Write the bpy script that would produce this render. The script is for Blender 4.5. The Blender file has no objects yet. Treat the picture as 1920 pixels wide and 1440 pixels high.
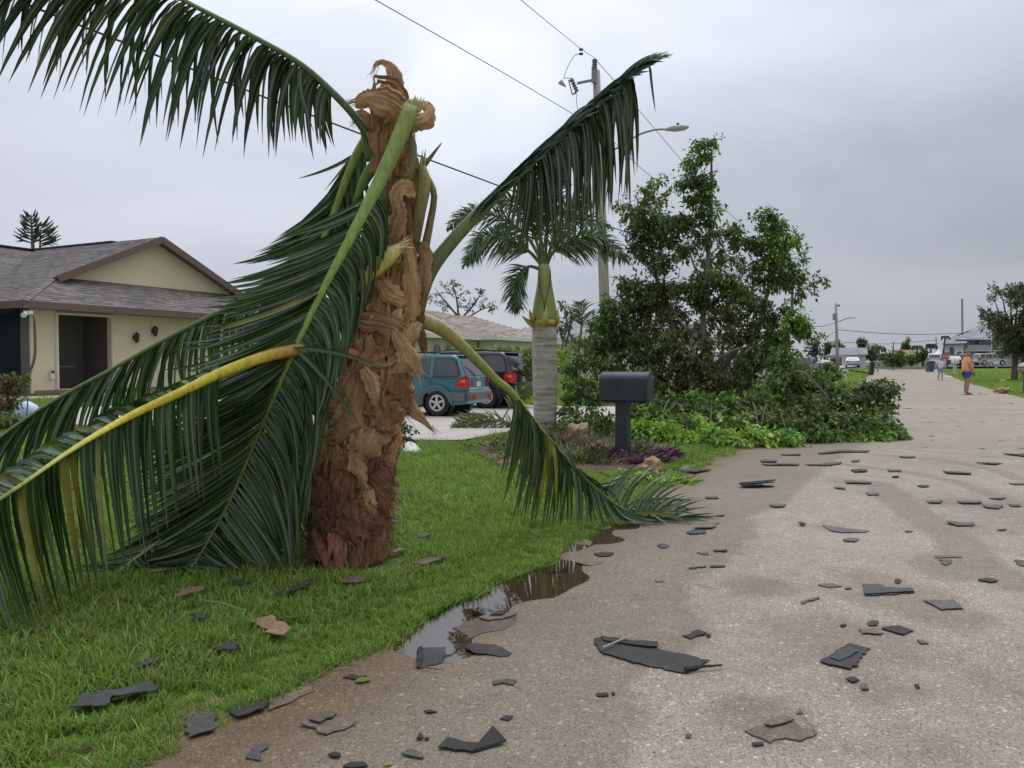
import bpy, bmesh, math, random
import numpy as np
from mathutils import Vector, Matrix

random.seed(7)
rng = np.random.default_rng(7)
scene = bpy.context.scene
COL = scene.collection
R = math.radians

# ------------------------------------------------------------------ camera
FPX, HOR, CAMH = 1480.0, 680.0, 1.28
PITCH = math.atan((720.0 - HOR) / FPX)
cam_data = bpy.data.cameras.new('camera')
cam = bpy.data.objects.new('camera', cam_data)
COL.objects.link(cam)
cam.location = (0, 0, CAMH)
cam.rotation_euler = (R(90) - PITCH, 0, 0)
cam_data.sensor_width = 36.0
cam_data.lens = 36.0 * FPX / 1920.0
cam_data.clip_start = 0.05
cam_data.clip_end = 9000
scene.camera = cam

# ------------------------------------------------------------------ sky and sun
SUN_AZ, SUN_EL = R(38), R(58)          # azimuth from +Y towards +X
world = bpy.data.worlds.new('World')
scene.world = world
world.use_nodes = True
wn, wl = world.node_tree.nodes, world.node_tree.links
wn.clear()
w_out = wn.new('ShaderNodeOutputWorld')
w_bg = wn.new('ShaderNodeBackground')
sky = wn.new('ShaderNodeTexSky')
sky.sky_type = 'NISHITA'
sky.sun_disc = False
sky.sun_elevation = SUN_EL
sky.sun_rotation = SUN_AZ
w_tc = wn.new('ShaderNodeTexCoord')
w_map = wn.new('ShaderNodeMapping')
w_map.inputs['Scale'].default_value = (1.0, 1.0, 2.4)
w_map.inputs['Location'].default_value = (0.35, 0.1, 0.4)
n1 = wn.new('ShaderNodeTexNoise')
n1.inputs['Scale'].default_value = 2.1
n1.inputs['Detail'].default_value = 5
n1.inputs['Roughness'].default_value = 0.5
n1.inputs['Distortion'].default_value = 0.5
ramp = wn.new('ShaderNodeValToRGB')
cr = ramp.color_ramp
cr.elements[0].position = 0.28
cr.elements[0].color = (0.415, 0.44, 0.505, 1)
cr.elements[1].position = 0.68
cr.elements[1].color = (0.605, 0.63, 0.705, 1)
e = cr.elements.new(0.48); e.color = (0.515, 0.54, 0.61, 1)
wl.new(w_tc.outputs['Generated'], w_map.inputs['Vector'])
wl.new(w_map.outputs['Vector'], n1.inputs['Vector'])
wl.new(n1.outputs['Fac'], ramp.inputs['Fac'])
# the bank of cloud is thicker (darker) to the right: a slow gradient over azimuth
w_dot = wn.new('ShaderNodeVectorMath'); w_dot.operation = 'DOT_PRODUCT'
w_dot.inputs[1].default_value = (0.93, 0.36, -0.12)
wl.new(w_tc.outputs['Generated'], w_dot.inputs[0])
w_mr = wn.new('ShaderNodeMapRange')
w_mr.inputs['From Min'].default_value = 0.05
w_mr.inputs['From Max'].default_value = 1.0
w_mr.inputs['To Min'].default_value = 1.0
w_mr.inputs['To Max'].default_value = 0.74
wl.new(w_dot.outputs['Value'], w_mr.inputs['Value'])
w_mul = wn.new('ShaderNodeVectorMath'); w_mul.operation = 'SCALE'
wl.new(ramp.outputs['Color'], w_mul.inputs[0])
wl.new(w_mr.outputs['Result'], w_mul.inputs['Scale'])
# thin place in the cloud where the sky is a little brighter
def sky_spot(prev, d, width, amount):
    dd = wn.new('ShaderNodeVectorMath'); dd.operation = 'DOT_PRODUCT'
    v = Vector(d).normalized()
    dd.inputs[1].default_value = v
    wl.new(w_tc.outputs['Generated'], dd.inputs[0])
    mr = wn.new('ShaderNodeMapRange'); mr.interpolation_type = 'SMOOTHERSTEP'
    mr.inputs['From Min'].default_value = math.cos(width)
    mr.inputs['From Max'].default_value = 1.0
    mr.inputs['To Min'].default_value = 1.0
    mr.inputs['To Max'].default_value = 1.0 + amount
    wl.new(dd.outputs['Value'], mr.inputs['Value'])
    m = wn.new('ShaderNodeVectorMath'); m.operation = 'SCALE'
    wl.new(prev, m.inputs[0]); wl.new(mr.outputs['Result'], m.inputs['Scale'])
    return m.outputs['Vector']
o1 = sky_spot(w_mul.outputs['Vector'], (-0.037, 1, 0.31), R(8), 0.17)
o1 = sky_spot(o1, (-0.037, 1, 0.31), R(36), 0.05)
o1 = sky_spot(o1, (0, 0.25, 1), R(78), 1.25)
# overcast: only a little of the clear sky shows through the cloud
w_s = wn.new('ShaderNodeVectorMath'); w_s.operation = 'SCALE'
w_s.inputs['Scale'].default_value = 0.10
wl.new(sky.outputs['Color'], w_s.inputs[0])
w_mix = wn.new('ShaderNodeMix'); w_mix.data_type = 'RGBA'
w_mix.inputs['Factor'].default_value = 0.93
wl.new(w_s.outputs['Vector'], w_mix.inputs['A'])
wl.new(o1, w_mix.inputs['B'])
wl.new(w_mix.outputs['Result'], w_bg.inputs['Color'])
w_bg.inputs['Strength'].default_value = 1.05
wl.new(w_bg.outputs['Background'], w_out.inputs['Surface'])

sun_d = bpy.data.lights.new('sun', 'SUN')
sun_d.energy = 1.35
sun_d.angle = R(40)
sun_d.color = (1.0, 0.965, 0.92)
sun = bpy.data.objects.new('sun', sun_d)
COL.objects.link(sun)
sd = Vector((math.sin(SUN_AZ) * math.cos(SUN_EL), math.cos(SUN_AZ) * math.cos(SUN_EL), math.sin(SUN_EL)))
sun.rotation_euler = sd.to_track_quat('Z', 'Y').to_euler()

scene.view_settings.view_transform = 'Standard'
scene.view_settings.look = 'None'
scene.view_settings.gamma = 1.0
scene.view_settings.exposure = 0.0
scene.view_settings.use_curve_mapping = False
scene.render.engine = 'CYCLES'
scene.cycles.max_bounces = 6
scene.cycles.diffuse_bounces = 3
scene.cycles.glossy_bounces = 3
scene.cycles.transmission_bounces = 3
scene.cycles.transparent_max_bounces = 6
scene.cycles.use_denoising = True

# ------------------------------------------------------------------ measuring: picture -> place
CT, ST = math.cos(PITCH), math.sin(PITCH)
def ray(px, py):
    a, b = (px - 960) / FPX, -(py - 720) / FPX
    return Vector((a, CT + b * ST, -ST + b * CT))
def P(px, py, Y):
    r = ray(px, py)
    return Vector((0, 0, CAMH)) + r * (Y / r.y)

AX = R(25.93)
DU = Vector((math.sin(AX), math.cos(AX), 0))      # along the road
DV = Vector((math.cos(AX), -math.sin(AX), 0))     # to the right of the road
E0 = Vector((-2.348, 0, 0))
RW = 6.35
def UV(x, y):
    return ((x - E0.x) * DU.x + y * DU.y, (x - E0.x) * DV.x + y * DV.y)
def L(u, v, z=0.0):
    q = E0 + DU * u + DV * v
    return Vector((q.x, q.y, z))
def sm(t):
    t = np.clip(t, 0, 1)
    return t * t * (3 - 2 * t)
def rise(x, y):
    return np.minimum(0.0125 * np.maximum(0, y - 57), 1.1)
def hfun(x, y):
    """height of lawns (numpy or float)"""
    u = (x - E0.x) * DU.x + y * DU.y
    v = (x - E0.x) * DV.x + y * DV.y
    z = -0.006 + 0.041 * sm(np.maximum(-v, v - RW) / 0.9) + rise(x, y) * 1.0
    sw = sm((-v - 2.0) / 5.0) * sm((u - 6) / 5) * (1 - sm((u - 26) / 10))
    z = z - 0.16 * sw
    pad = sm((-v - 13.0) / 6.0) * (1 - sm((u - 27) / 6))
    z = z + 0.36 * pad
    rt = sm((v - RW) / 6.0)
    return z + 0.10 * rt
def hroad(x, y):
    u = (x - E0.x) * DU.x + y * DU.y
    v = (x - E0.x) * DV.x + y * DV.y
    w = np.exp(-((v - 0.10 - 0.06 * np.sin(u * 1.1)) / 0.34) ** 2)
    c = 0.5 * np.sin(u * 0.9 + 0.6) + 0.3 * np.sin(u * 2.3 + 1.0)
    dip = w * (0.031 + 0.007 * c)
    n_ = 0.0022 * (np.sin(u * 5.1 + 3 * np.sin(v * 4)) + np.sin(v * 9.3 + 2.2 * np.sin(u * 3.7)) + 0.7 * np.sin(u * 13 + v * 7) + 0.6 * np.sin(v * 21 - u * 9))
    k = (0.25 * sm((u - 2.9) / 0.7) + 0.75 * sm((u - 3.7) / 0.8)) * (1 - 0.68 * sm((u - 5.0) / 1.0)) * (1 - sm((u - 6.8) / 1.2))
    return rise(x, y) - dip * k + n_ * np.exp(-((v - 0.3) / 0.7) ** 2) * (1 - sm((u - 9) / 4))
def onroad(x, y):
    u, v = UV(x, y)
    return 0 <= v <= RW
def G(px, py, dz=0.0):
    """point where the line of sight through a picture point first meets the ground"""
    r = ray(px, py)
    o = Vector((0, 0, CAMH))
    def gap(t):
        p = o + r * t
        return p.z - HZ(p.x, p.y) - dz
    t0, t1 = 1.0, 1.0
    while t1 < 400 and gap(t1) > 0:
        t0 = t1; t1 = t1 * 1.04 + .02
    for _ in range(30):
        m_ = (t0 + t1) / 2
        if gap(m_) > 0: t0 = m_
        else: t1 = m_
    return o + r * t1
def HZ(x, y):
    return float(hroad(x, y) if onroad(x, y) else hfun(x, y))

# ------------------------------------------------------------------ objects
def tag(o, label=None, cat=None, group=None, kind=None):
    if label: o['label'] = label
    if cat: o['category'] = cat
    if group: o['group'] = group
    if kind: o['kind'] = kind
    return o
def thing(name, loc, label, cat, group=None, rz=0.0):
    o = bpy.data.objects.new(name, None)
    o.empty_display_size = 0.1
    COL.objects.link(o)
    o.location = loc
    o.rotation_euler = (0, 0, rz)
    return tag(o, label, cat, group)
def link(name, me, parent=None, world=True):
    """links a mesh; verts given in world space are kept there when world is True"""
    o = bpy.data.objects.new(name, me)
    COL.objects.link(o)
    if parent is not None:
        o.parent = parent
        if world:
            m = Matrix.Identity(4)
            q = parent
            chain = []
            while q is not None:
                chain.append(q); q = q.parent
            for q in reversed(chain):
                m = m @ q.matrix_parent_inverse @ Matrix.LocRotScale(q.location, q.rotation_euler, q.scale)
            o.matrix_parent_inverse = m.inverted()
    return o
def mesh(verts, faces, mat=None, smooth=False, attrs=None, name='m'):
    me = bpy.data.meshes.new(name)
    if isinstance(verts, np.ndarray) and isinstance(faces, np.ndarray):
        nv, nf, k = len(verts), len(faces), faces.shape[1]
        me.vertices.add(nv)
        me.vertices.foreach_set('co', verts.astype(np.float32).ravel())
        me.loops.add(nf * k)
        me.loops.foreach_set('vertex_index', faces.astype(np.int32).ravel())
        me.polygons.add(nf)
        me.polygons.foreach_set('loop_start', np.arange(0, nf * k, k, dtype=np.int32))
        me.update(calc_edges=True)
    else:
        me.from_pydata([tuple(v) for v in verts], [], [tuple(int(i) for i in f) for f in faces])
    if smooth:
        me.polygons.foreach_set('use_smooth', [True] * len(me.polygons))
    if mat is not None:
        me.materials.append(mat)
    if attrs:
        for k, v in attrs.items():
            v = np.asarray(v, dtype=np.float32)
            if v.ndim == 1:
                a = me.attributes.new(k, 'FLOAT', 'POINT'); a.data.foreach_set('value', v)
            else:
                a = me.attributes.new(k, 'FLOAT_COLOR', 'POINT')
                if v.shape[1] == 3:
                    v = np.concatenate([v, np.ones((len(v), 1), np.float32)], 1)
                a.data.foreach_set('color', v.ravel())
    return me

class MB:
    """collects simple shapes into one mesh"""
    def __init__(s): s.v, s.f, s.a = [], [], []
    def add(s, vs, fs, a=0.0):
        n = len(s.v)
        s.v += [tuple(v) for v in vs]
        s.f += [tuple(i + n for i in f) for f in fs]
        s.a += [a] * len(vs)
        return s
    def box(s, c, size, rz=0.0, M=None, a=0.0, taper=1.0):
        hx, hy, hz = size[0] / 2, size[1] / 2, size[2] / 2
        vs = []
        for z, t in ((-hz, 1.0), (hz, taper)):
            for x, y in ((-hx, -hy), (hx, -hy), (hx, hy), (-hx, hy)):
                vs.append(Vector((x * t, y * t, z)))
        if M is None: M = Matrix.Rotation(rz, 3, 'Z')
        vs = [M @ v + Vector(c) for v in vs]
        s.add(vs, [(3, 2, 1, 0), (4, 5, 6, 7), (0, 1, 5, 4), (1, 2, 6, 5), (2, 3, 7, 6), (3, 0, 4, 7)], a)
        return s
    def bar(s, a, b, w, h=None, up=Vector((0, 0, 1))):
        a, b = Vector(a), Vector(b)
        h = h or w
        d = (b - a).normalized()
        sd = d.cross(up)
        if sd.length < 1e-4: sd = d.cross(Vector((1, 0, 0)))
        sd.normalize(); u2 = sd.cross(d)
        vs = []
        for q in (a, b):
            for x, y in ((-1, -1), (1, -1), (1, 1), (-1, 1)):
                vs.append(q + sd * (x * w / 2) + u2 * (y * h / 2))
        s.add(vs, [(0, 1, 2, 3), (7, 6, 5, 4), (0, 4, 5, 1), (1, 5, 6, 2), (2, 6, 7, 3), (3, 7, 4, 0)])
        return s
    def tube(s, pts, rad, n=8, cap=True, flat=1.0, nrm=None, a=0.0):
        pts = [Vector(p) for p in pts]
        if not hasattr(rad, '__len__'): rad = [rad] * len(pts)
        vs, fs = [], []
        ref = Vector(nrm) if nrm is not None else None
        for i, p in enumerate(pts):
            d = (pts[min(i + 1, len(pts) - 1)] - pts[max(i - 1, 0)])
            d = d.normalized() if d.length > 1e-9 else Vector((0, 0, 1))
            if ref is None:
                ref = Vector((0, 0, 1)) if abs(d.z) < 0.9 else Vector((1, 0, 0))
            x = d.cross(ref)
            if x.length < 1e-6: x = d.cross(Vector((1, 0.3, 0)))
            x.normalize(); y = x.cross(d).normalized()
            if nrm is None: ref = y
            for k in range(n):
                t = 2 * math.pi * k / n
                vs.append(p + x * (math.cos(t) * rad[i]) + y * (math.sin(t) * rad[i] * flat))
        for i in range(len(pts) - 1):
            for k in range(n):
                fs.append((i * n + k, i * n + (k + 1) % n, (i + 1) * n + (k + 1) % n, (i + 1) * n + k))
        if cap:
            fs.append(tuple(range(n - 1, -1, -1)))
            fs.append(tuple((len(pts) - 1) * n + k for k in range(n)))
        s.add(vs, fs, a)
        return s
    def prism(s, poly, d):
        """extrudes a 3D polygon by vector d"""
        n = len(poly); d = Vector(d)
        vs = [Vector(p) for p in poly] + [Vector(p) + d for p in poly]
        fs = [tuple(range(n - 1, -1, -1)), tuple(range(n, 2 * n))]
        fs += [(i, (i + 1) % n, n + (i + 1) % n, n + i) for i in range(n)]
        s.add(vs, fs)
        return s
    def lathe(s, c, prof, n=16, axis=Vector((0, 0, 1))):
        q = Vector((0, 0, 1)).rotation_difference(axis)
        vs, fs = [], []
        for (r, z) in prof:
            for k in range(n):
                t = 2 * math.pi * k / n
                vs.append(Vector(c) + q @ Vector((r * math.cos(t), r * math.sin(t), z)))
        for i in range(len(prof) - 1):
            for k in range(n):
                fs.append((i * n + k, i * n + (k + 1) % n, (i + 1) * n + (k + 1) % n, (i + 1) * n + k))
        s.add(vs, fs)
        return s
    def build(s, name, mat, parent=None, smooth=False, world=True, bevel=0.0):
        me = mesh(s.v, s.f, mat, smooth, {'tone': s.a})
        o = link(name, me, parent, world)
        bm = bmesh.new(); bm.from_mesh(me)
        bmesh.ops.recalc_face_normals(bm, faces=bm.faces)
        bm.to_mesh(me); bm.free()
        if bevel > 0:
            b = o.modifiers.new('bevel', 'BEVEL'); b.width = bevel; b.segments = 2; b.limit_method = 'ANGLE'; b.angle_limit = R(40)
        if smooth and bevel > 0:
            pass
        return o

def catmull(pts, n):
    """smooth curve through points (any dimension); returns n samples"""
    P_ = np.array([list(p) for p in pts], float)
    m = len(P_)
    Q = np.vstack([2 * P_[0] - P_[1], P_, 2 * P_[-1] - P_[-2]])
    out = []
    for i in range(n):
        t = i / (n - 1) * (m - 1)
        k = min(int(t), m - 2); f = t - k
        a, b, c, d = Q[k], Q[k + 1], Q[k + 2], Q[k + 3]
        out.append(0.5 * ((2 * b) + (-a + c) * f + (2 * a - 5 * b + 4 * c - d) * f * f + (-a + 3 * b - 3 * c + d) * f ** 3))
    return np.array(out)

# ------------------------------------------------------------------ materials
MATS = {}
def new_mat(name):
    m = bpy.data.materials.new(name); m.use_nodes = True
    nt = m.node_tree; nt.nodes.clear()
    out = nt.nodes.new('ShaderNodeOutputMaterial')
    b = nt.nodes.new('ShaderNodeBsdfPrincipled')
    nt.links.new(b.outputs[0], out.inputs[0])
    MATS[name] = m
    return m, nt, b, out
def N(nt, t, **kw):
    n = nt.nodes.new(t)
    for k, v in kw.items():
        if k in n.inputs: n.inputs[k].default_value = v
        else: setattr(n, k, v)
    return n
def mix(nt, fac, a, b, mode='MIX'):
    m = nt.nodes.new('ShaderNodeMix'); m.data_type = 'RGBA'; m.blend_type = mode
    for i, x in ((0, fac), (6, a), (7, b)):
        if hasattr(x, 'links'): nt.links.new(x, m.inputs[i])
        elif i == 0: m.inputs[0].default_value = x
        else: m.inputs[i].default_value = (x[0], x[1], x[2], 1)
    return m.outputs[2]
def rampn(nt, fac, stops):
    r = nt.nodes.new('ShaderNodeValToRGB')
    nt.links.new(fac, r.inputs[0])
    el = r.color_ramp.elements
    while len(el) > 1: el.remove(el[-1])
    el[0].position = stops[0][0]
    def c(x): return (x[0], x[1], x[2], 1) if hasattr(x, '__len__') else (x, x, x, 1)
    el[0].color = c(stops[0][1])
    for p, x in stops[1:]:
        e = el.new(p); e.color = c(x)
    return r.outputs[0]
def noise(nt, scale, detail=4, rough=0.55, vec=None, dist=0.0):
    n = N(nt, 'ShaderNodeTexNoise', Scale=scale, Detail=detail, Roughness=rough, Distortion=dist)
    if vec is not None: nt.links.new(vec, n.inputs['Vector'])
    return n.outputs['Fac']
def coords(nt, scale=(1, 1, 1), rot=(0, 0, 0), kind='Object'):
    t = nt.nodes.new('ShaderNodeTexCoord'); m = nt.nodes.new('ShaderNodeMapping')
    m.inputs['Scale'].default_value = scale; m.inputs['Rotation'].default_value = rot
    if kind == 'World':
        g = nt.nodes.new('ShaderNodeNewGeometry'); nt.links.new(g.outputs['Position'], m.inputs['Vector'])
    else:
        nt.links.new(t.outputs[kind], m.inputs['Vector'])
    return m.outputs[0]
def bump(nt, b, h, strength=0.3, dist=0.01):
    n = N(nt, 'ShaderNodeBump', Strength=strength, Distance=dist)
    nt.links.new(h, n.inputs['Height']); nt.links.new(n.outputs[0], b.inputs['Normal'])
    return n
def simple(name, c1, c2=None, scale=8, rough=0.6, bmp=0.0, bd=0.01, stretch=(1, 1, 1), metal=0.0, spec=0.5, lo=0.35, hi=0.65, coat=0.0, tonevar=0.0, detail=5):
    m, nt, b, out = new_mat(name)
    c2 = c2 or tuple(x * 0.75 for x in c1)
    v = coords(nt, stretch)
    f = noise(nt, scale, detail, 0.6, v)
    col = rampn(nt, f, [(lo, c1), (hi, c2)])
    if tonevar:
        oi = nt.nodes.new('ShaderNodeObjectInfo')
        mr = N(nt, 'ShaderNodeMapRange'); mr.inputs['To Min'].default_value = 1 - tonevar; mr.inputs['To Max'].default_value = 1 + tonevar
        nt.links.new(oi.outputs['Random'], mr.inputs[0])
        sc = N(nt, 'ShaderNodeVectorMath', operation='SCALE')
        nt.links.new(col, sc.inputs[0]); nt.links.new(mr.outputs[0], sc.inputs['Scale']); col = sc.outputs[0]
    nt.links.new(col, b.inputs['Base Color'])
    b.inputs['Roughness'].default_value = rough
    b.inputs['Metallic'].default_value = metal
    b.inputs['Specular IOR Level'].default_value = spec
    b.inputs['Coat Weight'].default_value = coat
    if bmp: bump(nt, b, f, bmp, bd)
    return m
def leafmat(name, rough=0.45, trans=0.25, spec=0.5, mid=False):
    """colour from the per-leaf attribute lc; optional pale midrib from attribute mid"""
    m, nt, b, out = new_mat(name)
    a = N(nt, 'ShaderNodeAttribute', attribute_name='lc')
    f = noise(nt, 9, 3, 0.6, coords(nt))
    col = mix(nt, 1.0, a.outputs['Color'], rampn(nt, f, [(0.3, 0.72), (0.7, 1.25)]), 'MULTIPLY')
    if mid:
        q = N(nt, 'ShaderNodeAttribute', attribute_name='mid')
        k = rampn(nt, q.outputs['Fac'], [(0.74, 0.0), (0.96, 0.9)])
        col = mix(nt, k, col, (0.22, 0.27, 0.10))
    nt.links.new(col, b.inputs['Base Color'])
    b.inputs['Roughness'].default_value = rough
    b.inputs['Specular IOR Level'].default_value = spec
    if trans:
        t = N(nt, 'ShaderNodeBsdfTranslucent')
        c2 = mix(nt, 1.0, col, (1.3, 1.6, 0.6), 'MULTIPLY')
        nt.links.new(c2, t.inputs['Color'])
        ms = N(nt, 'ShaderNodeMixShader'); ms.inputs[0].default_value = trans
        nt.links.new(b.outputs[0], ms.inputs[1]); nt.links.new(t.outputs[0], ms.inputs[2])
        nt.links.new(ms.outputs[0], out.inputs[0])
    return m
# ================================================================== ground materials
def road_material():
    m, nt, b, out = new_mat('chip_seal')
    v = coords(nt, kind='World')
    # exposed shell and stone chips
    vo = N(nt, 'ShaderNodeTexVoronoi', Scale=150.0); nt.links.new(v, vo.inputs['Vector'])
    vb = N(nt, 'ShaderNodeTexVoronoi', Scale=70.0); nt.links.new(v, vb.inputs['Vector'])
    sepc = N(nt, 'ShaderNodeSeparateColor'); nt.links.new(vo.outputs['Color'], sepc.inputs[0])
    chips = rampn(nt, sepc.outputs[0], [(0.0, (0.17, 0.145, 0.12)), (0.25, (0.255, 0.222, 0.190)), (0.6, (0.295, 0.262, 0.228)), (0.93, (0.335, 0.30, 0.265)), (0.995, (0.50, 0.47, 0.43))])
    sepb = N(nt, 'ShaderNodeSeparateColor'); nt.links.new(vb.outputs['Color'], sepb.inputs[0])
    big = rampn(nt, sepb.outputs[1], [(0.982, 0.0), (0.986, 1.0)])
    chips = mix(nt, mix(nt, 1.0, big, (0.55, 0.55, 0.55), 'MULTIPLY'), chips, (0.62, 0.60, 0.56))
    large = noise(nt, 0.55, 5, 0.6, v)
    chips = mix(nt, 1.0, chips, rampn(nt, large, [(0.3, 0.86), (0.7, 1.12)]), 'MULTIPLY')
    med = noise(nt, 6.0, 5, 0.7, v)
    chips = mix(nt, 1.0, chips, rampn(nt, med, [(0.3, 0.88), (0.7, 1.10)]), 'MULTIPLY')
    # damp areas (attribute wet, broken up by noise)
    a = N(nt, 'ShaderNodeAttribute', attribute_name='wet')
    n2 = noise(nt, 3.2, 8, 0.72, v)
    mm = N(nt, 'ShaderNodeMath', operation='MULTIPLY_ADD'); mm.inputs[1].default_value = 0.9; mm.inputs[2].default_value = -0.45
    nt.links.new(n2, mm.inputs[0])
    ad = N(nt, 'ShaderNodeMath', operation='ADD'); nt.links.new(a.outputs['Fac'], ad.inputs[0]); nt.links.new(mm.outputs[0], ad.inputs[1])
    wet = rampn(nt, ad.outputs[0], [(0.38, 0.0), (0.66, 1.0)])
    dry = mix(nt, 1.0, chips, (1.09, 1.07, 1.0), 'MULTIPLY')
    damp = mix(nt, 1.0, chips, (0.73, 0.685, 0.595), 'MULTIPLY')
    col = mix(nt, wet, dry, damp)
    # brown silt at the edge of the puddle
    s = N(nt, 'ShaderNodeAttribute', attribute_name='silt')
    col = mix(nt, s.outputs['Fac'], col, mix(nt, 1.0, col, (0.72, 0.60, 0.45), 'MULTIPLY'))
    nt.links.new(col, b.inputs['Base Color'])
    rr = rampn(nt, wet, [(0.0, 0.9), (1.0, 0.62)])
    nt.links.new(rr, b.inputs['Roughness'])
    b.inputs['Specular IOR Level'].default_value = 0.35
    hsum = mix(nt, 0.4, vo.outputs['Distance'], med)
    bump(nt, b, hsum, 0.55, 0.006)
    return m
def soil_material(name, c1, c2, scale=3, bscale=60, bs=0.6):
    m, nt, b, out = new_mat(name)
    v = coords(nt, kind='World')
    f = noise(nt, scale, 6, 0.65, v); g = noise(nt, bscale, 4, 0.6, v)
    col = rampn(nt, f, [(0.3, c1), (0.7, c2)])
    col = mix(nt, 1.0, col, rampn(nt, g, [(0.3, 0.6), (0.7, 1.35)]), 'MULTIPLY')
    nt.links.new(col, b.inputs['Base Color'])
    b.inputs['Roughness'].default_value = 0.95
    b.inputs['Specular IOR Level'].default_value = 0.15
    bump(nt, b, g, bs, 0.03)
    return m
M_ROAD = road_material()
M_TURF = soil_material('turf', (0.095, 0.18, 0.028), (0.13, 0.22, 0.04), 1.2, 90)
M_FARTURF = soil_material('far_turf', (0.050, 0.100, 0.025), (0.085, 0.13, 0.035), 0.6, 12)
M_GROUND = soil_material('far_ground', (0.05, 0.08, 0.03), (0.09, 0.11, 0.05), 0.05, 2)
M_MULCH = soil_material('mulch', (0.085, 0.06, 0.04), (0.15, 0.11, 0.075), 4, 50)
M_CONC = soil_material('driveway_concrete', (0.42, 0.38, 0.34), (0.55, 0.505, 0.455), 1.5, 70, 0.15)
M_STREET = soil_material('far_asphalt', (0.30, 0.27, 0.24), (0.40, 0.37, 0.335), 0.8, 40, 0.2)

def grid_uv(us, vs, hf, edge=None):
    us, vs = np.asarray(us), np.asarray(vs)
    U, V = np.meshgrid(us, vs, indexing='ij')
    if edge is not None: V = edge(U, V)
    X = E0.x + DU.x * U + DV.x * V; Y = DU.y * U + DV.y * V
    Z = hf(X, Y)
    n, k = U.shape
    vv = np.stack([X, Y, Z], -1).reshape(-1, 3)
    i = np.arange(n * k).reshape(n, k)
    ff = np.stack([i[:-1, :-1], i[1:, :-1], i[1:, 1:], i[:-1, 1:]], -1).reshape(-1, 4)
    ff = ff[:, ::-1]
    return vv, ff, U.ravel(), V.ravel()
def ss(a, b, x): return sm((x - a) / (b - a))

def seg_dist(x, y, pts):
    d = np.full(np.shape(x), 1e9)
    for (ax, ay), (bx, by) in zip(pts[:-1], pts[1:]):
        ex, ey = bx - ax, by - ay
        t = np.clip(((x - ax) * ex + (y - ay) * ey) / (ex * ex + ey * ey + 1e-9), 0, 1)
        d = np.minimum(d, np.hypot(x - ax - t * ex, y - ay - t * ey))
    return d
def gp(px, py):
    q = G(px, py); return (q.x, q.y)

def edge_wobble(u):
    return 0.035 * np.sin(u * 3.7) + 0.03 * np.sin(u * 7.9 + 1) + 0.05 * np.sin(u * 0.9 + 2)

# --- road: one sheet, finely divided near the camera; 'wet' marks the damp areas seen in the photo
us = np.concatenate([np.arange(-7, 1.2, 0.4), np.arange(1.2, 17, 0.06), np.arange(17, 32, 0.3), np.arange(32, 101.6, 1.5)])
vs = np.concatenate([np.arange(-0.3, 1.6, 0.05), np.arange(1.6, RW, 0.12), [RW, RW + 0.3]])
vv, ff, U_, V_ = grid_uv(us, vs, hroad)
X, Y = vv[:, 0], vv[:, 1]
# boundary of the broad damp band on the left, traced on the ground
edge_pts = [gp(1190, 1439), gp(1215, 1330), gp(1190, 1275), gp(1340, 1200), gp(1290, 1110), gp(1385, 1040), gp(1430, 985), gp(1405, 970), gp(1480, 940), gp(1545, 880), gp(1600, 845), gp(1650, 822)]
ex = np.array([p[0] for p in edge_pts]); ey = np.array([p[1] for p in edge_pts])
bx = np.interp(Y, ey, ex)
wet = 1 - sm((X - bx + 0.25) / 0.5)
wet = np.where(Y > ey[-1], 0.35, wet)
def blob(cx, cy, rx, ry, k):
    global wet
    c = G(cx, cy); 
    a = G(cx + rx, cy); bq = G(cx, cy - ry)
    dx = max(0.05, (a - c).length); dy = max(0.05, (bq - c).length)
    d = ((X - c.x) / dx) ** 2 + ((Y - c.y) / dy) ** 2
    wet = np.maximum(wet, k * np.exp(-d * 0.9))
for a in [(1690, 1120, 130, 40, 0.85), (1420, 1100, 100, 24, 0.8), (1620, 1080, 90, 22, 0.7), (1770, 1060, 75, 22, 0.95), (1780, 1075, 90, 20, 0.7), (1580, 1200, 230, 60, 0.72), (1780, 1150, 90, 40, 0.75),
          (1560, 990, 60, 12, 0.7), (1800, 985, 70, 9, 0.75), (1790, 942, 110, 12, 0.75), (1850, 950, 90, 14, 0.6), (1600, 905, 90, 12, 0.6), (1420, 1340, 140, 70, 0.72), (1720, 1400, 150, 60, 0.6),
          (1840, 1270, 90, 60, 0.55), (1460, 1380, 160, 45, 0.65), (1640, 1290, 120, 50, 0.62), (1510, 1170, 100, 25, 0.62), (1640, 925, 60, 10, 0.6), (1880, 1200, 60, 60, 0.45), (1900, 1000, 40, 10, 0.6)]:
    blob(*a)
# curved tyre marks crossing the road
t1 = [gp(1560, 868), gp(1700, 885), gp(1800, 905), gp(1919, 950)]
t2 = [gp(1640, 852), gp(1760, 862), gp(1860, 880), gp(1919, 900)]
t3 = [gp(1640, 905), gp(1720, 965), gp(1790, 1010), gp(1830, 1060), gp(1919, 1100)]
t4 = [gp(1700, 843), gp(1919, 862)]
for t, w, k in ((t1, 0.13, .95), (t2, 0.13, .9), (t3, 0.2, 1.0), (t4, 0.12, .7), ([gp(1560, 862), gp(1800, 850), gp(1919, 846)], .1, .5)):
    wet = np.maximum(wet, k * np.exp(-(seg_dist(X, Y, t) / w) ** 2))
silt = np.exp(-((V_ - 0.05) / 0.42) ** 2) * (1 - ss(5.0, 9.5, U_)) * 1.0
silt = np.maximum(silt, 0.6 * np.exp(-((V_ - 0.0) / 0.25) ** 2))
road = link('road', mesh(vv, ff, M_ROAD, True, {'wet': wet, 'silt': silt}))
tag(road, 'pale chip-sealed residential street with damp patches', kind='structure')

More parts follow.
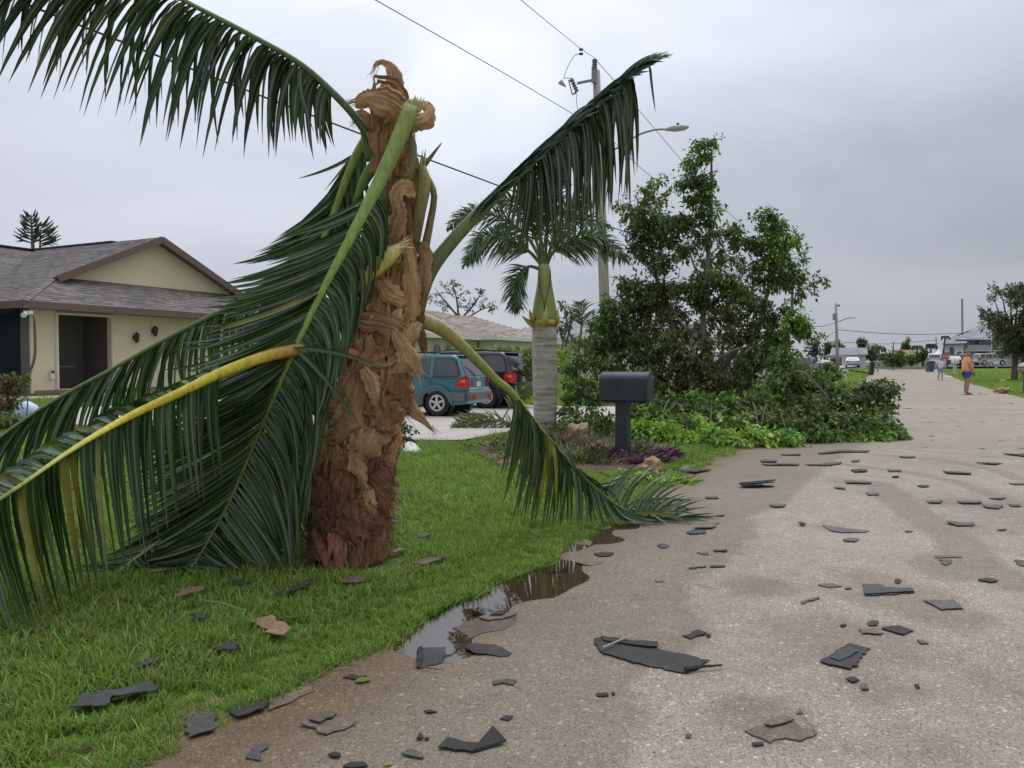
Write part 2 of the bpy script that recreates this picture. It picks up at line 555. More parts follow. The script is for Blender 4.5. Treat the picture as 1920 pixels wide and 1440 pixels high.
# --- cross street at the end and its far verge
def strip(name, u0, u1, v0, v1, z, mat, nu=8, nv=8, label=None):
    vv, ff, _, _ = grid_uv(np.linspace(u0, u1, nu), np.linspace(v0, v1, nv), lambda x, y: hfun(x, y) + z)
    o = link(name, mesh(vv, ff, mat, True))
    tag(o, label, kind='structure'); return o
strip('cross_street', 101.6, 108, -70, 70, -0.02, M_STREET, 5, 60, 'pale cross street at the far end of the road')

# --- lawns
def lawn(name, u, v, label, wob=None, mat=M_TURF):
    vv, ff, _, _ = grid_uv(u, v, hfun, wob)
    o = link(name, mesh(vv, ff, mat, True)); tag(o, label, kind='structure'); return o
def wob_left(U, V):
    k = np.exp(V / 0.5)
    return V + k * edge_wobble(U)
def wob_right(U, V):
    return V - np.exp(-(V - RW) / 0.5) * edge_wobble(U + 3)
ul = np.concatenate([np.arange(-7, 16, 0.12), np.arange(16, 60, 0.6), np.arange(60, 101.6, 2)])
lawn('lawn', ul, -np.concatenate([np.arange(0, 1.5, 0.08), np.arange(1.5, 24, 0.4), np.arange(24, 60, 3)])[::-1], 'green front lawns on the left of the road', wob_left)
lawn('lawn_right', ul, RW + np.concatenate([np.arange(0, 1.5, 0.1), np.arange(1.5, 24, 0.5), np.arange(24, 60, 3)]), 'mown green lawn on the right of the road', wob_right)
# soft earth lip where the turf ends at the road
def lip(side, name):
    us_ = np.arange(-7, 60, 0.1)
    rows = []
    for s_, z_ in ((0.0, 0.0), (0.03, -0.02), (0.07, -0.06)):
        v = (0 + s_ + edge_wobble(us_)) if side < 0 else (RW - s_ - edge_wobble(us_ + 3))
        x = E0.x + DU.x * us_ + DV.x * v; y = DU.y * us_ + DV.y * v
        rows.append(np.stack([x, y, hfun(x, y) + z_], -1))
    A = np.stack(rows, 1); n, k, _ = A.shape
    i = np.arange(n * k).reshape(n, k)
    f = np.stack([i[:-1, :-1], i[1:, :-1], i[1:, 1:], i[:-1, 1:]], -1).reshape(-1, 4)
    tag(link(name, mesh(A.reshape(-1, 3), f, M_MULCH, True)), 'dark earth edge between lawn and road', kind='structure')
lip(-1, 'verge_edge'); lip(1, 'verge_edge_right')

# --- land out to the horizon
r_ = np.array([0, 40, 70, 100, 140, 200, 400, 900, 2500, 7000.])
th = np.linspace(0, 2 * math.pi, 49)
RR, TT = np.meshgrid(r_, th, indexing='ij')
X, Y = RR * np.sin(TT) + 20, RR * np.cos(TT) + 20
Z = hfun(X, Y) - 0.15
i = np.arange(X.size).reshape(X.shape)
f = np.stack([i[:-1, :-1], i[1:, :-1], i[1:, 1:], i[:-1, 1:]], -1).reshape(-1, 4)
g_ = link('ground', mesh(np.stack([X, Y, Z - 0.45 * (RR < 150)], -1).reshape(-1, 3), f, M_GROUND, True))
tag(g_, 'flat green land reaching the horizon', kind='structure')

# --- driveway of the second house, path of the first
def ground_poly(name, pts, z, mat, label, res=0.35):
    """a sheet over an area given in road coordinates, following the lawn's height"""
    us_ = [p[0] for p in pts]; vs_ = [p[1] for p in pts]
    def inside(u, v):
        c = False; n = len(pts)
        for a in range(n):
            (u1, v1), (u2, v2) = pts[a], pts[(a + 1) % n]
            if (v1 > v) != (v2 > v) and u < (u2 - u1) * (v - v1) / (v2 - v1) + u1: c = not c
        return c
    bm = bmesh.new()
    vsb = [bm.verts.new((u, v, 0)) for u, v in pts]
    bm.faces.new(vsb)
    for ax, lo, hi in ((0, min(us_), max(us_)), (1, min(vs_), max(vs_))):
        q = lo + res
        while q < hi:
            co = [0, 0, 0]; no = [0, 0, 0]; co[ax] = q; no[ax] = 1
            bmesh.ops.bisect_plane(bm, geom=bm.verts[:] + bm.edges[:] + bm.faces[:], plane_co=co, plane_no=no)
            q += res
    for v in bm.verts:
        q = L(v.co.x, v.co.y)
        v.co = (q.x, q.y, float(hfun(q.x, q.y)) + z)
    bmesh.ops.recalc_face_normals(bm, faces=bm.faces)
    me = bpy.data.meshes.new('m'); bm.to_mesh(me); bm.free(); me.materials.append(mat)
    if me.polygons and me.polygons[0].normal.z < 0: me.flip_normals()
    o = link(name, me); tag(o, label, kind='structure'); return o
ground_poly('driveway', [(12.35, -4.3), (12.2, -16.5), (24, -16.5), (24, -4.3), (22, -0.2), (17, -0.2), (16.5, -4.3)], 0.045, M_CONC, 'pale concrete driveway under the parked cars', 0.6)
ground_poly('path', [(7.2, -9.6), (8.6, -9.6), (8.6, -19), (20, -19.5), (20, -21.0), (7.2, -21.0)], 0.045, M_CONC, 'pale walk leading to the beige house', 0.6)
ground_poly('driveway_far', [(62, -0.3), (70, -0.3), (70, -14), (62, -14)], 0.02, M_CONC, 'concrete driveway further up the left side', 2)
ground_poly('driveway_end', [(112, -12), (150, -9), (150, -2), (112, -4)], 0.02, M_CONC, 'driveway of the white garage house', 3)
ground_poly('driveway_right', [(80, 9), (101, 9), (101, 40), (80, 40)], 0.02, M_CONC, 'drive where cars stand before the white two-storey house', 3)
ground_poly('flower_bed', [(9.3, -.35), (9.5, -2.2), (10.6, -3.1), (12.2, -3.9), (15.4, -4.2), (15.6, -1.4), (13, -.9), (11, -.9), (10.2, -.3)], 0.03, M_MULCH, 'brown mulched flower bed round the ringed palm', 0.5)

# --- puddle: a level sheet of water; the road's dip gives it its outline
m, nt, b, out = new_mat('water')
fr = N(nt, 'ShaderNodeFresnel', IOR=1.85)
v = coords(nt, kind='World')
bn = N(nt, 'ShaderNodeBump', Strength=0.06, Distance=0.01)
nt.links.new(noise(nt, 5, 2, 0.5, v), bn.inputs['Height'])
nt.links.new(bn.outputs[0], fr.inputs['Normal'])
gl = N(nt, 'ShaderNodeBsdfGlossy', Roughness=0.015); nt.links.new(bn.outputs[0], gl.inputs['Normal'])
tr = N(nt, 'ShaderNodeBsdfTransparent'); tr.inputs['Color'].default_value = (0.88, 0.82, 0.74, 1)
k = N(nt, 'ShaderNodeMath', operation='MULTIPLY'); k.inputs[1].default_value = 1.0; k.use_clamp = True
nt.links.new(fr.outputs[0], k.inputs[0])
ms = N(nt, 'ShaderNodeMixShader'); nt.links.new(k.outputs[0], ms.inputs[0])
nt.links.new(tr.outputs[0], ms.inputs[1]); nt.links.new(gl.outputs[0], ms.inputs[2]); nt.links.new(ms.outputs[0], out.inputs[0])
M_WATER = m
wu = np.linspace(1.0, 7.2, 40); wv = np.linspace(-0.25, 1.1, 10)
vv, ff, _, _ = grid_uv(wu, wv, lambda x, y: np.full(np.shape(x), -0.0088))
tag(link('puddle', mesh(vv, ff, M_WATER, True)), 'shallow rain puddle along the edge of the lawn reflecting the sky', kind='structure')
# ================================================================== the broken coconut palm
M_LEAF = leafmat('palm_leaflet', 0.36, 0.10, 0.55, mid=True)
M_LEAF2 = leafmat('leaf', 0.5, 0.28, 0.35)
def rachis_mat():
    m, nt, b, out = new_mat('palm_rachis')
    a = N(nt, 'ShaderNodeAttribute', attribute_name='lc')
    f = noise(nt, 9, 7, 0.75, coords(nt, (5, 5, 1.6)))
    col = mix(nt, 1.0, a.outputs['Color'], rampn(nt, f, [(0.28, 0.55), (0.5, 0.95), (0.72, 1.35)]), 'MULTIPLY')
    f2 = noise(nt, 3, 6, 0.75, coords(nt, (1, 1, 1)))
    col = mix(nt, rampn(nt, f2, [(0.60, 0.0), (0.72, 0.45)]), col, (0.14, 0.09, 0.035))
    nt.links.new(col, b.inputs['Base Color']); b.inputs['Roughness'].default_value = 0.42
    bump(nt, b, f, 0.5, 0.006)
    return m
M_RACHIS = rachis_mat()
M_HAIR2 = simple('pale_fibre_hair', (0.34, 0.22, 0.13), (0.5, 0.36, 0.22), 20, 0.9)
def husk_mat(name, c1, c2, c3, attr=False):
    m, nt, b, out = new_mat(name)
    if attr:
        a_ = N(nt, 'ShaderNodeAttribute', attribute_name='fc')
        mp = nt.nodes.new('ShaderNodeMapping'); mp.inputs['Scale'].default_value = (26, 2.2, 10); nt.links.new(a_.outputs['Vector'], mp.inputs['Vector']); v = mp.outputs[0]
    else: v = coords(nt, (38, 38, 3.5))
    f = noise(nt, 1.0, 8, 0.75, v, 0.4)
    g = noise(nt, 3.2, 5, 0.65, coords(nt))
    if attr:
        mp2 = nt.nodes.new('ShaderNodeMapping'); mp2.inputs['Scale'].default_value = (120, 5, 10); nt.links.new(a_.outputs['Vector'], mp2.inputs['Vector'])
        f2 = noise(nt, 1.0, 5, 0.7, mp2.outputs[0], 0.3)
        f = mix(nt, 0.45, f, f2)
    col = rampn(nt, f, [(0.36, c1), (0.5, c2), (0.64, c3)])
    col = mix(nt, 1.0, col, rampn(nt, g, [(0.3, 0.7), (0.7, 1.2)]), 'MULTIPLY')
    oi = nt.nodes.new('ShaderNodeObjectInfo')
    mr = N(nt, 'ShaderNodeMapRange'); mr.inputs['To Min'].default_value = 0.8; mr.inputs['To Max'].default_value = 1.2
    nt.links.new(oi.outputs['Random'], mr.inputs[0])
    s = N(nt, 'ShaderNodeVectorMath', operation='SCALE'); nt.links.new(col, s.inputs[0]); nt.links.new(mr.outputs[0], s.inputs['Scale'])
    nt.links.new(s.outputs[0], b.inputs['Base Color']); b.inputs['Roughness'].default_value = 0.85
    b.inputs['Specular IOR Level'].default_value = 0.2
    bump(nt, b, f, 1.0, 0.012)
    return m
M_HUSK = husk_mat('palm_fibre', (0.11, 0.05, 0.026), (0.28, 0.155, 0.082), (0.46, 0.30, 0.17))
M_HUSKR = husk_mat('palm_fibre_dark', (0.055, 0.024, 0.017), (0.16, 0.075, 0.048), (0.30, 0.165, 0.105))
M_SHEATH = husk_mat('dry_sheath', (0.16, 0.08, 0.04), (0.60, 0.36, 0.18), (0.82, 0.58, 0.34), True)
M_HUSKA = husk_mat('palm_fibre_strip', (0.11, 0.05, 0.026), (0.44, 0.225, 0.105), (0.66, 0.41, 0.21), True)
M_HUSKD = husk_mat('palm_fibre_dark_strip', (0.055, 0.024, 0.017), (0.27, 0.125, 0.07), (0.44, 0.25, 0.145), True)
M_RED = husk_mat('raw_wood', (0.20, 0.055, 0.035), (0.36, 0.14, 0.10), (0.46, 0.26, 0.21))
M_HAIR = simple('fibre_hair', (0.10, 0.055, 0.032), (0.20, 0.12, 0.07), 20, 0.9)

palm_base = G(655, 1050)
PY = palm_base.y
palm = thing('broken_palm', (palm_base.x, palm_base.y, palm_base.z), 'tall storm-broken coconut palm with shredded brown trunk and snapped green fronds on the lawn', 'palm tree')
def PP(px, py, dy=0.0): return P(px, py, PY + dy)

# trunk: (centre px, py, half width px)
TR = [(650, 1075, 62), (652, 1040, 76), (656, 985, 78), (660, 930, 78), (668, 870, 74), (682, 800, 72), (700, 740, 66), (708, 680, 62), (716, 620, 62), (728, 560, 52), (736, 500, 48), (741, 430, 40), (743, 360, 36), (741, 300, 33), (736, 240, 34), (730, 195, 30), (727, 160, 17)]
tc = catmull([(a, b_, c) for a, b_, c in TR], 90)
trunk_c = [PP(a, b_) for a, b_, c in tc]
trunk_r = [c / FPX * PY * 0.85 for a, b_, c in tc]
def trunk_at(py):
    i = int(np.argmin(np.abs(tc[:, 1] - py)))
    return trunk_c[i], trunk_r[i]
NS = 40
vs, fs = [], []
for i, (c, r) in enumerate(zip(trunk_c, trunk_r)):
    for k in range(NS):
        t = 2 * math.pi * k / NS
        w = 0.05 * math.sin(3 * t + i * .21) + 0.05 * math.sin(5 * t - i * .33 + 1) + random.uniform(-.03, .03) + 0.04 * math.sin(i * .9)
        vs.append(c + Vector((math.cos(t), math.sin(t) * 0.95, 0)) * r * (0.93 + w))
for i in range(len(trunk_c) - 1):
    for k in range(NS):
        fs.append((i * NS + k, i * NS + (k + 1) % NS, (i + 1) * NS + (k + 1) % NS, (i + 1) * NS + k))
trunk = link('trunk', mesh(vs, fs, M_HUSKR, True), palm)

# wrapped leaf bases: overlapping ragged sleeves round the trunk
def sleeve(py_lo, py_hi, az0, az1, flare_lo, flare_hi, mat, tilt=0.0, rag=0.05, name='leaf_base', off=0.012):
    """bark-like sheath clasping the trunk between two heights; az in degrees, 270 faces the camera"""
    n, m_ = 44, 12
    v, f, fc = [], [], []
    mat = M_HUSKA if mat is M_HUSK else M_HUSKD if mat is M_HUSKR else mat
    sd_ = random.random() * 9
    ridge = [random.uniform(-.006, .006) for _ in range(n)]
    ph = random.uniform(0, 6)
    for i in range(m_):
        s = i / (m_ - 1)
        for k in range(n):
            q = k / (n - 1)
            az = R(az0 + (az1 - az0) * q)
            py = py_lo + (py_hi - py_lo) * s + tilt * (q - 0.5)
            edge = max(0, (s - 0.75) / 0.25)
            py += edge * (rag * 400) * (0.5 * math.sin(q * 19 + ph) + random.uniform(-.7, .7))
            e0 = max(0, (0.2 - s) / 0.2)
            py += e0 * (rag * 160) * math.sin(q * 13 + ph * 2) 
            c, r = trunk_at(py)
            fl = flare_lo * (1 - s) ** 3 + flare_hi * s ** 3
            wr = 0.006 * math.sin(az * 7 + s * 5 + ph) + 0.008 * math.sin(az * 3 - s * 7)
            sideq = min(q, 1 - q) * 8
            fc.append((q * 2.2, s, sd_))
            rr = r * 1.0 + off + fl + wr + ridge[k] + random.uniform(-.002, .002) + (0.012 * max(0, 1 - sideq))
            v.append(Vector((c.x, c.y, PP(700, py).z)) + Vector((math.cos(az), math.sin(az) * 0.95, 0)) * rr)
    slit = [random.random() < .28 for _ in range(n)]
    for i in range(m_ - 1):
        for k in range(n - 1):
            if slit[k] and i > m_ - 3 - (k % 3): continue
            f.append((i * n + k, i * n + k + 1, (i + 1) * n + k + 1, (i + 1) * n + k))
    o = link(name, mesh(v, f, mat, True, {'fc': fc}), palm)
    s_ = o.modifiers.new('thickness', 'SOLIDIFY'); s_.thickness = 0.006; s_.offset = 0
    return o
SL = [(1045, 960, 150, 400, .03, .02, M_HUSKR, 10), (1020, 950, 200, 330, .01, .05, M_HUSKR, -20), (985, 900, 170, 390, .0, .035, M_HUSKR, 25), (950, 865, 180, 360, .02, .02, M_HUSKR, -25),
      (905, 815, 190, 380, .0, .045, M_HUSK, 30), (880, 800, 160, 330, .015, .02, M_HUSKR, -20), (850, 745, 180, 370, .01, .04, M_HUSK, -36), (800, 700, 170, 350, .0, .03, M_HUSK, 30), (770, 660, 200, 400, .01, .03, M_HUSK, -18),
      (730, 640, 160, 330, .0, .03, M_SHEATH, 14), (700, 610, 190, 380, .0, .03, M_HUSK, -20), (665, 590, 180, 345, .0, .03, M_SHEATH, 10), (650, 565, 190, 390, .0, .02, M_HUSK, -14),
      (600, 505, 170, 330, .0, .025, M_HUSK, 16), (575, 480, 210, 400, .0, .03, M_HUSK, -14), (520, 440, 170, 330, .0, .02, M_SHEATH, 12), (500, 410, 200, 390, .0, .025, M_HUSK, -10),
      (440, 350, 170, 330, .0, .02, M_HUSK, 12), (400, 310, 210, 390, .0, .03, M_HUSK, -14), (340, 265, 180, 350, .0, .02, M_HUSK, 10), (300, 215, 190, 380, .0, .025, M_SHEATH, -10), (250, 180, 180, 360, .0, .03, M_HUSK, 14)]
for a in SL: sleeve(*a)

# strips of torn sheath (ribbons)
RIBH = []
def ribbon(pts, mat, name='torn_sheath', curl=0.25, nseg=34, ncross=19, solid=0.002, fray=0.4, twist=None, facing=(0, -1, 0.1)):
    """pts: (px, py, dy metres from the trunk plane, width px)"""
    mat = M_HUSKA if mat is M_HUSK else M_HUSKD if mat is M_HUSKR else mat
    c = catmull(pts, nseg)
    v, f, fc = [], [], []
    ph = random.uniform(0, 6); sd_ = random.random() * 9
    ridge = [random.uniform(-.10, .10) for _ in range(ncross)]; teeth = [random.uniform(-.25, 1.0) * 9 for _ in range(ncross)]
    eL = [random.uniform(.82, 1.06) for _ in range(nseg)]; eR = [random.uniform(.82, 1.06) for _ in range(nseg)]
    pos = [PP(a, b_, d) for a, b_, d, w in c]
    for i in range(nseg):
        d = pos[min(i + 1, nseg - 1)] - pos[max(i - 1, 0)]
        d.normalize()
        n_ = Vector(facing).normalized()
        sd = d.cross(n_)
        if sd.length < .05: sd = Vector((1, 0, 0))
        sd.normalize(); n_ = sd.cross(d).normalized()
        if n_.y > 0: n_ = -n_
        if twist:
            tw = R(np.interp(i / (nseg - 1), np.linspace(0, 1, len(twist)), twist))
            Mx = Matrix.Rotation(tw, 3, d); sd = Mx @ sd; n_ = Mx @ n_
        w = c[i][3] / FPX * PY / 2
        for k in range(ncross):
            q = k / (ncross - 1) * 2 - 1
            fc.append((q * w * 14, i / nseg, sd_))
            bow = -curl * .55 * w * q * q * (1 + .5 * math.sin(i * .35 + ph)) + 0.04 * w * math.sin(5 * q + i * .4 + ph) + ridge[k] * w + random.uniform(-.03, .03) * w
            q = q * (eL[i] if q < 0 else eR[i])
            jag = 0.0
            tt = max(0, i / (nseg - 1) - .8) / .2
            jag = tt * teeth[k] * w * .05
            if False: jag = random.uniform(-fray, fray) * w
            v.append(pos[i] + sd * q * w * (1 + 0.10 * math.sin(i * .6 + ph + q)) + n_ * bow + d * jag)
    slit = [random.choice((0, 0, 2, 4, 7)) for _ in range(ncross)]
    for i in range(nseg - 1):
        for k in range(ncross - 1):
            if slit[k] and i > nseg - 2 - slit[k]: continue
            f.append((i * ncross + k, i * ncross + k + 1, (i + 1) * ncross + k + 1, (i + 1) * ncross + k))
    o = link(name, mesh(v, f, mat, True, {'fc': fc}), palm)
    s_ = o.modifiers.new('thickness', 'SOLIDIFY'); s_.thickness = solid; s_.offset = 0
    for _ in range(9): RIBH.append((pos[-2 - random.randint(0, 6)] + sd * random.uniform(-1, 1) * w * .8, d, w))
    return o
H = M_SHEATH
# hood at the top
ribbon([(722, 330, -.12, 60), (728, 270, -.13, 70), (732, 215, -.12, 78), (728, 178, -.12, 74), (712, 168, -.20, 50)], M_HUSK)
ribbon([(765, 222, -.10, 60), (735, 195, -.20, 66), (695, 182, -.24, 44), (668, 190, -.22, 22), (652, 194, -.20, 4)], H, curl=.5)
ribbon([(700, 205, -.08, 20), (724, 180, -.1, 50), (738, 150, -.06, 38), (732, 124, -.03, 20), (716, 116, 0, 12), (703, 122, 0, 9), (700, 136, 0, 3)], H, curl=.4)
ribbon([(758, 260, -.05, 40), (748, 215, -.05, 42), (742, 170, -.04, 30), (736, 135, -.02, 12)], H, curl=.4)
ribbon([(752, 235, -.08, 26), (778, 228, -.12, 34), (797, 222, -.1, 36), (804, 208, -.06, 26), (796, 194, 0, 18), (785, 196, .03, 12)], H, curl=.7)
ribbon([(704, 262, -.02, 34), (690, 235, -.02, 38), (676, 215, 0, 24), (664, 232, 0, 6)], H, curl=.3)
# middle twisting ribbon
ribbon([(776, 352, -.12, 40), (752, 352, -.2, 36), (742, 372, -.22, 24), (748, 400, -.22, 30), (738, 430, -.2, 40), (732, 455, -.16, 14)], H, curl=.5)
ribbon([(700, 360, -.1, 22), (704, 420, -.13, 34), (712, 470, -.12, 44), (716, 520, -.12, 30)], H, curl=.3)
ribbon([(762, 470, -.14, 26), (770, 520, -.16, 30), (772, 575, -.16, 32), (762, 610, -.14, 26)], H, curl=.4)
ribbon([(785, 455, -.02, 30), (798, 480, -.05, 26), (790, 530, -.08, 36), (783, 580, -.08, 24)], H, curl=.5)
ribbon([(700, 560, -.14, 20), (690, 610, -.17, 26), (680, 650, -.18, 34), (684, 690, -.2, 20)], H)
# the banding at mid height
ribbon([(655, 596, -.12, 36), (690, 600, -.2, 44), (730, 608, -.21, 40), (765, 625, -.16, 22)], H, curl=.2)
ribbon([(705, 515, -.15, 20), (730, 548, -.19, 40), (755, 560, -.17, 30), (778, 558, -.1, 16)], H, curl=.2)
ribbon([(728, 568, -.19, 4), (727, 610, -.21, 9), (724, 655, -.21, 11)], H, curl=.1)
ribbon([(735, 615, -.20, 10), (752, 645, -.24, 30), (772, 680, -.28, 38), (789, 706, -.3, 8)], H, curl=.25, fray=.5)
ribbon([(778, 600, -.12, 34), (763, 625, -.18, 44), (744, 648, -.2, 20)], H)
ribbon([(784, 560, -.02, 26), (786, 610, -.05, 20), (794, 650, -.05, 16), (797, 662, -.04, 5)], M_HUSK)
ribbon([(750, 650, -.12, 50), (715, 668, -.2, 44), (680, 676, -.21, 30), (668, 700, -.2, 12)], H, curl=.2)
# lower flaps
ribbon([(672, 700, -.2, 50), (660, 750, -.23, 70), (640, 790, -.24, 90), (612, 815, -.22, 60)], H, curl=.3, fray=.6)
ribbon([(680, 690, -.22, 18), (695, 715, -.26, 30), (702, 745, -.26, 20), (704, 770, -.24, 3)], H, curl=.4)
ribbon([(742, 790, -.16, 40), (705, 812, -.24, 56), (680, 840, -.27, 60), (664, 862, -.27, 30)], H, curl=.25, fray=.4)
ribbon([(668, 835, -.25, 20), (666, 865, -.28, 34), (678, 890, -.29, 22), (684, 912, -.28, 4)], H, curl=.3, fray=.5)
ribbon([(756, 705, -.08, 26), (762, 745, -.12, 32), (780, 775, -.13, 22), (800, 795, -.12, 10), (812, 808, -.1, 3)], H, curl=.6)
ribbon([(742, 700, -.16, 60), (745, 740, -.18, 56), (735, 770, -.19, 20)], M_HUSK)
ribbon([(705, 745, -.22, 80), (712, 780, -.24, 84), (700, 800, -.25, 30)], M_HUSK, curl=.2)
ribbon([(700, 880, -.2, 60), (722, 905, -.22, 44), (744, 918, -.2, 14)], M_HUSKR, fray=.6)
ribbon([(690, 915, -.22, 60), (718, 940, -.24, 34), (738, 955, -.24, 8)], M_HUSKR, fray=.6)
ribbon([(620, 905, -.2, 60), (600, 930, -.22, 44), (592, 960, -.2, 20)], M_HUSKR, fray=.6)
ribbon([(690, 920, -.26, 20), (695, 945, -.27, 22), (700, 965, -.26, 12)], H, fray=.6)
ribbon([(660, 940, -.26, 90), (668, 985, -.28, 100), (676, 1020, -.29, 50)], M_HUSKR, fray=.8)
# raw splintered stubs at the foot
def stub(pts, mat, name, flat=.5, nrm=(0, -1, 0), dyb=0, n=8, lc=None):
    b_ = MB()
    c = catmull(pts, 12)
    b_.tube([PP(a, q, d) for a, q, d, w in c], [w / 2 / FPX * PY for a, q, d, w in c], n, True, flat, nrm)
    o = b_.build(name, mat, palm, True)
    if lc is not None:
        at = o.data.attributes.new('lc', 'FLOAT_COLOR', 'POINT')
        arr = np.zeros((len(b_.v), 4), np.float32)
        k = len(lc)
        for i in range(12):
            t = i / 11 * (k - 1); j = min(int(t), k - 2) if k > 1 else 0; f = t - j
            c_ = np.array(lc[j]) * (1 - f) + np.array(lc[min(j + 1, k - 1)]) * f
            arr[i * n:(i + 1) * n, :3] = c_
        arr[:, 3] = 1
        at.data.foreach_set('color', arr.ravel())
    return o
stub([(588, 995, -.18, 16), (604, 1030, -.24, 20), (622, 1070, -.3, 20)], M_RED, 'splintered_stub', .35)
stub([(636, 970, -.24, 26), (634, 1020, -.28, 20), (636, 1068, -.32, 18)], M_RED, 'splintered_stub', .35)
stub([(628, 975, -.22, 14), (622, 1010, -.28, 14), (618, 1045, -.3, 6)], M_RED, 'splintered_stub', .4)
stub([(652, 985, -.24, 16), (646, 1020, -.27, 12), (640, 1060, -.3, 14)], M_RED, 'splintered_stub', .4)
stub([(602, 990, -.22, 30), (640, 985, -.27, 24), (664, 982, -.24, 12)], M_HUSKR, 'splintered_stub', .5)

# loose fibre hairs
def hairs(n, name, fn, mat=M_HAIR, w=0.0022):
    v, f = [], []
    for _ in range(n):
        p, d, ln = fn()
        d = Vector(d).normalized()
        sd = Vector((random.gauss(0, 1), random.gauss(0, 1), random.gauss(0, 1))).cross(d).normalized() * w
        bend = Vector((random.gauss(0, .25), random.gauss(0, .25), -random.uniform(0, .5)))
        b0 = len(v)
        for s in range(5):
            t = s / 4
            q = p + d * ln * t + bend * ln * t * t
            ww = sd * (1 - .7 * t)
            v += [q - ww, q + ww]
        for s in range(4):
            k = b0 + s * 2
            f.append((k, k + 1, k + 3, k + 2))
    o = link(name, mesh(v, f, mat), palm)
    tag(o, kind='stuff')
def hf():
    py = random.choice([random.uniform(880, 1050), random.uniform(780, 1050), random.uniform(200, 1050)])
    c, r = trunk_at(py)
    az = R(random.uniform(150, 390))
    p = c + Vector((math.cos(az), math.sin(az), 0)) * (r * 1.05 + .015)
    lowk = .7 if py > 880 else .5
    d = Vector((math.cos(az) * .8 * lowk, math.sin(az) * .8, random.uniform(-1.6, .3)))
    return p, d, random.uniform(.03, .13) * (1.1 if py > 880 else .8)
hairs(1300, 'fibre', hf)
def hf2():
    p, d, w = random.choice(RIBH)
    return p + Vector((random.gauss(0, .01), random.gauss(0, .01), random.gauss(0, .012))), d + Vector((random.gauss(0, .35), random.gauss(0, .3), random.gauss(0, .3))), random.uniform(.02, .09)
hairs(900, 'fibre_strand', hf2, M_HAIR2, .0014)

# ---------------------------------------------------------------- fronds
GREENS = [(0.019, 0.047, 0.017), (0.027, 0.064, 0.022), (0.048, 0.090, 0.028), (0.022, 0.055, 0.023)]
ALL_LEAFLETS = []       # (size in picture, verts, faces, lc, mid, parent)
def leaflet(p, end, bulge, w, col, yel=0.0, nseg=6, face=None, tip=0.0):
    """a folded strip from p, curving by 'bulge' (control point) to end"""
    p, end, cp = Vector(p), Vector(end), Vector(bulge)
    v, f, lc, mid = [], [], [], []
    fn = face or Vector((random.gauss(0, .55), -1, random.gauss(.3, .5)))
    fn.normalize()
    ang = random.uniform(0.16, 0.42)
    for i in range(nseg + 1):
        t = i / nseg
        q = p * (1 - t) ** 2 + cp * 2 * t * (1 - t) + end * t * t
        d = (cp - p) * 2 * (1 - t) + (end - cp) * 2 * t
        if d.length < 1e-6: d = Vector((0, 0, -1))
        d.normalize()
        sd = d.cross(fn)
        if sd.length < .08: sd = d.cross(Vector((1, .2, 0)))
        sd.normalize(); nn = sd.cross(d).normalized()
        prof = min(1.0, t * 5 + .32) * (1 - t ** 2.6) ** .8
        ww = w / 2 * prof + .0008
        v += [q - sd * ww + nn * ww * ang * 1.6, q, q + sd * ww + nn * ww * ang * 1.6]
        y = yel if (0.15 < t < 0.75) else yel * .3
        tipb = max(0, (t - .88) / .12) * tip
        c = np.array(col) * (1 - y) + np.array((0.30, 0.25, 0.03)) * y
        c = c * (1 - tipb) + np.array((0.16, 0.10, 0.05)) * tipb
        lc += [c, c * 1.04, c]
        mid += [0, 1, 0]
    for i in range(nseg):
        a = i * 3
        f += [(a, a + 1, a + 4, a + 3), (a + 1, a + 2, a + 5, a + 4)]
    return v, f, lc, mid
def keyed(keys, t):
    ks = [k[0] for k in keys]
    return [float(np.interp(t, ks, [k[j] for k in keys])) for j in range(1, len(keys[0]))]
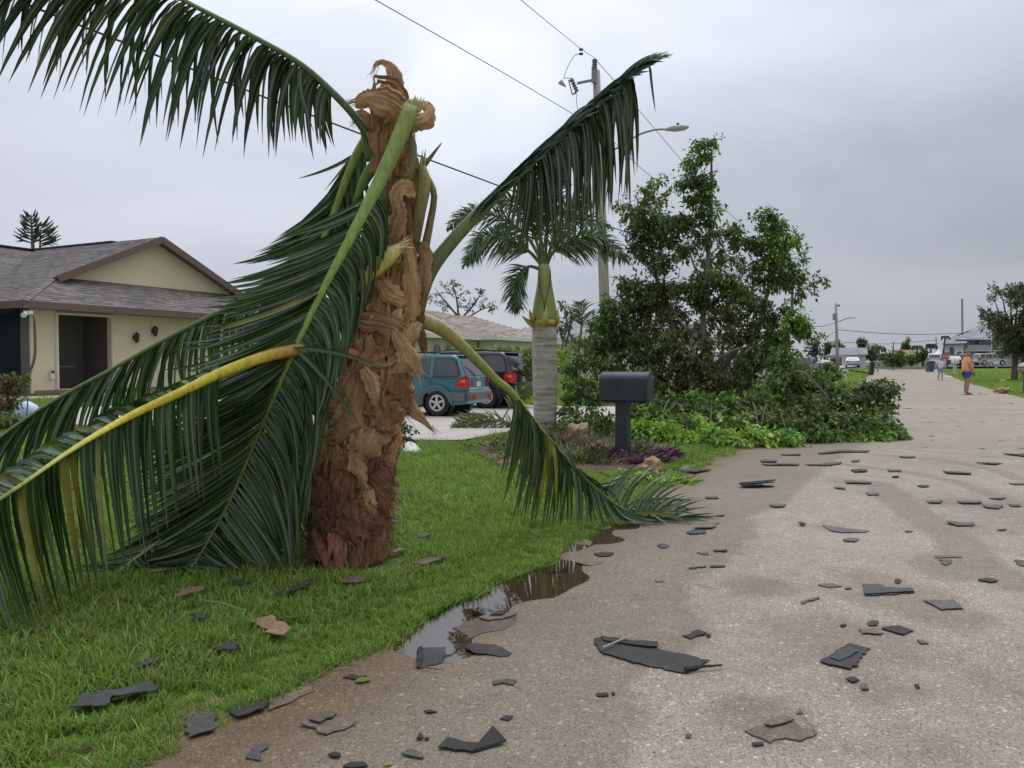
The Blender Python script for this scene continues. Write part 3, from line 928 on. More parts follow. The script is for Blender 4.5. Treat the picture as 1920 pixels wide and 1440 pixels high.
def frond(pts, widths, cols, sides, nleaf, t0=0.12, t1=0.99, lw=(0.034, 0.034, 0.02), parent=None, flat=.55, name='frond', jit=.16, cdark=1.0, ground=False, yel=(), lean=None, n=70, strong=.55):
    """pts (px,py,Y) ; widths px ; sides: list of key lists (t, dx px, dy px, dY m) for leaflet tips relative to their root"""
    parent = parent or palm
    c = catmull([(a, b_, q) for a, b_, q in pts], n)
    pos = [P(a, b_, q) for a, b_, q in c]
    wid = [float(np.interp(i / (n - 1), np.linspace(0, 1, len(widths)), widths)) / FPX * c[i][2] / 2 for i in range(n)]
    b_ = MB(); NR = 8
    b_.tube(pos, wid, NR, True, flat, (0, -1, .2))
    fr = b_.build(name, M_RACHIS, parent, True)
    arr = np.ones((n * NR, 4), np.float32)
    for i in range(n):
        t = i / (n - 1) * (len(cols) - 1); j = min(int(t), len(cols) - 2); f_ = t - j
        arr[i * NR:(i + 1) * NR, :3] = np.array(cols[j]) * (1 - f_) + np.array(cols[j + 1]) * f_
    at = fr.data.attributes.new('lc', 'FLOAT_COLOR', 'POINT'); at.data.foreach_set('color', arr.ravel())
    for si, keys in enumerate(sides):
        for k in range(nleaf):
            t = t0 + (t1 - t0) * (k + random.uniform(-.28, .28) + .5) / nleaf
            x = t * (n - 1); i = min(int(x), n - 2); f_ = x - i
            p = pos[i].lerp(pos[i + 1], f_)
            pc = c[i] * (1 - f_) + c[i + 1] * f_
            T = (pos[i + 1] - pos[i]).normalized()
            vals = keyed(keys, t)
            dx, dy, dY = vals[:3]
            ln = random.uniform(1 - jit, 1 + jit * .7)
            ja = random.gauss(0, jit * 42)
            Yc = pc[2]
            if random.random() < .055: ja *= 3.2; ln *= random.uniform(.5, .9); dy = abs(dy) + 60
            m2 = math.hypot(dx, dy)
            ex = pc[0] + dx * ln + ja * (-dy / (m2 + 1)); ey = pc[1] + dy * ln + ja * (dx / (m2 + 1))
            end = P(ex, ey, Yc + dY + random.gauss(0, .05))
            gz = HZ(end.x, end.y) + .015
            if end.z < gz: end.z = gz + random.uniform(0, .02)
            length = (end - p).length
            ini = T * strong + (end - p).normalized() * .75
            if len(vals) > 3:   # explicit bulge in px
                ini = P(pc[0] + vals[3] * ln, pc[1] + vals[4] * ln, Yc + dY * .3) - p
                cp = p + ini
            else:
                cp = p + ini.normalized() * length * .42
            if cp.z < HZ(cp.x, cp.y) + .02: cp.z = HZ(cp.x, cp.y) + .03
            w = float(np.interp(t, np.linspace(0, 1, len(lw)), lw)) * random.uniform(.8, 1.15)
            col = np.array(random.choice(GREENS)) * random.uniform(.75, 1.3) * cdark
            y = 0.0
            for (ya, yb, amt) in yel:
                if ya < t < yb and random.random() < amt: y = random.uniform(.6, 1)
            if random.random() < .015: y = .5
            v, f, lc, mid = leaflet(p, end, cp, w, col, y, 7, None, .6 if random.random() < .35 else 0)
            ALL_LEAFLETS.append([length * w / Yc ** 2 * (1.0 if si == 0 else .9), v, f, lc, mid, fr])
    return fr
GY = (0.27, 0.34, 0.07); LG = (0.27, 0.40, 0.08); DG = (0.08, 0.14, 0.04); YY = (0.72, 0.58, 0.05); OR = (0.55, 0.22, 0.05); BR = (0.16, 0.09, 0.04)
Y0 = PY
# A: the big frond hanging down the front
frond([(772, 200, Y0 - .22), (722, 318, Y0 - .30), (655, 450, Y0 - .38), (605, 545, Y0 - .42), (555, 650, Y0 - .42), (518, 735, Y0 - .38), (478, 830, Y0 - .28), (428, 945, Y0 - .28), (375, 1040, Y0 - .34), (345, 1080, Y0 - .40)],
      [34, 28, 20, 15, 11, 9, 7, 5.5, 4, 2], [(0.27, 0.30, 0.07), LG, LG, (0.16, 0.22, 0.05), (0.14, 0.19, 0.05), (0.12, 0.17, 0.05)],
      [[(0, -120, 60, .05), (.14, -150, 62, .05), (.24, -190, 70, .03), (.36, -225, 84, .05), (.48, -260, 120, .08), (.6, -255, 130, .1), (.72, -225, 135, .12), (.85, -170, 110, .15), (1, -70, 50, .1)],
       [(0, 30, 100, .1, 30, 20), (.14, 20, 130, .08, 42, 26), (.3, 8, 200, .05, 62, 40), (.45, 22, 235, .0, 78, 60), (.6, 60, 270, -.02, 74, 80), (.75, 88, 255, .0, 66, 80), (.88, 70, 160, .05, 40, 60), (1, 30, 60, .05, 10, 20)]],
      104, t0=.15, lw=(.030, .033, .036, .036, .031, .024), jit=.09, strong=.22)
# B, C: fronds packed behind it
frond([(712, 225, Y0 + .05), (665, 300, Y0 + .12), (618, 420, Y0 + .15), (560, 560, Y0 + .12), (500, 690, Y0 + .08), (440, 820, Y0 + .0), (370, 960, Y0 - .1), (300, 1070, Y0 - .25)],
      [26, 20, 14, 11, 9, 7, 5, 3], [GY, GY, DG, DG],
      [[(0, -60, 110, .1), (.15, -90, 120, .1), (.3, -175, 70, .1), (.42, -190, 40, .1), (.55, -230, 110, .1), (.7, -220, 150, .1), (.85, -150, 120, .1), (1, -70, 60, .1)],
       [(0, 10, 150, .1), (.2, 30, 230, .1), (.4, 50, 300, .1), (.6, 90, 290, .1), (.8, 100, 230, .1), (1, 60, 90, .1)]],
      76, t0=.08, lw=(.034, .038, .038, .028), jit=.16)
frond([(700, 240, Y0 + .22), (650, 330, Y0 + .35), (608, 450, Y0 + .42), (575, 600, Y0 + .42), (545, 760, Y0 + .4), (520, 920, Y0 + .25), (505, 1035, Y0 + .05)],
      [26, 18, 13, 11, 8, 6, 3], [GY, DG, DG],
      [[(0, -50, 60, .1), (.2, -100, 130, .1), (.4, -150, 170, .1), (.6, -170, 200, .1), (.8, -150, 170, .1), (1, -80, 70, .1)],
       [(0, 20, 150, .1), (.3, 60, 220, .1), (.6, 75, 240, 0), (.8, 60, 180, 0), (1, 40, 60, 0)]],
      46, t0=.08, lw=(.03, .036, .036, .026), jit=.2, cdark=.85)
# D: yellow-stemmed frond arching to the left in front
frond([(672, 668, Y0 - .24), (625, 655, Y0 - .34), (565, 655, Y0 - .42), (500, 668, Y0 - .48), (420, 697, Y0 - .52), (330, 740, Y0 - .58), (235, 785, Y0 - .66), (140, 840, Y0 - .95), (50, 902, Y0 - 1.25), (-40, 965, Y0 - 1.4), (-130, 1040, Y0 - 1.45), (-180, 1110, Y0 - 1.45)],
      [22, 24, 24, 23, 21, 18, 15, 12, 9, 7, 5, 3], [(0.34, 0.10, 0.03), OR, (0.50, 0.27, 0.05), YY, YY, YY, (0.42, 0.42, 0.07), (0.26, 0.32, 0.06), GY, GY],
      [[(0, 0, 60, .05, -5, 20), (.4, 8, 210, .02, -16, 16), (.5, 10, 255, 0, -16, 16), (.62, 30, 300, 0, -16, 14), (.75, 55, 300, -.03, -22, 8), (.9, 60, 230, -.05, -30, 4), (1, 40, 120, -.05, -20, 4)],
       [(0, -10, 50, .2, -30, -20), (.4, -15, 140, .35, -60, -34), (.5, -30, 150, .4, -86, -46), (.62, -50, 170, .45, -100, -50), (.75, -60, 190, .5, -110, -56), (.9, -70, 170, .5, -100, -40), (1, -60, 80, .4, -60, -20)]],
      58, t0=.36, lw=(.034, .04, .042, .042, .034), jit=.09, cdark=1.25, yel=((.55, .60, .45), (.63, .66, .6), (.72, .74, .6)))
# E: frond lying out to the left, further back
frond([(650, 470, Y0 + .35), (560, 520, Y0 + .55), (440, 572, Y0 + .75), (330, 626, Y0 + .8), (210, 692, Y0 + .75), (100, 752, Y0 + .65), (10, 812, Y0 + .5), (-70, 880, Y0 + .35), (-150, 960, Y0 + .2)],
      [14, 12, 11, 9, 8, 7, 6, 5, 3], [DG, DG, (0.14, 0.18, 0.06), (0.12, 0.16, 0.06), DG],
      [[(0, -20, 100, 0), (.3, -20, 130, 0), (.45, -60, 185, 0), (.55, -72, 175, 0), (.7, -95, 165, -.05), (.85, -90, 150, -.05), (1, -60, 80, 0)],
       [(0, -10, 120, .1), (.3, -5, 150, .1), (.45, -30, 210, .1), (.6, -55, 190, .1), (.75, -80, 180, .1), (1, -40, 90, .1)]],
      62, t0=.18, lw=(.03, .036, .036, .026), jit=.14, cdark=1.1)
# F: low frond whose leaflets lie on the grass at the left
frond([(600, 760, Y0 + .1), (520, 830, Y0 + .12), (430, 910, Y0 + .0), (340, 985, Y0 - .1), (250, 1050, Y0 - .3), (200, 1088, Y0 - .42)],
      [10, 9, 8, 6, 5, 3], [DG, GY, GY],
      [[(0, -100, 60, 0), (.5, -150, 70, .05), (.8, -110, 40, .1), (1, -60, 20, 0)], [(0, 20, 150, 0), (.5, 30, 140, 0), (.8, 30, 70, 0), (1, 10, 20, 0)]],
      34, t0=.1, lw=(.028, .03, .02), jit=.2)
# G: frond arching over the top left towards the camera
frond([(722, 330, Y0 - .02), (700, 275, Y0 - .05), (668, 222, Y0 - .08), (622, 172, Y0 - .12), (560, 118, Y0 - .2), (470, 66, Y0 - .34), (370, 14, Y0 - .5), (260, -40, Y0 - .7), (140, -60, Y0 - .9), (20, -50, Y0 - 1.05), (-60, -10, Y0 - 1.1)],
      [20, 17, 15, 14, 12, 11, 10, 8, 7, 5, 3], [DG, (0.08, 0.12, 0.04), (0.10, 0.15, 0.05), (0.13, 0.2, 0.07), (0.13, 0.2, 0.07), DG],
      [[(0, 0, 90, 0, -20, 10), (.3, -6, 110, 0, -20, 20), (.4, -36, 165, 0, -36, 30), (.5, -75, 215, 0, -50, 40), (.62, -115, 235, -.03, -70, 50), (.75, -150, 210, -.05, -90, 60), (.9, -110, 160, -.05, -70, 40), (1, -60, 110, 0, -30, 20)],
       [(0, -10, 80, .1, -20, 0), (.3, 16, 100, .12, -10, 10), (.4, -5, 150, .15, -22, 14), (.5, -30, 200, .15, -36, 20), (.62, -60, 215, .15, -60, 30), (.75, -80, 190, .15, -70, 30), (.9, -60, 150, .1, -50, 30), (1, -60, 90, .1, -30, 10)]],
      66, t0=.30, lw=(.026, .034, .038, .038, .034, .02), jit=.17, cdark=.8)
# H: frond rising to the right with its leaflets hanging
frond([(772, 615, Y0 - .02), (800, 520, Y0 + .0), (850, 450, Y0 + .02), (925, 372, Y0 + .08), (1000, 300, Y0 + .18), (1085, 222, Y0 + .3), (1160, 158, Y0 + .42), (1215, 115, Y0 + .5), (1240, 105, Y0 + .53)],
      [34, 30, 26, 23, 18, 14, 10, 8, 6], [(0.13, 0.14, 0.05), (0.13, 0.15, 0.05), (0.15, 0.17, 0.05), (0.13, 0.16, 0.05), DG, DG, (0.10, 0.16, 0.06)],
      [[(0, -5, 100, 0, 10, 10), (.45, -22, 130, 0, 10, 16), (.55, 4, 200, 0, 20, 30), (.68, 14, 215, .02, 22, 34), (.8, 2, 190, .03, 20, 26), (.9, -22, 120, .03, 8, 14), (1, -20, 60, 0, 4, 8)],
       [(0, 10, 80, .1, 14, 0), (.45, 10, 130, .1, 16, 10), (.55, 26, 190, .1, 26, 16), (.68, 30, 200, .12, 30, 16), (.8, 12, 170, .12, 24, 14), (.9, -10, 110, .1, 10, 8), (1, -20, 50, 0, 4, 4)]],
      42, t0=.44, t1=.79, lw=(.026, .034, .036, .034, .026), jit=.26, cdark=.65)
frond_h = [o for o in palm.children if o.name.startswith('frond')][-1]
# leaflets folded along the stem of H
for k in range(90):
    t = random.uniform(.34, .95); q = catmull([(850, 450, Y0), (925, 372, Y0 + .06), (1000, 300, Y0 + .16), (1085, 222, Y0 + .28), (1160, 158, Y0 + .4), (1235, 105, Y0 + .5)], 60)
    i = int((t - .3) / .65 * 53); j = min(59, i + random.randint(8, 15))
    a, b_ = q[i], q[j]
    o_ = random.uniform(-8, 14)
    v, f, lc, mid = leaflet(P(a[0], a[1] - 2, a[2] - .02), P(b_[0] + random.uniform(-4, 12), b_[1] + o_, b_[2] - random.uniform(0, .05)), P((a[0] + b_[0]) / 2 - 5, (a[1] + b_[1]) / 2 - random.uniform(2, 16), (a[2] + b_[2]) / 2 - .03), .034, np.array((0.016, 0.045, 0.022)) * random.uniform(.8, 1.6))
    ALL_LEAFLETS.append([.001, v, f, lc, mid, frond_h])
# I: frond bent down to the right, its tip on the road
frond([(785, 598, Y0 - .02), (830, 618, Y0 + .05), (880, 662, Y0 + .2), (930, 712, Y0 + .4), (958, 735, Y0 + .5), (1000, 790, Y0 + .75), (1050, 848, Y0 + 1.0), (1105, 905, Y0 + 1.15), (1160, 950, Y0 + 1.3), (1215, 975, Y0 + 1.4), (1270, 978, Y0 + 1.45)],
      [30, 27, 20, 16, 14, 11, 9, 8, 6, 4, 2], [(0.40, 0.30, 0.10), (0.36, 0.33, 0.10), GY, GY, (0.15, 0.2, 0.06), (0.14, 0.18, 0.05), (0.14, 0.18, 0.05), (0.10, 0.15, 0.05)],
      [[(0, 0, 100, 0, 0, 10), (.42, -26, 130, 0, 4, 30), (.5, -30, 190, 0, 4, 40), (.58, -8, 170, 0, 8, 40), (.68, 20, 170, .0, 14, 50), (.78, 60, 130, -.05, 16, 50), (.88, 100, 62, -.1, 20, 40), (1, 90, 10, -.05, 40, 10)],
       [(0, 0, 100, 0, 0, 10), (.42, 0, 130, .1, 20, 20), (.5, -10, 170, .1, 24, 20), (.6, 30, 165, .1, 30, 20), (.70, 60, 60, .3, 40, 0), (.76, 60, -66, .3, 12, -50), (.85, 62, -78, .3, 12, -50), (.93, 80, -40, .2, 20, -30), (1, 70, 0, .1, 30, -10)]],
      56, t0=.42, lw=(.028, .036, .036, .030, .022), jit=.16, cdark=1.15, yel=((.50, .56, .6),))
fi = [o for o in palm.children if o.name.startswith('frond')][-1]
for k in range(26):   # leaflets swept flat over the road
    sx, sy = random.uniform(1140, 1215), random.uniform(950, 985)
    q = G(sx, sy); e_ = G(random.uniform(1240, 1325), random.uniform(935, 1000))
    a = Vector((q.x, q.y, q.z + .05)); z = Vector((e_.x, e_.y, e_.z + random.uniform(.01, .05)))
    v, f, lc, mid = leaflet(a, z, (a + z) / 2 + Vector((0, 0, random.uniform(.03, .10))), .026, np.array((0.045, 0.095, 0.03)) * random.uniform(.7, 1.5), .5 if random.random() < .3 else 0)
    ALL_LEAFLETS.append([.0012, v, f, lc, mid, fi])
# broken petioles
stub([(752, 462, -.2, 16), (725, 482, -.26, 34), (690, 512, -.3, 34), (655, 545, -.34, 30)], M_RACHIS, 'broken_petiole', .4, lc=[(0.50, 0.42, 0.14), (0.42, 0.36, 0.06), (0.36, 0.31, 0.04)])
stub([(790, 310, -.02, 16), (795, 345, -.06, 25), (786, 400, -.08, 23), (775, 460, -.06, 22)], M_RACHIS, 'broken_petiole', .4, lc=[(0.22, 0.22, 0.05), (0.24, 0.20, 0.05), (0.14, 0.12, 0.04)])
stub([(800, 330, .0, 12), (814, 365, 0, 12), (806, 420, .0, 14), (790, 500, .0, 18), (782, 560, 0, 24)], M_RACHIS, 'broken_petiole', .5, lc=[(0.20, 0.20, 0.06), (0.22, 0.18, 0.08), (0.2, 0.14, 0.08)])
stub([(788, 322, 0, 10), (805, 298, .0, 8), (828, 268, .02, 2)], M_RACHIS, 'broken_petiole', .4, lc=[(0.15, 0.15, 0.06), (0.15, 0.13, 0.07)])
stub([(700, 300, .06, 28), (688, 258, .06, 22), (678, 222, .06, 5)], M_RACHIS, 'broken_petiole', .4, lc=[(0.14, 0.18, 0.05), (0.22, 0.22, 0.08)])
stub([(742, 400, -.05, 30), (760, 330, -.07, 30), (770, 280, -.06, 24), (772, 250, -.05, 6)], M_RACHIS, 'broken_petiole', .35, lc=[(0.12, 0.13, 0.04), (0.22, 0.2, 0.07), (0.26, 0.24, 0.1)])
stub([(712, 470, -.08, 44), (716, 400, -.1, 40), (712, 340, -.1, 30)], M_RACHIS, 'broken_petiole', .35, lc=[(0.05, 0.07, 0.03), (0.08, 0.12, 0.04), (0.1, 0.15, 0.04)])
stub([(664, 380, .1, 8), (688, 330, .05, 22), (716, 290, 0, 18)], M_RACHIS, 'broken_petiole', .3, lc=[(0.18, 0.28, 0.06), (0.18, 0.26, 0.06)])
stub([(745, 600, -.1, 30), (735, 560, -.1, 34), (750, 500, -.12, 40), (760, 470, -.12, 20)], M_RACHIS, 'broken_petiole', .3, lc=[(0.12, 0.12, 0.04), (0.14, 0.15, 0.04), (0.18, 0.2, 0.05)])
# one long leaflet hanging from the tip of the raised frond, and two crossing the trunk
for a, b_, c in (((550, 650), (610, 700), (676, 800)), ((552, 652), (640, 655), (716, 690))):
    v, f, lc, mid = leaflet(PP(a[0], a[1], -.46), PP(c[0], c[1], -.42), PP(b_[0], b_[1], -.5), .026, (0.03, 0.085, 0.035))
    ALL_LEAFLETS.append([.01, v, f, lc, mid, fi])
v, f, lc, mid = leaflet(P(1216, 116, Y0 + .5), P(1229, 212, Y0 + .5), P(1219, 165, Y0 + .5), .038, (0.02, 0.05, 0.025)); ALL_LEAFLETS.append([.01, v, f, lc, mid, frond_h])

def splinters(p, d, n, ln, wid, lc):
    mb = MB(); d = Vector(d).normalized()
    for _ in range(n):
        o_ = Vector((random.uniform(-1, 1), random.uniform(-.3, .3), random.uniform(-.3, .3))) * wid
        dd = (d + Vector((random.gauss(0, .22), random.gauss(0, .15), random.gauss(0, .2)))).normalized()
        a = p + o_ - d * .03; l = ln * random.uniform(.3, 1)
        mb.tube([a, a + dd * (.03 + l * .5), a + dd * (.03 + l)], [wid * .28, wid * .2, .0006], 4)
    o = mb.build('splinter', M_RACHIS, palm)
    at = o.data.attributes.new('lc', 'FLOAT_COLOR', 'POINT'); at.data.foreach_set('color', np.tile(np.array([*lc, 1], np.float32), len(mb.v)))
splinters(PP(774, 200, -.22), (.3, 0, 1), 14, .07, .045, (.55, .50, .22))
splinters(PP(752, 462, -.2), (1, 0, .4), 12, .09, .028, (.70, .58, .30))
splinters(PP(792, 305, -.02), (.1, 0, 1), 8, .09, .02, (.4, .36, .14))
splinters(PP(636, 1072, -.32), (.1, -.3, -.6), 5, .03, .02, (.5, .28, .2))
splinters(PP(655, 545, -.34), (-.6, 0, -.7), 6, .04, .03, (.5, .42, .1))
splinters(P(1240, 105, Y0 + .53), (.8, 0, .3), 8, .09, .02, (.16, .24, .08))
ALL_LEAFLETS.sort(key=lambda a: -a[0])
for k, (s, v, f, lc, mid, par) in enumerate(ALL_LEAFLETS[:295]):
    link('leaflet', mesh(v, f, M_LEAF, True, {'lc': lc, 'mid': mid}), par)
V_, F_, C_, M_ = [], [], [], []
for (s, v, f, lc, mid, par) in ALL_LEAFLETS[295:]:
    n0 = len(V_)
    V_ += v; F_ += [tuple(i + n0 for i in q) for q in f]; C_ += lc; M_ += mid
tag(link('leaflets', mesh(V_, F_, M_LEAF, True, {'lc': C_, 'mid': M_}), palm), kind='stuff')
# ================================================================== grass
M_GRASS = leafmat('grass_blade', 0.55, 0.35, 0.25)
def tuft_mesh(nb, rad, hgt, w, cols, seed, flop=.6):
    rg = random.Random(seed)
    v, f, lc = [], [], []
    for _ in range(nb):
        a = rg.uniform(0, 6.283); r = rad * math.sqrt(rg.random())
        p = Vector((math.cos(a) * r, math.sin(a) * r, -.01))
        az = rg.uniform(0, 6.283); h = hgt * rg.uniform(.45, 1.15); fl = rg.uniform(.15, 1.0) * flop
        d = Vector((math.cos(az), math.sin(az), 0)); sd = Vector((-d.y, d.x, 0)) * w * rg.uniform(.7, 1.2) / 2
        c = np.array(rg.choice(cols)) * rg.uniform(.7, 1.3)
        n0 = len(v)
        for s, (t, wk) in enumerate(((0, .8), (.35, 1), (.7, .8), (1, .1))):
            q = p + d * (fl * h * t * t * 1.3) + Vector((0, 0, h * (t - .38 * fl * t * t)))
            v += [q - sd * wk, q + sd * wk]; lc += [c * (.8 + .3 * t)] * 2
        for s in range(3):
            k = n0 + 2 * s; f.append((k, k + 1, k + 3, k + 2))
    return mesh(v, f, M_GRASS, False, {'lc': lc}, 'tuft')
GC = [(0.19, 0.295, 0.052), (0.13, 0.225, 0.042), (0.235, 0.325, 0.065), (0.29, 0.33, 0.095), (0.155, 0.26, 0.052)]
GD = [(0.26, 0.21, 0.08), (0.18, 0.19, 0.05), (0.32, 0.26, 0.13)]
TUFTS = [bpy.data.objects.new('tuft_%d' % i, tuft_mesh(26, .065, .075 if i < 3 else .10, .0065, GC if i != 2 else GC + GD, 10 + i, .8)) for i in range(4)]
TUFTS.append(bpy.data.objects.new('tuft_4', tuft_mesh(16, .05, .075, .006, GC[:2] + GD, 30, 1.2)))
def grass_object(name, pts, scl, var, label):
    """one object: tufts set on points (rotation and size per point)"""
    me = bpy.data.meshes.new(name)
    n = len(pts)
    me.vertices.add(n); me.vertices.foreach_set('co', np.asarray(pts, np.float32).ravel())
    for k, arr, ty in (('scl', scl, 'FLOAT'), ('rot', rng.uniform(0, 6.283, n), 'FLOAT')):
        a = me.attributes.new(k, ty, 'POINT'); a.data.foreach_set('value', np.asarray(arr, np.float32))
    a = me.attributes.new('var', 'INT', 'POINT'); a.data.foreach_set('value', np.asarray(var, np.int32))
    me.update()
    o = link(name, me)
    ng = bpy.data.node_groups.new(name + '_scatter', 'GeometryNodeTree')
    ng.interface.new_socket('Geometry', in_out='INPUT', socket_type='NodeSocketGeometry')
    ng.interface.new_socket('Geometry', in_out='OUTPUT', socket_type='NodeSocketGeometry')
    gi = ng.nodes.new('NodeGroupInput'); go = ng.nodes.new('NodeGroupOutput')
    jn = ng.nodes.new('GeometryNodeJoinGeometry')
    na = lambda nm, ty: (lambda q: (setattr(q, 'data_type', ty), q.inputs['Name'].__setattr__('default_value', nm), q)[2])(ng.nodes.new('GeometryNodeInputNamedAttribute'))
    av, asc, ar = na('var', 'INT'), na('scl', 'FLOAT'), na('rot', 'FLOAT')
    cx = ng.nodes.new('ShaderNodeCombineXYZ'); ng.links.new(ar.outputs[0], cx.inputs[2])
    for i, t in enumerate(TUFTS):
        ip = ng.nodes.new('GeometryNodeInstanceOnPoints')
        oi = ng.nodes.new('GeometryNodeObjectInfo'); oi.inputs['Object'].default_value = t
        cmp = ng.nodes.new('FunctionNodeCompare'); cmp.data_type = 'INT'; cmp.operation = 'EQUAL'
        ng.links.new(av.outputs[0], cmp.inputs[2]); cmp.inputs[3].default_value = i
        ng.links.new(gi.outputs[0], ip.inputs['Points']); ng.links.new(oi.outputs['Geometry'], ip.inputs['Instance'])
        ng.links.new(cmp.outputs[0], ip.inputs['Selection'])
        ng.links.new(cx.outputs[0], ip.inputs['Rotation']); ng.links.new(asc.outputs[0], ip.inputs['Scale'])
        ng.links.new(ip.outputs[0], jn.inputs[0])
    ng.links.new(jn.outputs[0], go.inputs[0])
    md = o.modifiers.new('scatter', 'NODES'); md.node_group = ng
    tag(o, label, kind='stuff')
    return o
def vis(x, y, m=60):
    px = 960 + FPX * x / np.maximum(y, .3)
    return (px > -m) & (px < 1920 + m)
BARE = [(G(660, 1055), .42), (G(640, 1000), .3)]
def in_poly(u, v, pts):
    c = np.zeros(np.shape(u), bool); n = len(pts)
    for a in range(n):
        (u1, v1), (u2, v2) = pts[a], pts[(a + 1) % n]
        with np.errstate(divide='ignore', invalid='ignore'):
            c ^= ((v1 > v) != (v2 > v)) & (u < (u2 - u1) * (v - v1) / (v2 - v1 + 1e-12) + u1)
    return c
NOGRASS = [[(12.35, -4.3), (12.2, -16.5), (24, -16.5), (24, -4.3), (22, .3), (17, .3), (16.5, -4.3)],
           [(9.3, -.35), (9.5, -2.2), (10.6, -3.1), (12.2, -3.9), (15.4, -4.2), (15.6, -1.4), (13, -.9), (11, -.9), (10.2, -.3)],
           [(7.2, -9.6), (8.6, -9.6), (8.6, -19), (20, -19.5), (20, -21.0), (7.2, -21.0)]]
PTS, SC, VA = [], [], []
def scatter(umin, umax, vmin, vmax, dens, s0, s1, dmin, dmax):
    n = int((umax - umin) * (vmax - vmin) * dens)
    u = rng.uniform(umin, umax, n); v = rng.uniform(vmin, vmax, n)
    x = E0.x + DU.x * u + DV.x * v; y = DU.y * u + DV.y * v
    k = (y > dmin) & (y <= dmax) & vis(x, y)
    for pl in NOGRASS: k &= ~in_poly(u, v, pl)
    for (c, r) in BARE: k &= np.hypot(x - c.x, y - c.y) > r * rng.uniform(.7, 1, n)
    x, y, u, v = x[k], y[k], u[k], v[k]
    z = hfun(x, y)
    edge_k = np.clip(-v / .4, .6, 1) if vmax < 1 else 1.0
    patch = np.sin(x * 2.1 + np.sin(y * 1.7)) * np.sin(y * 2.6 + x) 
    sc = rng.uniform(s0, s1, len(x)) * (1 + .18 * patch) * edge_k
    va = rng.integers(0, 4, len(x)); va = np.where((patch > .2) & (rng.random(len(x)) < .55), 2, va)
    va = np.where(rng.random(len(x)) < .06, 4, va)
    PTS.append(np.stack([x, y, z], -1)); SC.append(sc); VA.append(va)
scatter(-1, 9, -11, -.02, 330, .75, 1.15, 1.2, 5.2)
scatter(-1, 12, -16, -.02, 210, .85, 1.25, 5.2, 9)
scatter(2, 20, -26, -.02, 90, 1.1, 1.6, 9, 15)
scatter(8, 40, -34, -.02, 34, 1.5, 2.3, 15, 30)
scatter(14, 101, -40, -.02, 7, 2.5, 4, 30, 100)
scatter(14, 101, RW + .05, 42, 12, 2.0, 3.4, 15, 100)
# fringe hanging over the road edge
scatter(.5, 9, -.9, -.0, 420, .7, 1.05, 1.2, 9)
n = 1500
u = rng.uniform(.5, 11, n); v = edge_wobble(u) - rng.uniform(-.02, .05, n)
x = E0.x + DU.x * u + DV.x * v; y = DU.y * u + DV.y * v
PTS.append(np.stack([x, y, hfun(x, y) - .02], -1)); SC.append(rng.uniform(.55, 1.05, n)); VA.append(rng.integers(0, 5, n))
u = rng.uniform(11, 60, 900); v = edge_wobble(u) - rng.uniform(-.05, .1, 900)
for vv_ in (v, RW - edge_wobble(u + 3) + rng.uniform(-.03, .1, 900)):
    x = E0.x + DU.x * u + DV.x * vv_; y = DU.y * u + DV.y * vv_
    PTS.append(np.stack([x, y, hfun(x, y) - .02], -1)); SC.append(rng.uniform(1.0, 2.0, 900)); VA.append(rng.integers(0, 5, 900))

# ================================================================== storm debris
def shingle_mat(name, c1, c2, c3, rough=.7, sc=260):
    m, nt, b, out = new_mat(name)
    v = coords(nt, kind='World')
    g = noise(nt, sc, 2, .5, v); f = noise(nt, 9, 6, .72, v)
    col = rampn(nt, g, [(0.32, c1), (0.5, c2), (0.68, c3)])
    col = mix(nt, 1.0, col, rampn(nt, f, [(0.3, .6), (0.55, 1.0), (0.72, 1.9)]), 'MULTIPLY')
    oi = nt.nodes.new('ShaderNodeObjectInfo')
    mr = N(nt, 'ShaderNodeMapRange'); mr.inputs['To Min'].default_value = 0.75; mr.inputs['To Max'].default_value = 1.3
    nt.links.new(oi.outputs['Random'], mr.inputs[0])
    s = N(nt, 'ShaderNodeVectorMath', operation='SCALE'); nt.links.new(col, s.inputs[0]); nt.links.new(mr.outputs[0], s.inputs['Scale'])
    nt.links.new(s.outputs[0], b.inputs['Base Color']); b.inputs['Roughness'].default_value = rough
    bump(nt, b, g, .5, .004)
    return m
SM = {'dark': shingle_mat('bitumen', (0.014, 0.013, 0.012), (0.024, 0.022, 0.020), (0.045, 0.040, 0.037), .75),
      'grey': shingle_mat('grey_granules', (0.045, 0.038, 0.034), (0.085, 0.075, 0.068), (0.16, 0.145, 0.13)),
      'tan': shingle_mat('tan_granules', (0.06, 0.044, 0.034), (0.13, 0.098, 0.072), (0.24, 0.185, 0.135)),
      'blue': shingle_mat('wet_grey_bitumen', (0.022, 0.022, 0.025), (0.034, 0.034, 0.038), (0.06, 0.06, 0.064), .6),
      'wood': shingle_mat('orange_brown_granules', (0.14, 0.075, 0.04), (0.25, 0.15, 0.09), (0.36, 0.25, 0.17))}
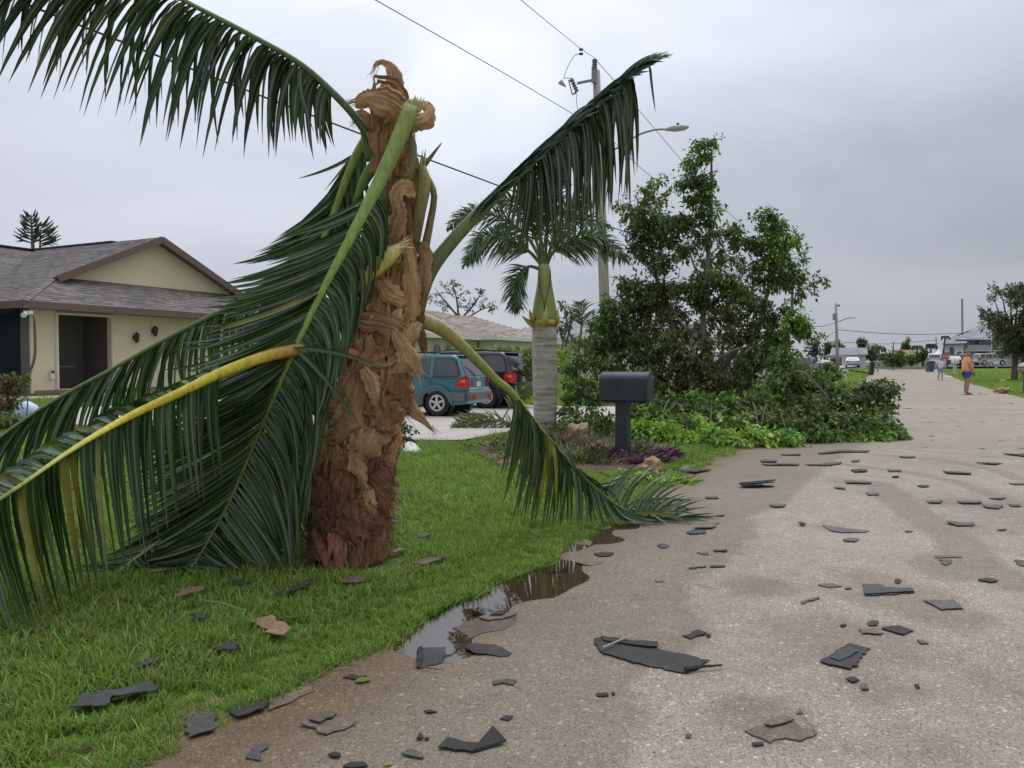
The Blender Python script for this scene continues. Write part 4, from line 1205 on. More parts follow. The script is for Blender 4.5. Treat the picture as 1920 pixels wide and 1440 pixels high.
def slab(poly, mat, thick=.006, dz=.0, warp=.008, res=.028, name='shingle_piece', jag=.006):
    """a torn flat piece: outline on the ground (picture points), real thickness, slightly warped"""
    w = [G(a, b_) for a, b_ in poly]
    pts = []
    for i, a in enumerate(w):
        b_ = w[(i + 1) % len(w)]
        L_ = (b_ - a).length; k = max(1, min(16, int(L_ / res)))
        for j in range(k):
            q = a.lerp(b_, j / k)
            if j: q += Vector((random.gauss(0, jag), random.gauss(0, jag), 0))
            pts.append(q)
    c = sum(pts, Vector()) / len(pts)
    base = HZ(c.x, c.y)
    ph = random.uniform(0, 6); k1 = random.uniform(4, 9)
    bm = bmesh.new()
    top = [bm.verts.new((q.x - c.x, q.y - c.y, 0)) for q in pts]
    f = bm.faces.new(top)
    size = max((q - c).length for q in pts)
    step = max(.03, size / 5)
    for ax in (0, 1):
        lo = min(v.co[ax] for v in bm.verts); hi = max(v.co[ax] for v in bm.verts); q = lo + step
        while q < hi - 1e-3:
            co = [0, 0, 0]; no = [0, 0, 0]; co[ax] = q; no[ax] = 1
            bmesh.ops.bisect_plane(bm, geom=bm.verts[:] + bm.edges[:] + bm.faces[:], plane_co=co, plane_no=no); q += step
    for v in bm.verts:
        v.co.z = abs(warp * math.sin(v.co.x * k1 + ph) * math.cos(v.co.y * k1 * .8 + ph * 2)) + .3 * warp
    bmesh.ops.recalc_face_normals(bm, faces=bm.faces)
    me = bpy.data.meshes.new('m'); bm.to_mesh(me); bm.free()
    if me.polygons and me.polygons[0].normal.z < 0: me.flip_normals()
    me.materials.append(mat)
    o = link(name, me)
    o.location = (c.x, c.y, base + thick + dz)
    s = o.modifiers.new('thickness', 'SOLIDIFY'); s.thickness = thick; s.offset = -1
    return o
def C4(*p): return [(1060 + x / 2.2326, 1060 + y / 2.2326) for x, y in p]
def C5(*p): return [(300 + x / 2.526, 1080 + y / 2.526) for x, y in p]
def C3(*p): return [(1240 + x / 2.8235, 840 + y / 2.8235) for x, y in p]
def C8(*p): return [(900 + x / 3.692, 780 + y / 3.692) for x, y in p]
def C6(*p): return [(x / 3.79, 1060 + y / 3.79) for x, y in p]
D = [
 (C4((120,310),(150,305),(270,325),(385,333),(385,352),(460,375),(605,405),(555,440),(510,457),(340,425),(160,375),(135,350)), 'dark', 'longest torn strip of black shingle in mid road, with a twig across it'),
 (C4((490,298),(560,275),(590,288),(525,312)), 'dark', 'small black four-sided shingle piece just beyond the longest strip'),
 (C4((586,292),(606,294),(610,303),(594,305)), 'dark', 'chip touching the right corner of the small black piece beyond the longest strip'),
 (C4((1065,408),(1190,330),(1277,352),(1240,376),(1246,386),(1195,442),(1100,422)), 'dark', 'big black slanted shingle with ragged right edge at lower right of the road'),
 (C4((1247,82),(1325,84),(1335,100),(1455,102),(1462,118),(1255,132)), 'blue', 'blue-grey folded shingle with a notch cut out of its upper right side'),
 (C4((1495,152),(1630,150),(1668,187),(1575,190)), 'grey', 'grey trapezoid shingle right of the folded blue-grey one'),
 (C4((1228,272),(1320,270),(1332,292),(1240,292)), 'tan', 'brownish oblong shingle left of a darker one, above the big slanted shingle'),
 (C4((1323,269),(1395,256),(1458,278),(1415,296)), 'dark', 'dark diamond shingle touching the brownish oblong one'),
 (C4((1263,245),(1280,235),(1312,237),(1300,256),(1270,256)), 'dark', 'crumpled little scrap behind the brownish oblong shingle'),
 (C4((752,698),(910,642),(960,662),(990,690),(1040,695),(1053,708),(985,740),(920,728),(875,735),(858,748)), 'tan', 'tan and grey gritty shingle with a bite out of its front edge'),
 (C4((780,750),(828,745),(832,757),(790,762)), 'dark', 'dark chip in front of the tan gritty shingle with the bite'),
 (C4((1725,66),(1760,57),(1812,68),(1780,76)), 'dark', 'small dark diamond shingle at the upper right of the near road'),
 (C4((985,155),(1060,135),(1066,142),(990,165)), 'tan', 'narrow brown sliver of wood left of the folded blue-grey shingle'),
 (C4((1173,482),(1205,474),(1233,488),(1200,496)), 'dark', 'black oval crumb below the big slanted shingle'),
 (C4((1235,505),(1262,505),(1272,526),(1240,527)), 'grey', 'little grey square chip below the black oval crumb'),
 (C4((127,543),(175,538),(182,550),(135,554)), 'dark', 'dark lump like a flat pebble at lower centre of the road'),
 (C4((192,538),(206,537),(208,545),(194,546)), 'dark', 'tiny dark crumb beside the flat lump at lower centre'),
 (C4((375,62),(410,64),(408,72),(380,72)), 'tan', 'small brown chip with a thin twig beyond the longest strip'),
 (C4((1468,318),(1500,320),(1522,332),(1490,332)), 'tan', 'small brown leaf-shaped chip right of the dark diamond shingle'),
 (C4((1461,503),(1478,502),(1484,518),(1470,518)), 'dark', 'upright-looking little black chip at lower right'),
 (C4((1055,85),(1120,80),(1160,92),(1110,96)), 'tan', 'thin tan sliver left of the folded blue-grey shingle'),
 (C4((1168,98),(1195,93),(1199,101),(1175,104)), 'tan', 'brown chip between the tan sliver and the folded shingle'),
 (C4((1382,62),(1397,62),(1400,78),(1384,78)), 'dark', 'tiny upright black chip above the folded blue-grey shingle'),
 (C4((1148,256),(1166,251),(1180,255),(1162,262)), 'dark', 'tiny dark crumb above the big slanted shingle'),
 (C5((1385,255),(1500,210),(1610,165),(1693,182),(1685,225),(1630,255),(1540,270),(1465,298)), 'tan', 'brown layered shingle with ragged front edge beside the puddle'),
 (C5((1480,172),(1500,155),(1570,163),(1540,185),(1482,192)), 'dark', 'small dark curled shingle standing in the puddle'),
 (C5((1445,345),(1465,330),(1590,335),(1668,368),(1650,382),(1480,374)), 'dark', 'dark boat-shaped shingle in front of the brown layered one'),
 (C5((1217,362),(1240,352),(1350,346),(1345,395),(1335,415),(1222,443)), 'blue', 'blue-grey square shingle folded along its left edge at the near end of the puddle'),
 (C5((865,484),(910,470),(980,482),(940,500)), 'dark', 'dark brown scrap in the brown end of the puddle next to a green leaf'),
 (C5((515,645),(525,600),(660,532),(735,520),(730,548),(600,612)), 'tan', 'long brown shingle lying under the edge of the puddle'),
 (C5((325,662),(370,632),(520,610),(492,650),(370,686)), 'dark', 'dark shingle wedged between the grass and the wet road edge'),
 (C5((118,672),(150,660),(240,662),(264,690),(264,745),(135,790)), 'grey', 'thick grey gritty shingle square at the lower left edge of the grass'),
 (C5((662,712),(790,645),(850,660),(928,690),(915,712),(790,758)), 'tan', 'brownish grey worn shingle with ragged left corner at lower left of the road'),
 (C5((405,868),(440,805),(516,798),(475,880)), 'grey', 'grey gritty shingle corner at the bottom edge of the road'),
 (C5((1317,825),(1362,780),(1430,795),(1520,800),(1480,842)), 'dark', 'flat left half of the black bent shingle at bottom centre'),
 (C5((1575,505),(1640,493),(1690,498),(1675,522),(1620,512),(1580,522)), 'grey', 'crinkled grey scrap below the boat-shaped shingle'),
 (C5((865,909),(900,888),(970,888),(985,909)), 'dark', 'black shingle cut by the bottom edge of the photo, left of the bent one'),
 (C5((1140,852),(1190,830),(1245,850),(1249,872),(1200,866)), 'grey', 'crumpled grey scrap left of the bent black shingle'),
 (C5((1215,782),(1232,748),(1250,780)), 'dark', 'small black triangle beyond the bent black shingle'),
 (C5((1253,775),(1268,770),(1276,778),(1262,784)), 'dark', 'tiny crumb right of the small black triangle'),
 (C5((1248,650),(1280,640),(1312,648),(1280,655)), 'dark', 'thin dark sliver, nearer the middle, below the boat-shaped shingle'),
 (C5((1610,682),(1640,667),(1674,670),(1651,689)), 'dark', 'flat dark chip right of the thin dark sliver'),
 (C5((795,856),(830,843),(858,855),(850,868),(815,865)), 'dark', 'dark leafy crumb near the bottom edge left of centre'),
 (C3((852,412),(950,425),(1102,442),(1080,450),(950,452),(890,440)), 'grey', 'long grey shingle strip on the pale dry part in mid road'),
 (C3((958,488),(1000,481),(1048,487),(1030,500),(975,498)), 'grey', 'short grey shingle just in front of the long grey strip in mid road'),
 (C3((1508,398),(1655,402),(1652,416),(1560,417)), 'grey', 'grey oblong shingle on a damp spot at right of mid road'),
 (C3((1468,595),(1538,596),(1537,612),(1505,625),(1480,613)), 'grey', 'small grey five-sided piece on the big damp spot at right'),
 (C3((1446,575),(1590,573),(1590,583),(1450,585)), 'tan', 'long thin batten behind the grey five-sided piece'),
 (C3((1868,594),(1925,600),(1925,632),(1890,622)), 'grey', 'grey shingle corner at the right edge of the photo, mid road'),
 (C3((1403,288),(1485,286),(1470,297),(1415,295)), 'grey', 'leftmost of the four grey shingles lying in a row at the right'),
 (C3((1562,289),(1690,289),(1697,300),(1590,299)), 'grey', 'second of the four grey shingles lying in a row at the right'),
 (C3((1698,308),(1808,308),(1790,326),(1725,323)), 'grey', 'thickest of the four grey shingles lying in a row at the right'),
 (C3((1838,304),(1900,307),(1903,315),(1850,313)), 'grey', 'last, rightmost of the four grey shingles lying in a row'),
 (C3((1732,270),(1825,269),(1790,277)), 'dark', 'dark pointed sliver above the row of grey shingles'),
 (C3((1490,129),(1640,137),(1642,145),(1510,139)), 'grey', 'long grey strip lying beside the curved tyre mark'),
 (C3((973,179),(1112,184),(1112,193),(975,191)), 'grey', 'brown-grey strip on a damp patch left of the tyre marks'),
 (C3((1083,242),(1150,240),(1152,253),(1095,254)), 'grey', 'short grey shingle in front of the brown-grey strip left of the tyre marks'),
 (C3((912,216),(945,213),(977,220),(970,225)), 'grey', 'small chip left of the short grey shingle near the tyre marks'),
 (C3((1003,122),(1045,117),(1092,123),(1085,131),(1020,132)), 'dark', 'small dark-rimmed oval piece beyond the strips left of the tyre marks'),
 (C3((569,308),(650,300),(662,306),(650,316),(600,319)), 'grey', 'grey piece on the damp road right of the palm frond tip'),
 (C3((230,265),(300,260),(300,271),(240,272)), 'grey', 'grey piece on the damp road just above the palm frond tip'),
 (C3((273,545),(345,544),(342,554),(285,553)), 'dark', 'dark oblong chip on the damp road below the frond tip'),
 (C3((188,556),(250,552),(252,568),(215,566)), 'tan', 'light brown scrap left of the dark oblong chip'),
 (C3((132,450),(160,437),(235,440),(236,456),(160,461)), 'blue', 'blue-grey piece just under the spread tips of the fallen frond'),
 (C3((173,432),(215,402),(308,399),(270,431)), 'tan', 'slatted brown square piece behind the blue-grey one by the frond tips'),
 (C3((144,640),(235,628),(237,634),(150,643)), 'dark', 'left half of a snapped thin stick on the damp road'),
 (C3((256,629),(338,626),(338,632),(260,634)), 'dark', 'right half of a snapped thin stick on the damp road'),
 (C3((523,72),(600,66),(612,72),(605,79),(530,79)), 'grey', 'brown-grey piece near the far end of the damp band, left'),
 (C3((530,92),(730,89),(720,96),(560,96)), 'grey', 'long thin strip at the far end of the damp band, left one'),
 (C3((763,94),(910,84),(957,79),(945,88),(890,97)), 'grey', 'long thin strip at the far end of the damp band, right one'),
 (C3((828,30),(960,14),(1098,18),(1090,26),(960,26),(840,36)), 'grey', 'long wavy strip of felt near the foot of the leafy heap on the road'),
 (C3((1288,442),(1325,441),(1332,446),(1305,451)), 'dark', 'small black chip in the pale middle of the road'),
 (C3((1778,437),(1825,429),(1828,435),(1805,442)), 'dark', 'small black chip right of the damp spots'),
 (C3((1353,206),(1380,202),(1422,207),(1390,212)), 'dark', 'black boat-like chip between the tyre marks'),
 (C3((1668,85),(1760,83),(1803,88),(1760,92)), 'grey', 'long thin strip beyond the tyre marks at right'),
 (C3((1812,38),(1925,36),(1925,50),(1880,44)), 'dark', 'dark strip at the right edge beyond the tyre marks'),
 (C3((1258,52),(1300,48),(1345,52),(1310,57)), 'grey', 'grey sliver beyond the tyre marks in the middle'),
 (C3((633,38),(735,36),(738,41),(660,42)), 'grey', 'sliver near the foot of the leafy heap, left'),
 (C3((723,405),(745,404),(767,414),(745,418)), 'dark', 'curled dark twiggy scrap left of the long grey strip'),
 (C3((1843,190),(1925,190),(1925,198),(1870,198)), 'grey', 'grey strip at the right edge beside the lower tyre mark'),
 (C3((1197,121),(1268,121),(1270,128),(1210,129)), 'grey', 'faint grey piece on the upper tyre mark'),
 (C3((1222,155),(1255,153),(1258,159),(1230,161)), 'dark', 'small dark chip under the faint grey piece on the tyre mark'),
 (C3((1005,72),(1045,70),(1048,76),(1012,77)), 'grey', 'small grey chip beyond the dark-rimmed oval piece'),
 (C8((786,958),(850,945),(927,950),(907,972),(822,976)), 'dark', 'dark shingle right of the far end of the puddle'),
 (C8((425,1078),(500,1055),(625,1052),(600,1082),(480,1094)), 'blue', 'blue-grey shingle lying at the rim of the puddle'),
 (C8((655,1023),(750,1010),(852,1017),(760,1040)), 'tan', 'pale brown thin piece between the two dark shingles by the puddle'),
 (C8((1226,900),(1262,889),(1312,901),(1290,919),(1245,916)), 'blue', 'blue-grey little square right of the frond below its tips'),
 (C8((1330,378),(1400,385),(1600,383),(1500,402),(1420,403)), 'blue', 'dark wet strip lying half on the far grass edge'),
 (C8((1635,690),(1690,686),(1692,694),(1655,700)), 'tan', 'small brown chip right of the frond tips'),
 (C5((80,130),(115,96),(205,86),(210,100),(92,133)), 'wood', 'orange-brown oblong shingle piece on the grass left of the palm'),
 (C5((422,240),(530,220),(622,290),(590,328),(522,318)), 'wood', 'tan shingle square scored by two dark lines lying on the grass'),
 (C5((253,372),(268,350),(372,352),(368,396),(270,393)), 'blue', 'blue-grey shingle on the grass in front of the tan scored square'),
 (C5((133,222),(160,208),(228,211),(216,240),(170,236)), 'blue', 'grey shingle half sunk in the grass left of the tan scored square'),
 (C5((42,246),(72,240),(78,258),(55,264)), 'blue', 'small dark scrap in the grass left of the half sunk shingle'),
 (C5((538,122),(620,88),(700,45),(738,47),(702,80),(570,127)), 'blue', 'long dark strip on the grass in front of the palm'),
 (C5((843,50),(870,32),(962,34),(978,62),(862,66)), 'tan', 'brown curled piece on the grass right of the palm foot'),
 (C5((358,62),(400,45),(422,70),(370,80)), 'blue', 'small dark piece in the grass right of the orange-brown one'),
 (C6((505,1075),(590,970),(900,935),(1050,885),(1135,950),(1100,978),(960,988),(800,1002),(750,1085)), 'blue', 'largest dark shingle strip lying on the grass at lower left'),
 (C6((928,802),(1030,725),(1132,715),(1120,752),(960,815)), 'blue', 'grey rounded shingle on the grass above the largest strip'),
 ([(725, 1044), (750, 1037), (762, 1041), (742, 1048)], 'tan', 'thin pale brown piece on the grass right of the palm foot, nearer'),
 ([(772, 1066), (802, 1056), (842, 1056), (800, 1069)], 'tan', 'long pale piece on the grass right of the palm foot'),
 ([(718, 983), (745, 982), (743, 992), (725, 993)], 'blue', 'grey piece in the grass behind the palm foot'),
 ([(776, 1012), (800, 1008), (808, 1014), (790, 1020)], 'blue', 'blue-grey piece almost hidden in the mid lawn'),
 ([(650, 1062), (690, 1044), (716, 1048), (680, 1068)], 'tan', 'brown flat piece at the foot of the palm trunk'),
]
for poly, mk, lab in D:
    c = (sum(p[0] for p in poly) / len(poly), sum(p[1] for p in poly) / len(poly))
    q = G(*c); gr = not onroad(q.x, q.y)
    big = q.y < 6; gv = UV(q.x, q.y)[1]
    o = slab(poly, SM[mk], .0045 if big else .008 if q.y < 9 else .014, (.012 if -.3 < gv else .034 if q.y < 5.5 else .045) if gr else .0, .005 if big else .010)
    tag(o, lab, 'roof shingle' , 'torn roof shingles strewn by the storm')
# raised half of the bent shingle
a_, b_, c_, d_ = G(*C5((1480, 842))[0]), G(*C5((1520, 800))[0]), G(*C5((1640, 800))[0]), G(*C5((1640, 800))[0])
tip = P(*C5((1577, 744))[0], (a_.y + c_.y) / 2 + .10)
bs = MB(); e1 = [a_ + Vector((0, 0, .006)), c_ + Vector((0, 0, .01)), Vector((tip.x, c_.y + .07, .028)), b_ + Vector((0, 0, .012))]
bs.prism(e1, (0, .004, .006))
tag(bs.build('shingle_piece', SM['dark'], None), 'upturned right half of the black bent shingle at bottom centre', 'roof shingle', 'torn roof shingles strewn by the storm')

def overlay(poly, mk, near, dz=.009):
    o = slab(poly, SM[mk], .004, dz, .004, name='ply')
    best = min((x for x in COL.objects if x.name.startswith('shingle_piece')), key=lambda x: (x.location - o.location).length)
    m_ = o.matrix_basis.copy(); o.parent = best; o.matrix_parent_inverse = Matrix.Translation(best.location).inverted()
overlay(C4((150,306),(270,325),(388,332),(384,354),(300,345),(160,325)), 'dark', 0)
overlay(C4((1252,112),(1335,102),(1455,104),(1460,116),(1300,126),(1256,128)), 'blue', 0)
overlay(C4((910,644),(958,662),(935,672),(860,690),(830,680)), 'tan', 0)
overlay(C5((1510,212),(1610,168),(1690,184),(1640,205),(1560,222)), 'tan', 0)
overlay(C5((1560,205),(1600,185),(1650,178),(1620,200)), 'dark', 0, .014)
overlay(C5((1219,362),(1240,354),(1246,400),(1240,436),(1224,441)), 'dark', 0)
overlay(C5((455,240),(475,236),(580,300),(560,306)), 'tan', 0)
overlay(C5((700,700),(800,655),(840,665),(760,715)), 'tan', 0)
overlay(C5((540,262),(552,258),(500,282),(490,284)), 'dark', 0)
overlay(C6((600,972),(900,937),(1050,890),(1045,905),(900,955),(640,990)), 'dark', 0)
overlay(C4((1110,400),(1190,352),(1225,372),(1150,412)), 'blue', 0)

# leftover crumbs, too small to name one by one
crumb_l = 'tiny dark crumb of torn shingle among many on the road'
cm = []
for k in range(5):
    mb = MB(); n = random.randint(4, 6)
    mb.prism([Vector((math.cos(6.283 * i / n) * random.uniform(.5, 1), math.sin(6.283 * i / n) * random.uniform(.3, .8), .0)) for i in range(n)], (0, 0, .22))
    cm.append(mesh(mb.v, mb.f, SM[['dark', 'tan', 'grey', 'dark', 'tan'][k]]))
rr_ = random.Random(21)
for k in range(165):
    px, py = rr_.uniform(700, 1919), 1440 - 640 * (rr_.random() ** .8)
    if k > 110: px, py = rr_.uniform(1560, 1919), rr_.uniform(735, 850)
    q = G(px, py)
    u, v = UV(q.x, q.y)
    if not (.3 < v < RW - .1): continue
    s = q.y * rr_.uniform(1.6, 5.2) / FPX
    if k > 110: s = q.y * rr_.uniform(5, 14) / FPX
    o = bpy.data.objects.new('shingle_crumb', rr_.choice(cm)); COL.objects.link(o)
    o.location = (q.x, q.y, HZ(q.x, q.y) + .001); o.rotation_euler = (0, 0, rr_.uniform(0, 6.28)); o.scale = (s, s * rr_.uniform(.4, 1), s * .16)
    tag(o, crumb_l if k <= 110 else 'small flat scrap lying far up the pale road', 'debris', 'crumbs of shingle on the road' if k <= 110 else 'scraps far up the road')
# fine grit and shreds washed over the road: too many to count
gv_, gf_ = [], []
for k in range(3600):
    py_ = 1440 - 560 * rr_.random() ** .9; px_ = rr_.uniform(300, 1919) if rr_.random() < .75 else 0
    if px_ == 0:
        px_ = 300 + (1440 - py_) * 1.85 + abs(rr_.gauss(0, 60))
    q = G(px_, py_)
    if not (.02 < UV(q.x, q.y)[1] < RW): continue
    s = rr_.uniform(.0008, .0035) * (1 + q.y * .14); a = rr_.uniform(0, 3.14); e_ = rr_.uniform(.2, .8)
    c_, s_ = math.cos(a) * s, math.sin(a) * s
    z = HZ(q.x, q.y) + .0012; n0 = len(gv_)
    gv_ += [(q.x - c_, q.y - s_, z), (q.x + s_ * e_, q.y - c_ * e_, z + s * .3), (q.x + c_, q.y + s_, z), (q.x - s_ * e_, q.y + c_ * e_, z + s * .2), (q.x, q.y, z + s * .5)]
    gf_ += [(n0, n0 + 1, n0 + 4), (n0 + 1, n0 + 2, n0 + 4), (n0 + 2, n0 + 3, n0 + 4), (n0 + 3, n0, n0 + 4)]
tag(link('road_grit', mesh(gv_, gf_, simple('grit', (.09, .07, .055), (.20, .16, .12), 6, .9))), 'fine dark grit and shreds strewn over the road', kind='stuff')
# twigs
M_TWIG = simple('dead_twig', (0.10, 0.07, 0.05), (0.20, 0.15, 0.11), 30, .9)
M_PALE = simple('pale_twig', (0.40, 0.38, 0.30), (0.30, 0.28, 0.22), 30, .7)
def twig(p, lab, mat=M_TWIG, r=.004, cat='twig', h=.01):
    w = [G(a, b_) + Vector((0, 0, h + r)) for a, b_ in p]
    c = catmull(w, 10); mb = MB(); mb.tube([Vector(x) for x in c], [r * (1 - .5 * i / 9) for i in range(10)], 5)
    return tag(mb.build('twig', mat), lab, cat)
twig(C4((158, 367), (230, 335), (310, 300)), 'pale straight stick lying across the longest black shingle strip', M_PALE, .005, 'stick', .02)
twig(C4((500, 452), (575, 442), (655, 436)), 'short black stick at the right end of the longest shingle strip', SM['dark'], .009, 'stick')
twig(C5((1225, 442), (1280, 452), (1345, 458)), 'thin dark twig at the foot of the blue-grey folded square')
twig(C5((820, 455), (890, 448), (975, 456)), 'pale straw floating in the brown end of the puddle', M_PALE, .002)
twig(C4((555, 90), (600, 100), (640, 112)), 'thin pale stem lying in the dry part of mid road', M_TWIG, .002)
twig(C5((215, 205), (300, 218), (395, 255)), 'long pale grass stem arching over the lawn by the tan square', M_PALE, .002, 'stem', .09)
twig(C4((980, 612), (1010, 660), (1045, 705)), 'thin brown stalk with yellow bud across the tan gritty shingle', M_TWIG, .002, 'twig', .01)
# pile of splinters
pr = thing('splinter_pile', G(1425, 913), 'small dark heap of splintered wood in mid road right of the palm frond', 'debris')
for k in range(9):
    a = C3((random.uniform(410, 440), random.uniform(204, 214)))[0]; e_ = C3((random.uniform(520, 612), random.uniform(198, 214)))[0]
    mb = MB(); mb.bar(G(*a) + Vector((0, 0, .01 + k * .004)), G(*e_) + Vector((0, 0, .012 + k * .006)), random.uniform(.015, .05), .008)
    mb.build('splinter', SM['dark'], pr)
# leaves on the road
def leafthing(px, py, size, col, lab, rz):
    q = G(px, py); c = MB()
    n = 8; s = size / FPX * q.y
    M = Matrix.Rotation(rz, 3, 'Z')
    vs, fs = [], []
    for i in range(n + 1):
        t = i / n; w = s * .32 * math.sin(math.pi * min(1, t * 1.05)) ** .8
        for k, x in ((-1, -w), (0, 0), (1, w)):
            vs.append(M @ Vector((s * (t - .5), x, .004 + abs(x) * .35 + .25 * s * (t - .5) ** 2)) + q)
    for i in range(n):
        a = i * 3; fs += [(a, a + 1, a + 4, a + 3), (a + 1, a + 2, a + 5, a + 4)]
    o = link('leaf', mesh(vs, fs, M_LEAF2, True, {'lc': [col] * len(vs)}))
    tag(o, lab, 'leaf')
leafthing(1291, 1382, 20, (0.07, 0.12, 0.06), 'single green leaf lying flat at the bottom middle of the road', 1.2)
leafthing(681, 1279, 34, (0.16, 0.27, 0.05), 'bright green curled leaf beside the dark scrap in the puddle', .5)
leafthing(1500, 1338, 18, (0.22, 0.20, 0.04), 'yellow bud leaf by the tan gritty shingle', .2)
leafthing(728, 1436, 18, (0.25, 0.28, 0.05), 'yellow-green leaf at the bottom edge of the photo', .3)
# white bag on the lawn
q = G(768, 850); vs, fs = [], []
n1, n2 = 10, 18
for i in range(n1):
    for k in range(n2):
        a = 6.283 * k / n2; r = i / (n1 - 1)
        z = .11 * (1 - r ** 2) * (1 + .3 * math.sin(a * 3 + r * 4)) + .012 * math.sin(a * 7 + r * 11)
        vs.append(q + Vector((math.cos(a) * r * .17 * (1 + .15 * math.sin(a * 5)), math.sin(a) * r * .14, max(z, 0) + .03)))
for i in range(n1 - 1):
    for k in range(n2): fs.append((i * n2 + k, i * n2 + (k + 1) % n2, (i + 1) * n2 + (k + 1) % n2, (i + 1) * n2 + k))
M_BAG = simple('white_plastic', (.75, .78, .78), (.68, .72, .72), 8, .45)
tag(link('plastic_bag', mesh(vs, fs, M_BAG, True)), 'crumpled white plastic bag on the mid lawn right of the palm', 'bag')

# the turf, pressed flat where larger pieces lie on it
PT, SCA, VAR = np.vstack(PTS), np.concatenate(SC), np.concatenate(VA)
keep = np.ones(len(PT), bool)
for poly, mk, lab in D:
    w = [G(a, b_) for a, b_ in poly]
    c = sum(w, Vector()) / len(w)
    if onroad(c.x, c.y) and UV(c.x, c.y)[1] > .35: continue
    q = [(c.x + (a.x - c.x) * 1.04, c.y + (a.y - c.y) * 1.04) for a in w]
    ins = in_poly(PT[:, 0], PT[:, 1], q)
    front = in_poly(PT[:, 0], PT[:, 1] + .045, q)
    keep &= ~ins
    SCA = np.where(front & ~ins, SCA * .45, SCA)
grass_object('grass', PT[keep], SCA[keep], VAR[keep], 'green turf grass covering the lawns')
# ================================================================== leafy plants
M_BARK = simple('grey_bark', (0.13, 0.115, 0.10), (0.24, 0.215, 0.185), 18, .9, .6, .01, (1, 1, .3))
M_BARKD = simple('dark_bark', (0.10, 0.075, 0.055), (0.18, 0.14, 0.105), 18, .9, .6, .01, (1, 1, .3))
def leaf_cloud(clumps, leaf, seed=1, twigs=True):
    """clumps: (centre, (rx, ry, rz), n leaves, colour list, droop). returns leaf arrays and twig mesh builder"""
    rg = np.random.default_rng(seed)
    V, C, TW = [], [], MB()
    for (c, r, n, cols, droop) in clumps:
        c = np.array(c); r = np.array(r)
        per = 14
        nt_ = max(3, n // per)
        d = rg.normal(size=(nt_, 3)); d /= np.linalg.norm(d, axis=1)[:, None]
        d[:, 2] = d[:, 2] * .9 + .12
        st = rg.uniform(.0, .45, (nt_, 1)); en = rg.uniform(.6, 1.15, (nt_, 1)) + .55 * (rg.random((nt_, 1)) < .13)
        A = c + d * r * st; B = c + d * r * en
        B[:, 2] -= droop * np.mean(r) * rg.uniform(.1, .8, nt_)
        Mid = (A + B) / 2 + rg.normal(size=(nt_, 3)) * r * .12; Mid[:, 2] += .08 * r[2]
        if twigs:
            for i in range(0, nt_, 2):
                TW.tube([Vector(A[i]), Vector(Mid[i]), Vector(B[i])], [leaf * .11, leaf * .08, leaf * .035], 3, False)
        t = rg.uniform(.18, 1.0, (nt_, per, 1))
        p = A[:, None] * (1 - t) ** 2 + Mid[:, None] * 2 * t * (1 - t) + B[:, None] * t * t
        p = p + rg.normal(size=p.shape) * leaf * .38
        td = (B - A)[:, None] / (np.linalg.norm(B - A, axis=1)[:, None, None] + 1e-6)
        ld = td * .7 + rg.normal(size=p.shape) * .75; ld[..., 2] -= .25 + .5 * droop
        ld /= np.linalg.norm(ld, axis=2, keepdims=True)
        up = rg.normal(size=p.shape) * .55 + np.array([0, -.25, .75])
        sd = np.cross(ld, up); sd /= np.linalg.norm(sd, axis=2, keepdims=True) + 1e-9
        nn = np.cross(sd, ld)
        ls = leaf * rg.uniform(.5, 1.35, t.shape)
        w = ls * .24
        v0 = p; v1 = p + ld * ls * .45 - sd * w + nn * w * .35; v2 = p + ld * ls; v3 = p + ld * ls * .45 + sd * w + nn * w * .35
        V.append(np.stack([v0, v1, v2, v3], 2).reshape(-1, 3))
        cols = np.array(cols)
        # whole twigs share a colour: dead ones next to green ones
        ci = cols[rg.integers(0, len(cols), nt_)][:, None, :] * rg.uniform(.7, 1.35, (nt_, per, 1))
        C.append(np.repeat(ci.reshape(-1, 3), 4, axis=0))
    V = np.vstack(V); C = np.vstack(C)
    n = len(V) // 4
    i = np.arange(n)[:, None] * 4
    F = np.concatenate([i + np.array([[0, 1, 2]]), i + np.array([[0, 2, 3]])], 1).reshape(-1, 3)
    return V, F, C, TW
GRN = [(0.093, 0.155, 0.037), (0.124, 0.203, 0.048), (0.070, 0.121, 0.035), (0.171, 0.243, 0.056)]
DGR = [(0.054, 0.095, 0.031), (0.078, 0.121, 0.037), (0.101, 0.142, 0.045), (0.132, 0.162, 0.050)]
OLV = [(0.248, 0.216, 0.062), (0.186, 0.176, 0.056), (0.310, 0.209, 0.081), (0.124, 0.162, 0.045)]
BRN = [(0.310, 0.182, 0.100), (0.217, 0.142, 0.077), (0.388, 0.243, 0.131), (0.139, 0.121, 0.056)]
BRT = [(0.279, 0.432, 0.062), (0.202, 0.351, 0.056), (0.372, 0.486, 0.088), (0.139, 0.257, 0.050)]
OLV = [(0.15, 0.175, 0.055), (0.12, 0.15, 0.05), (0.20, 0.185, 0.075), (0.09, 0.135, 0.045)]
BRN = [(0.17, 0.14, 0.08), (0.12, 0.105, 0.065), (0.24, 0.19, 0.11), (0.10, 0.12, 0.055)]
MIXD = DGR + OLV + BRN[:2]
MIXG = GRN + OLV
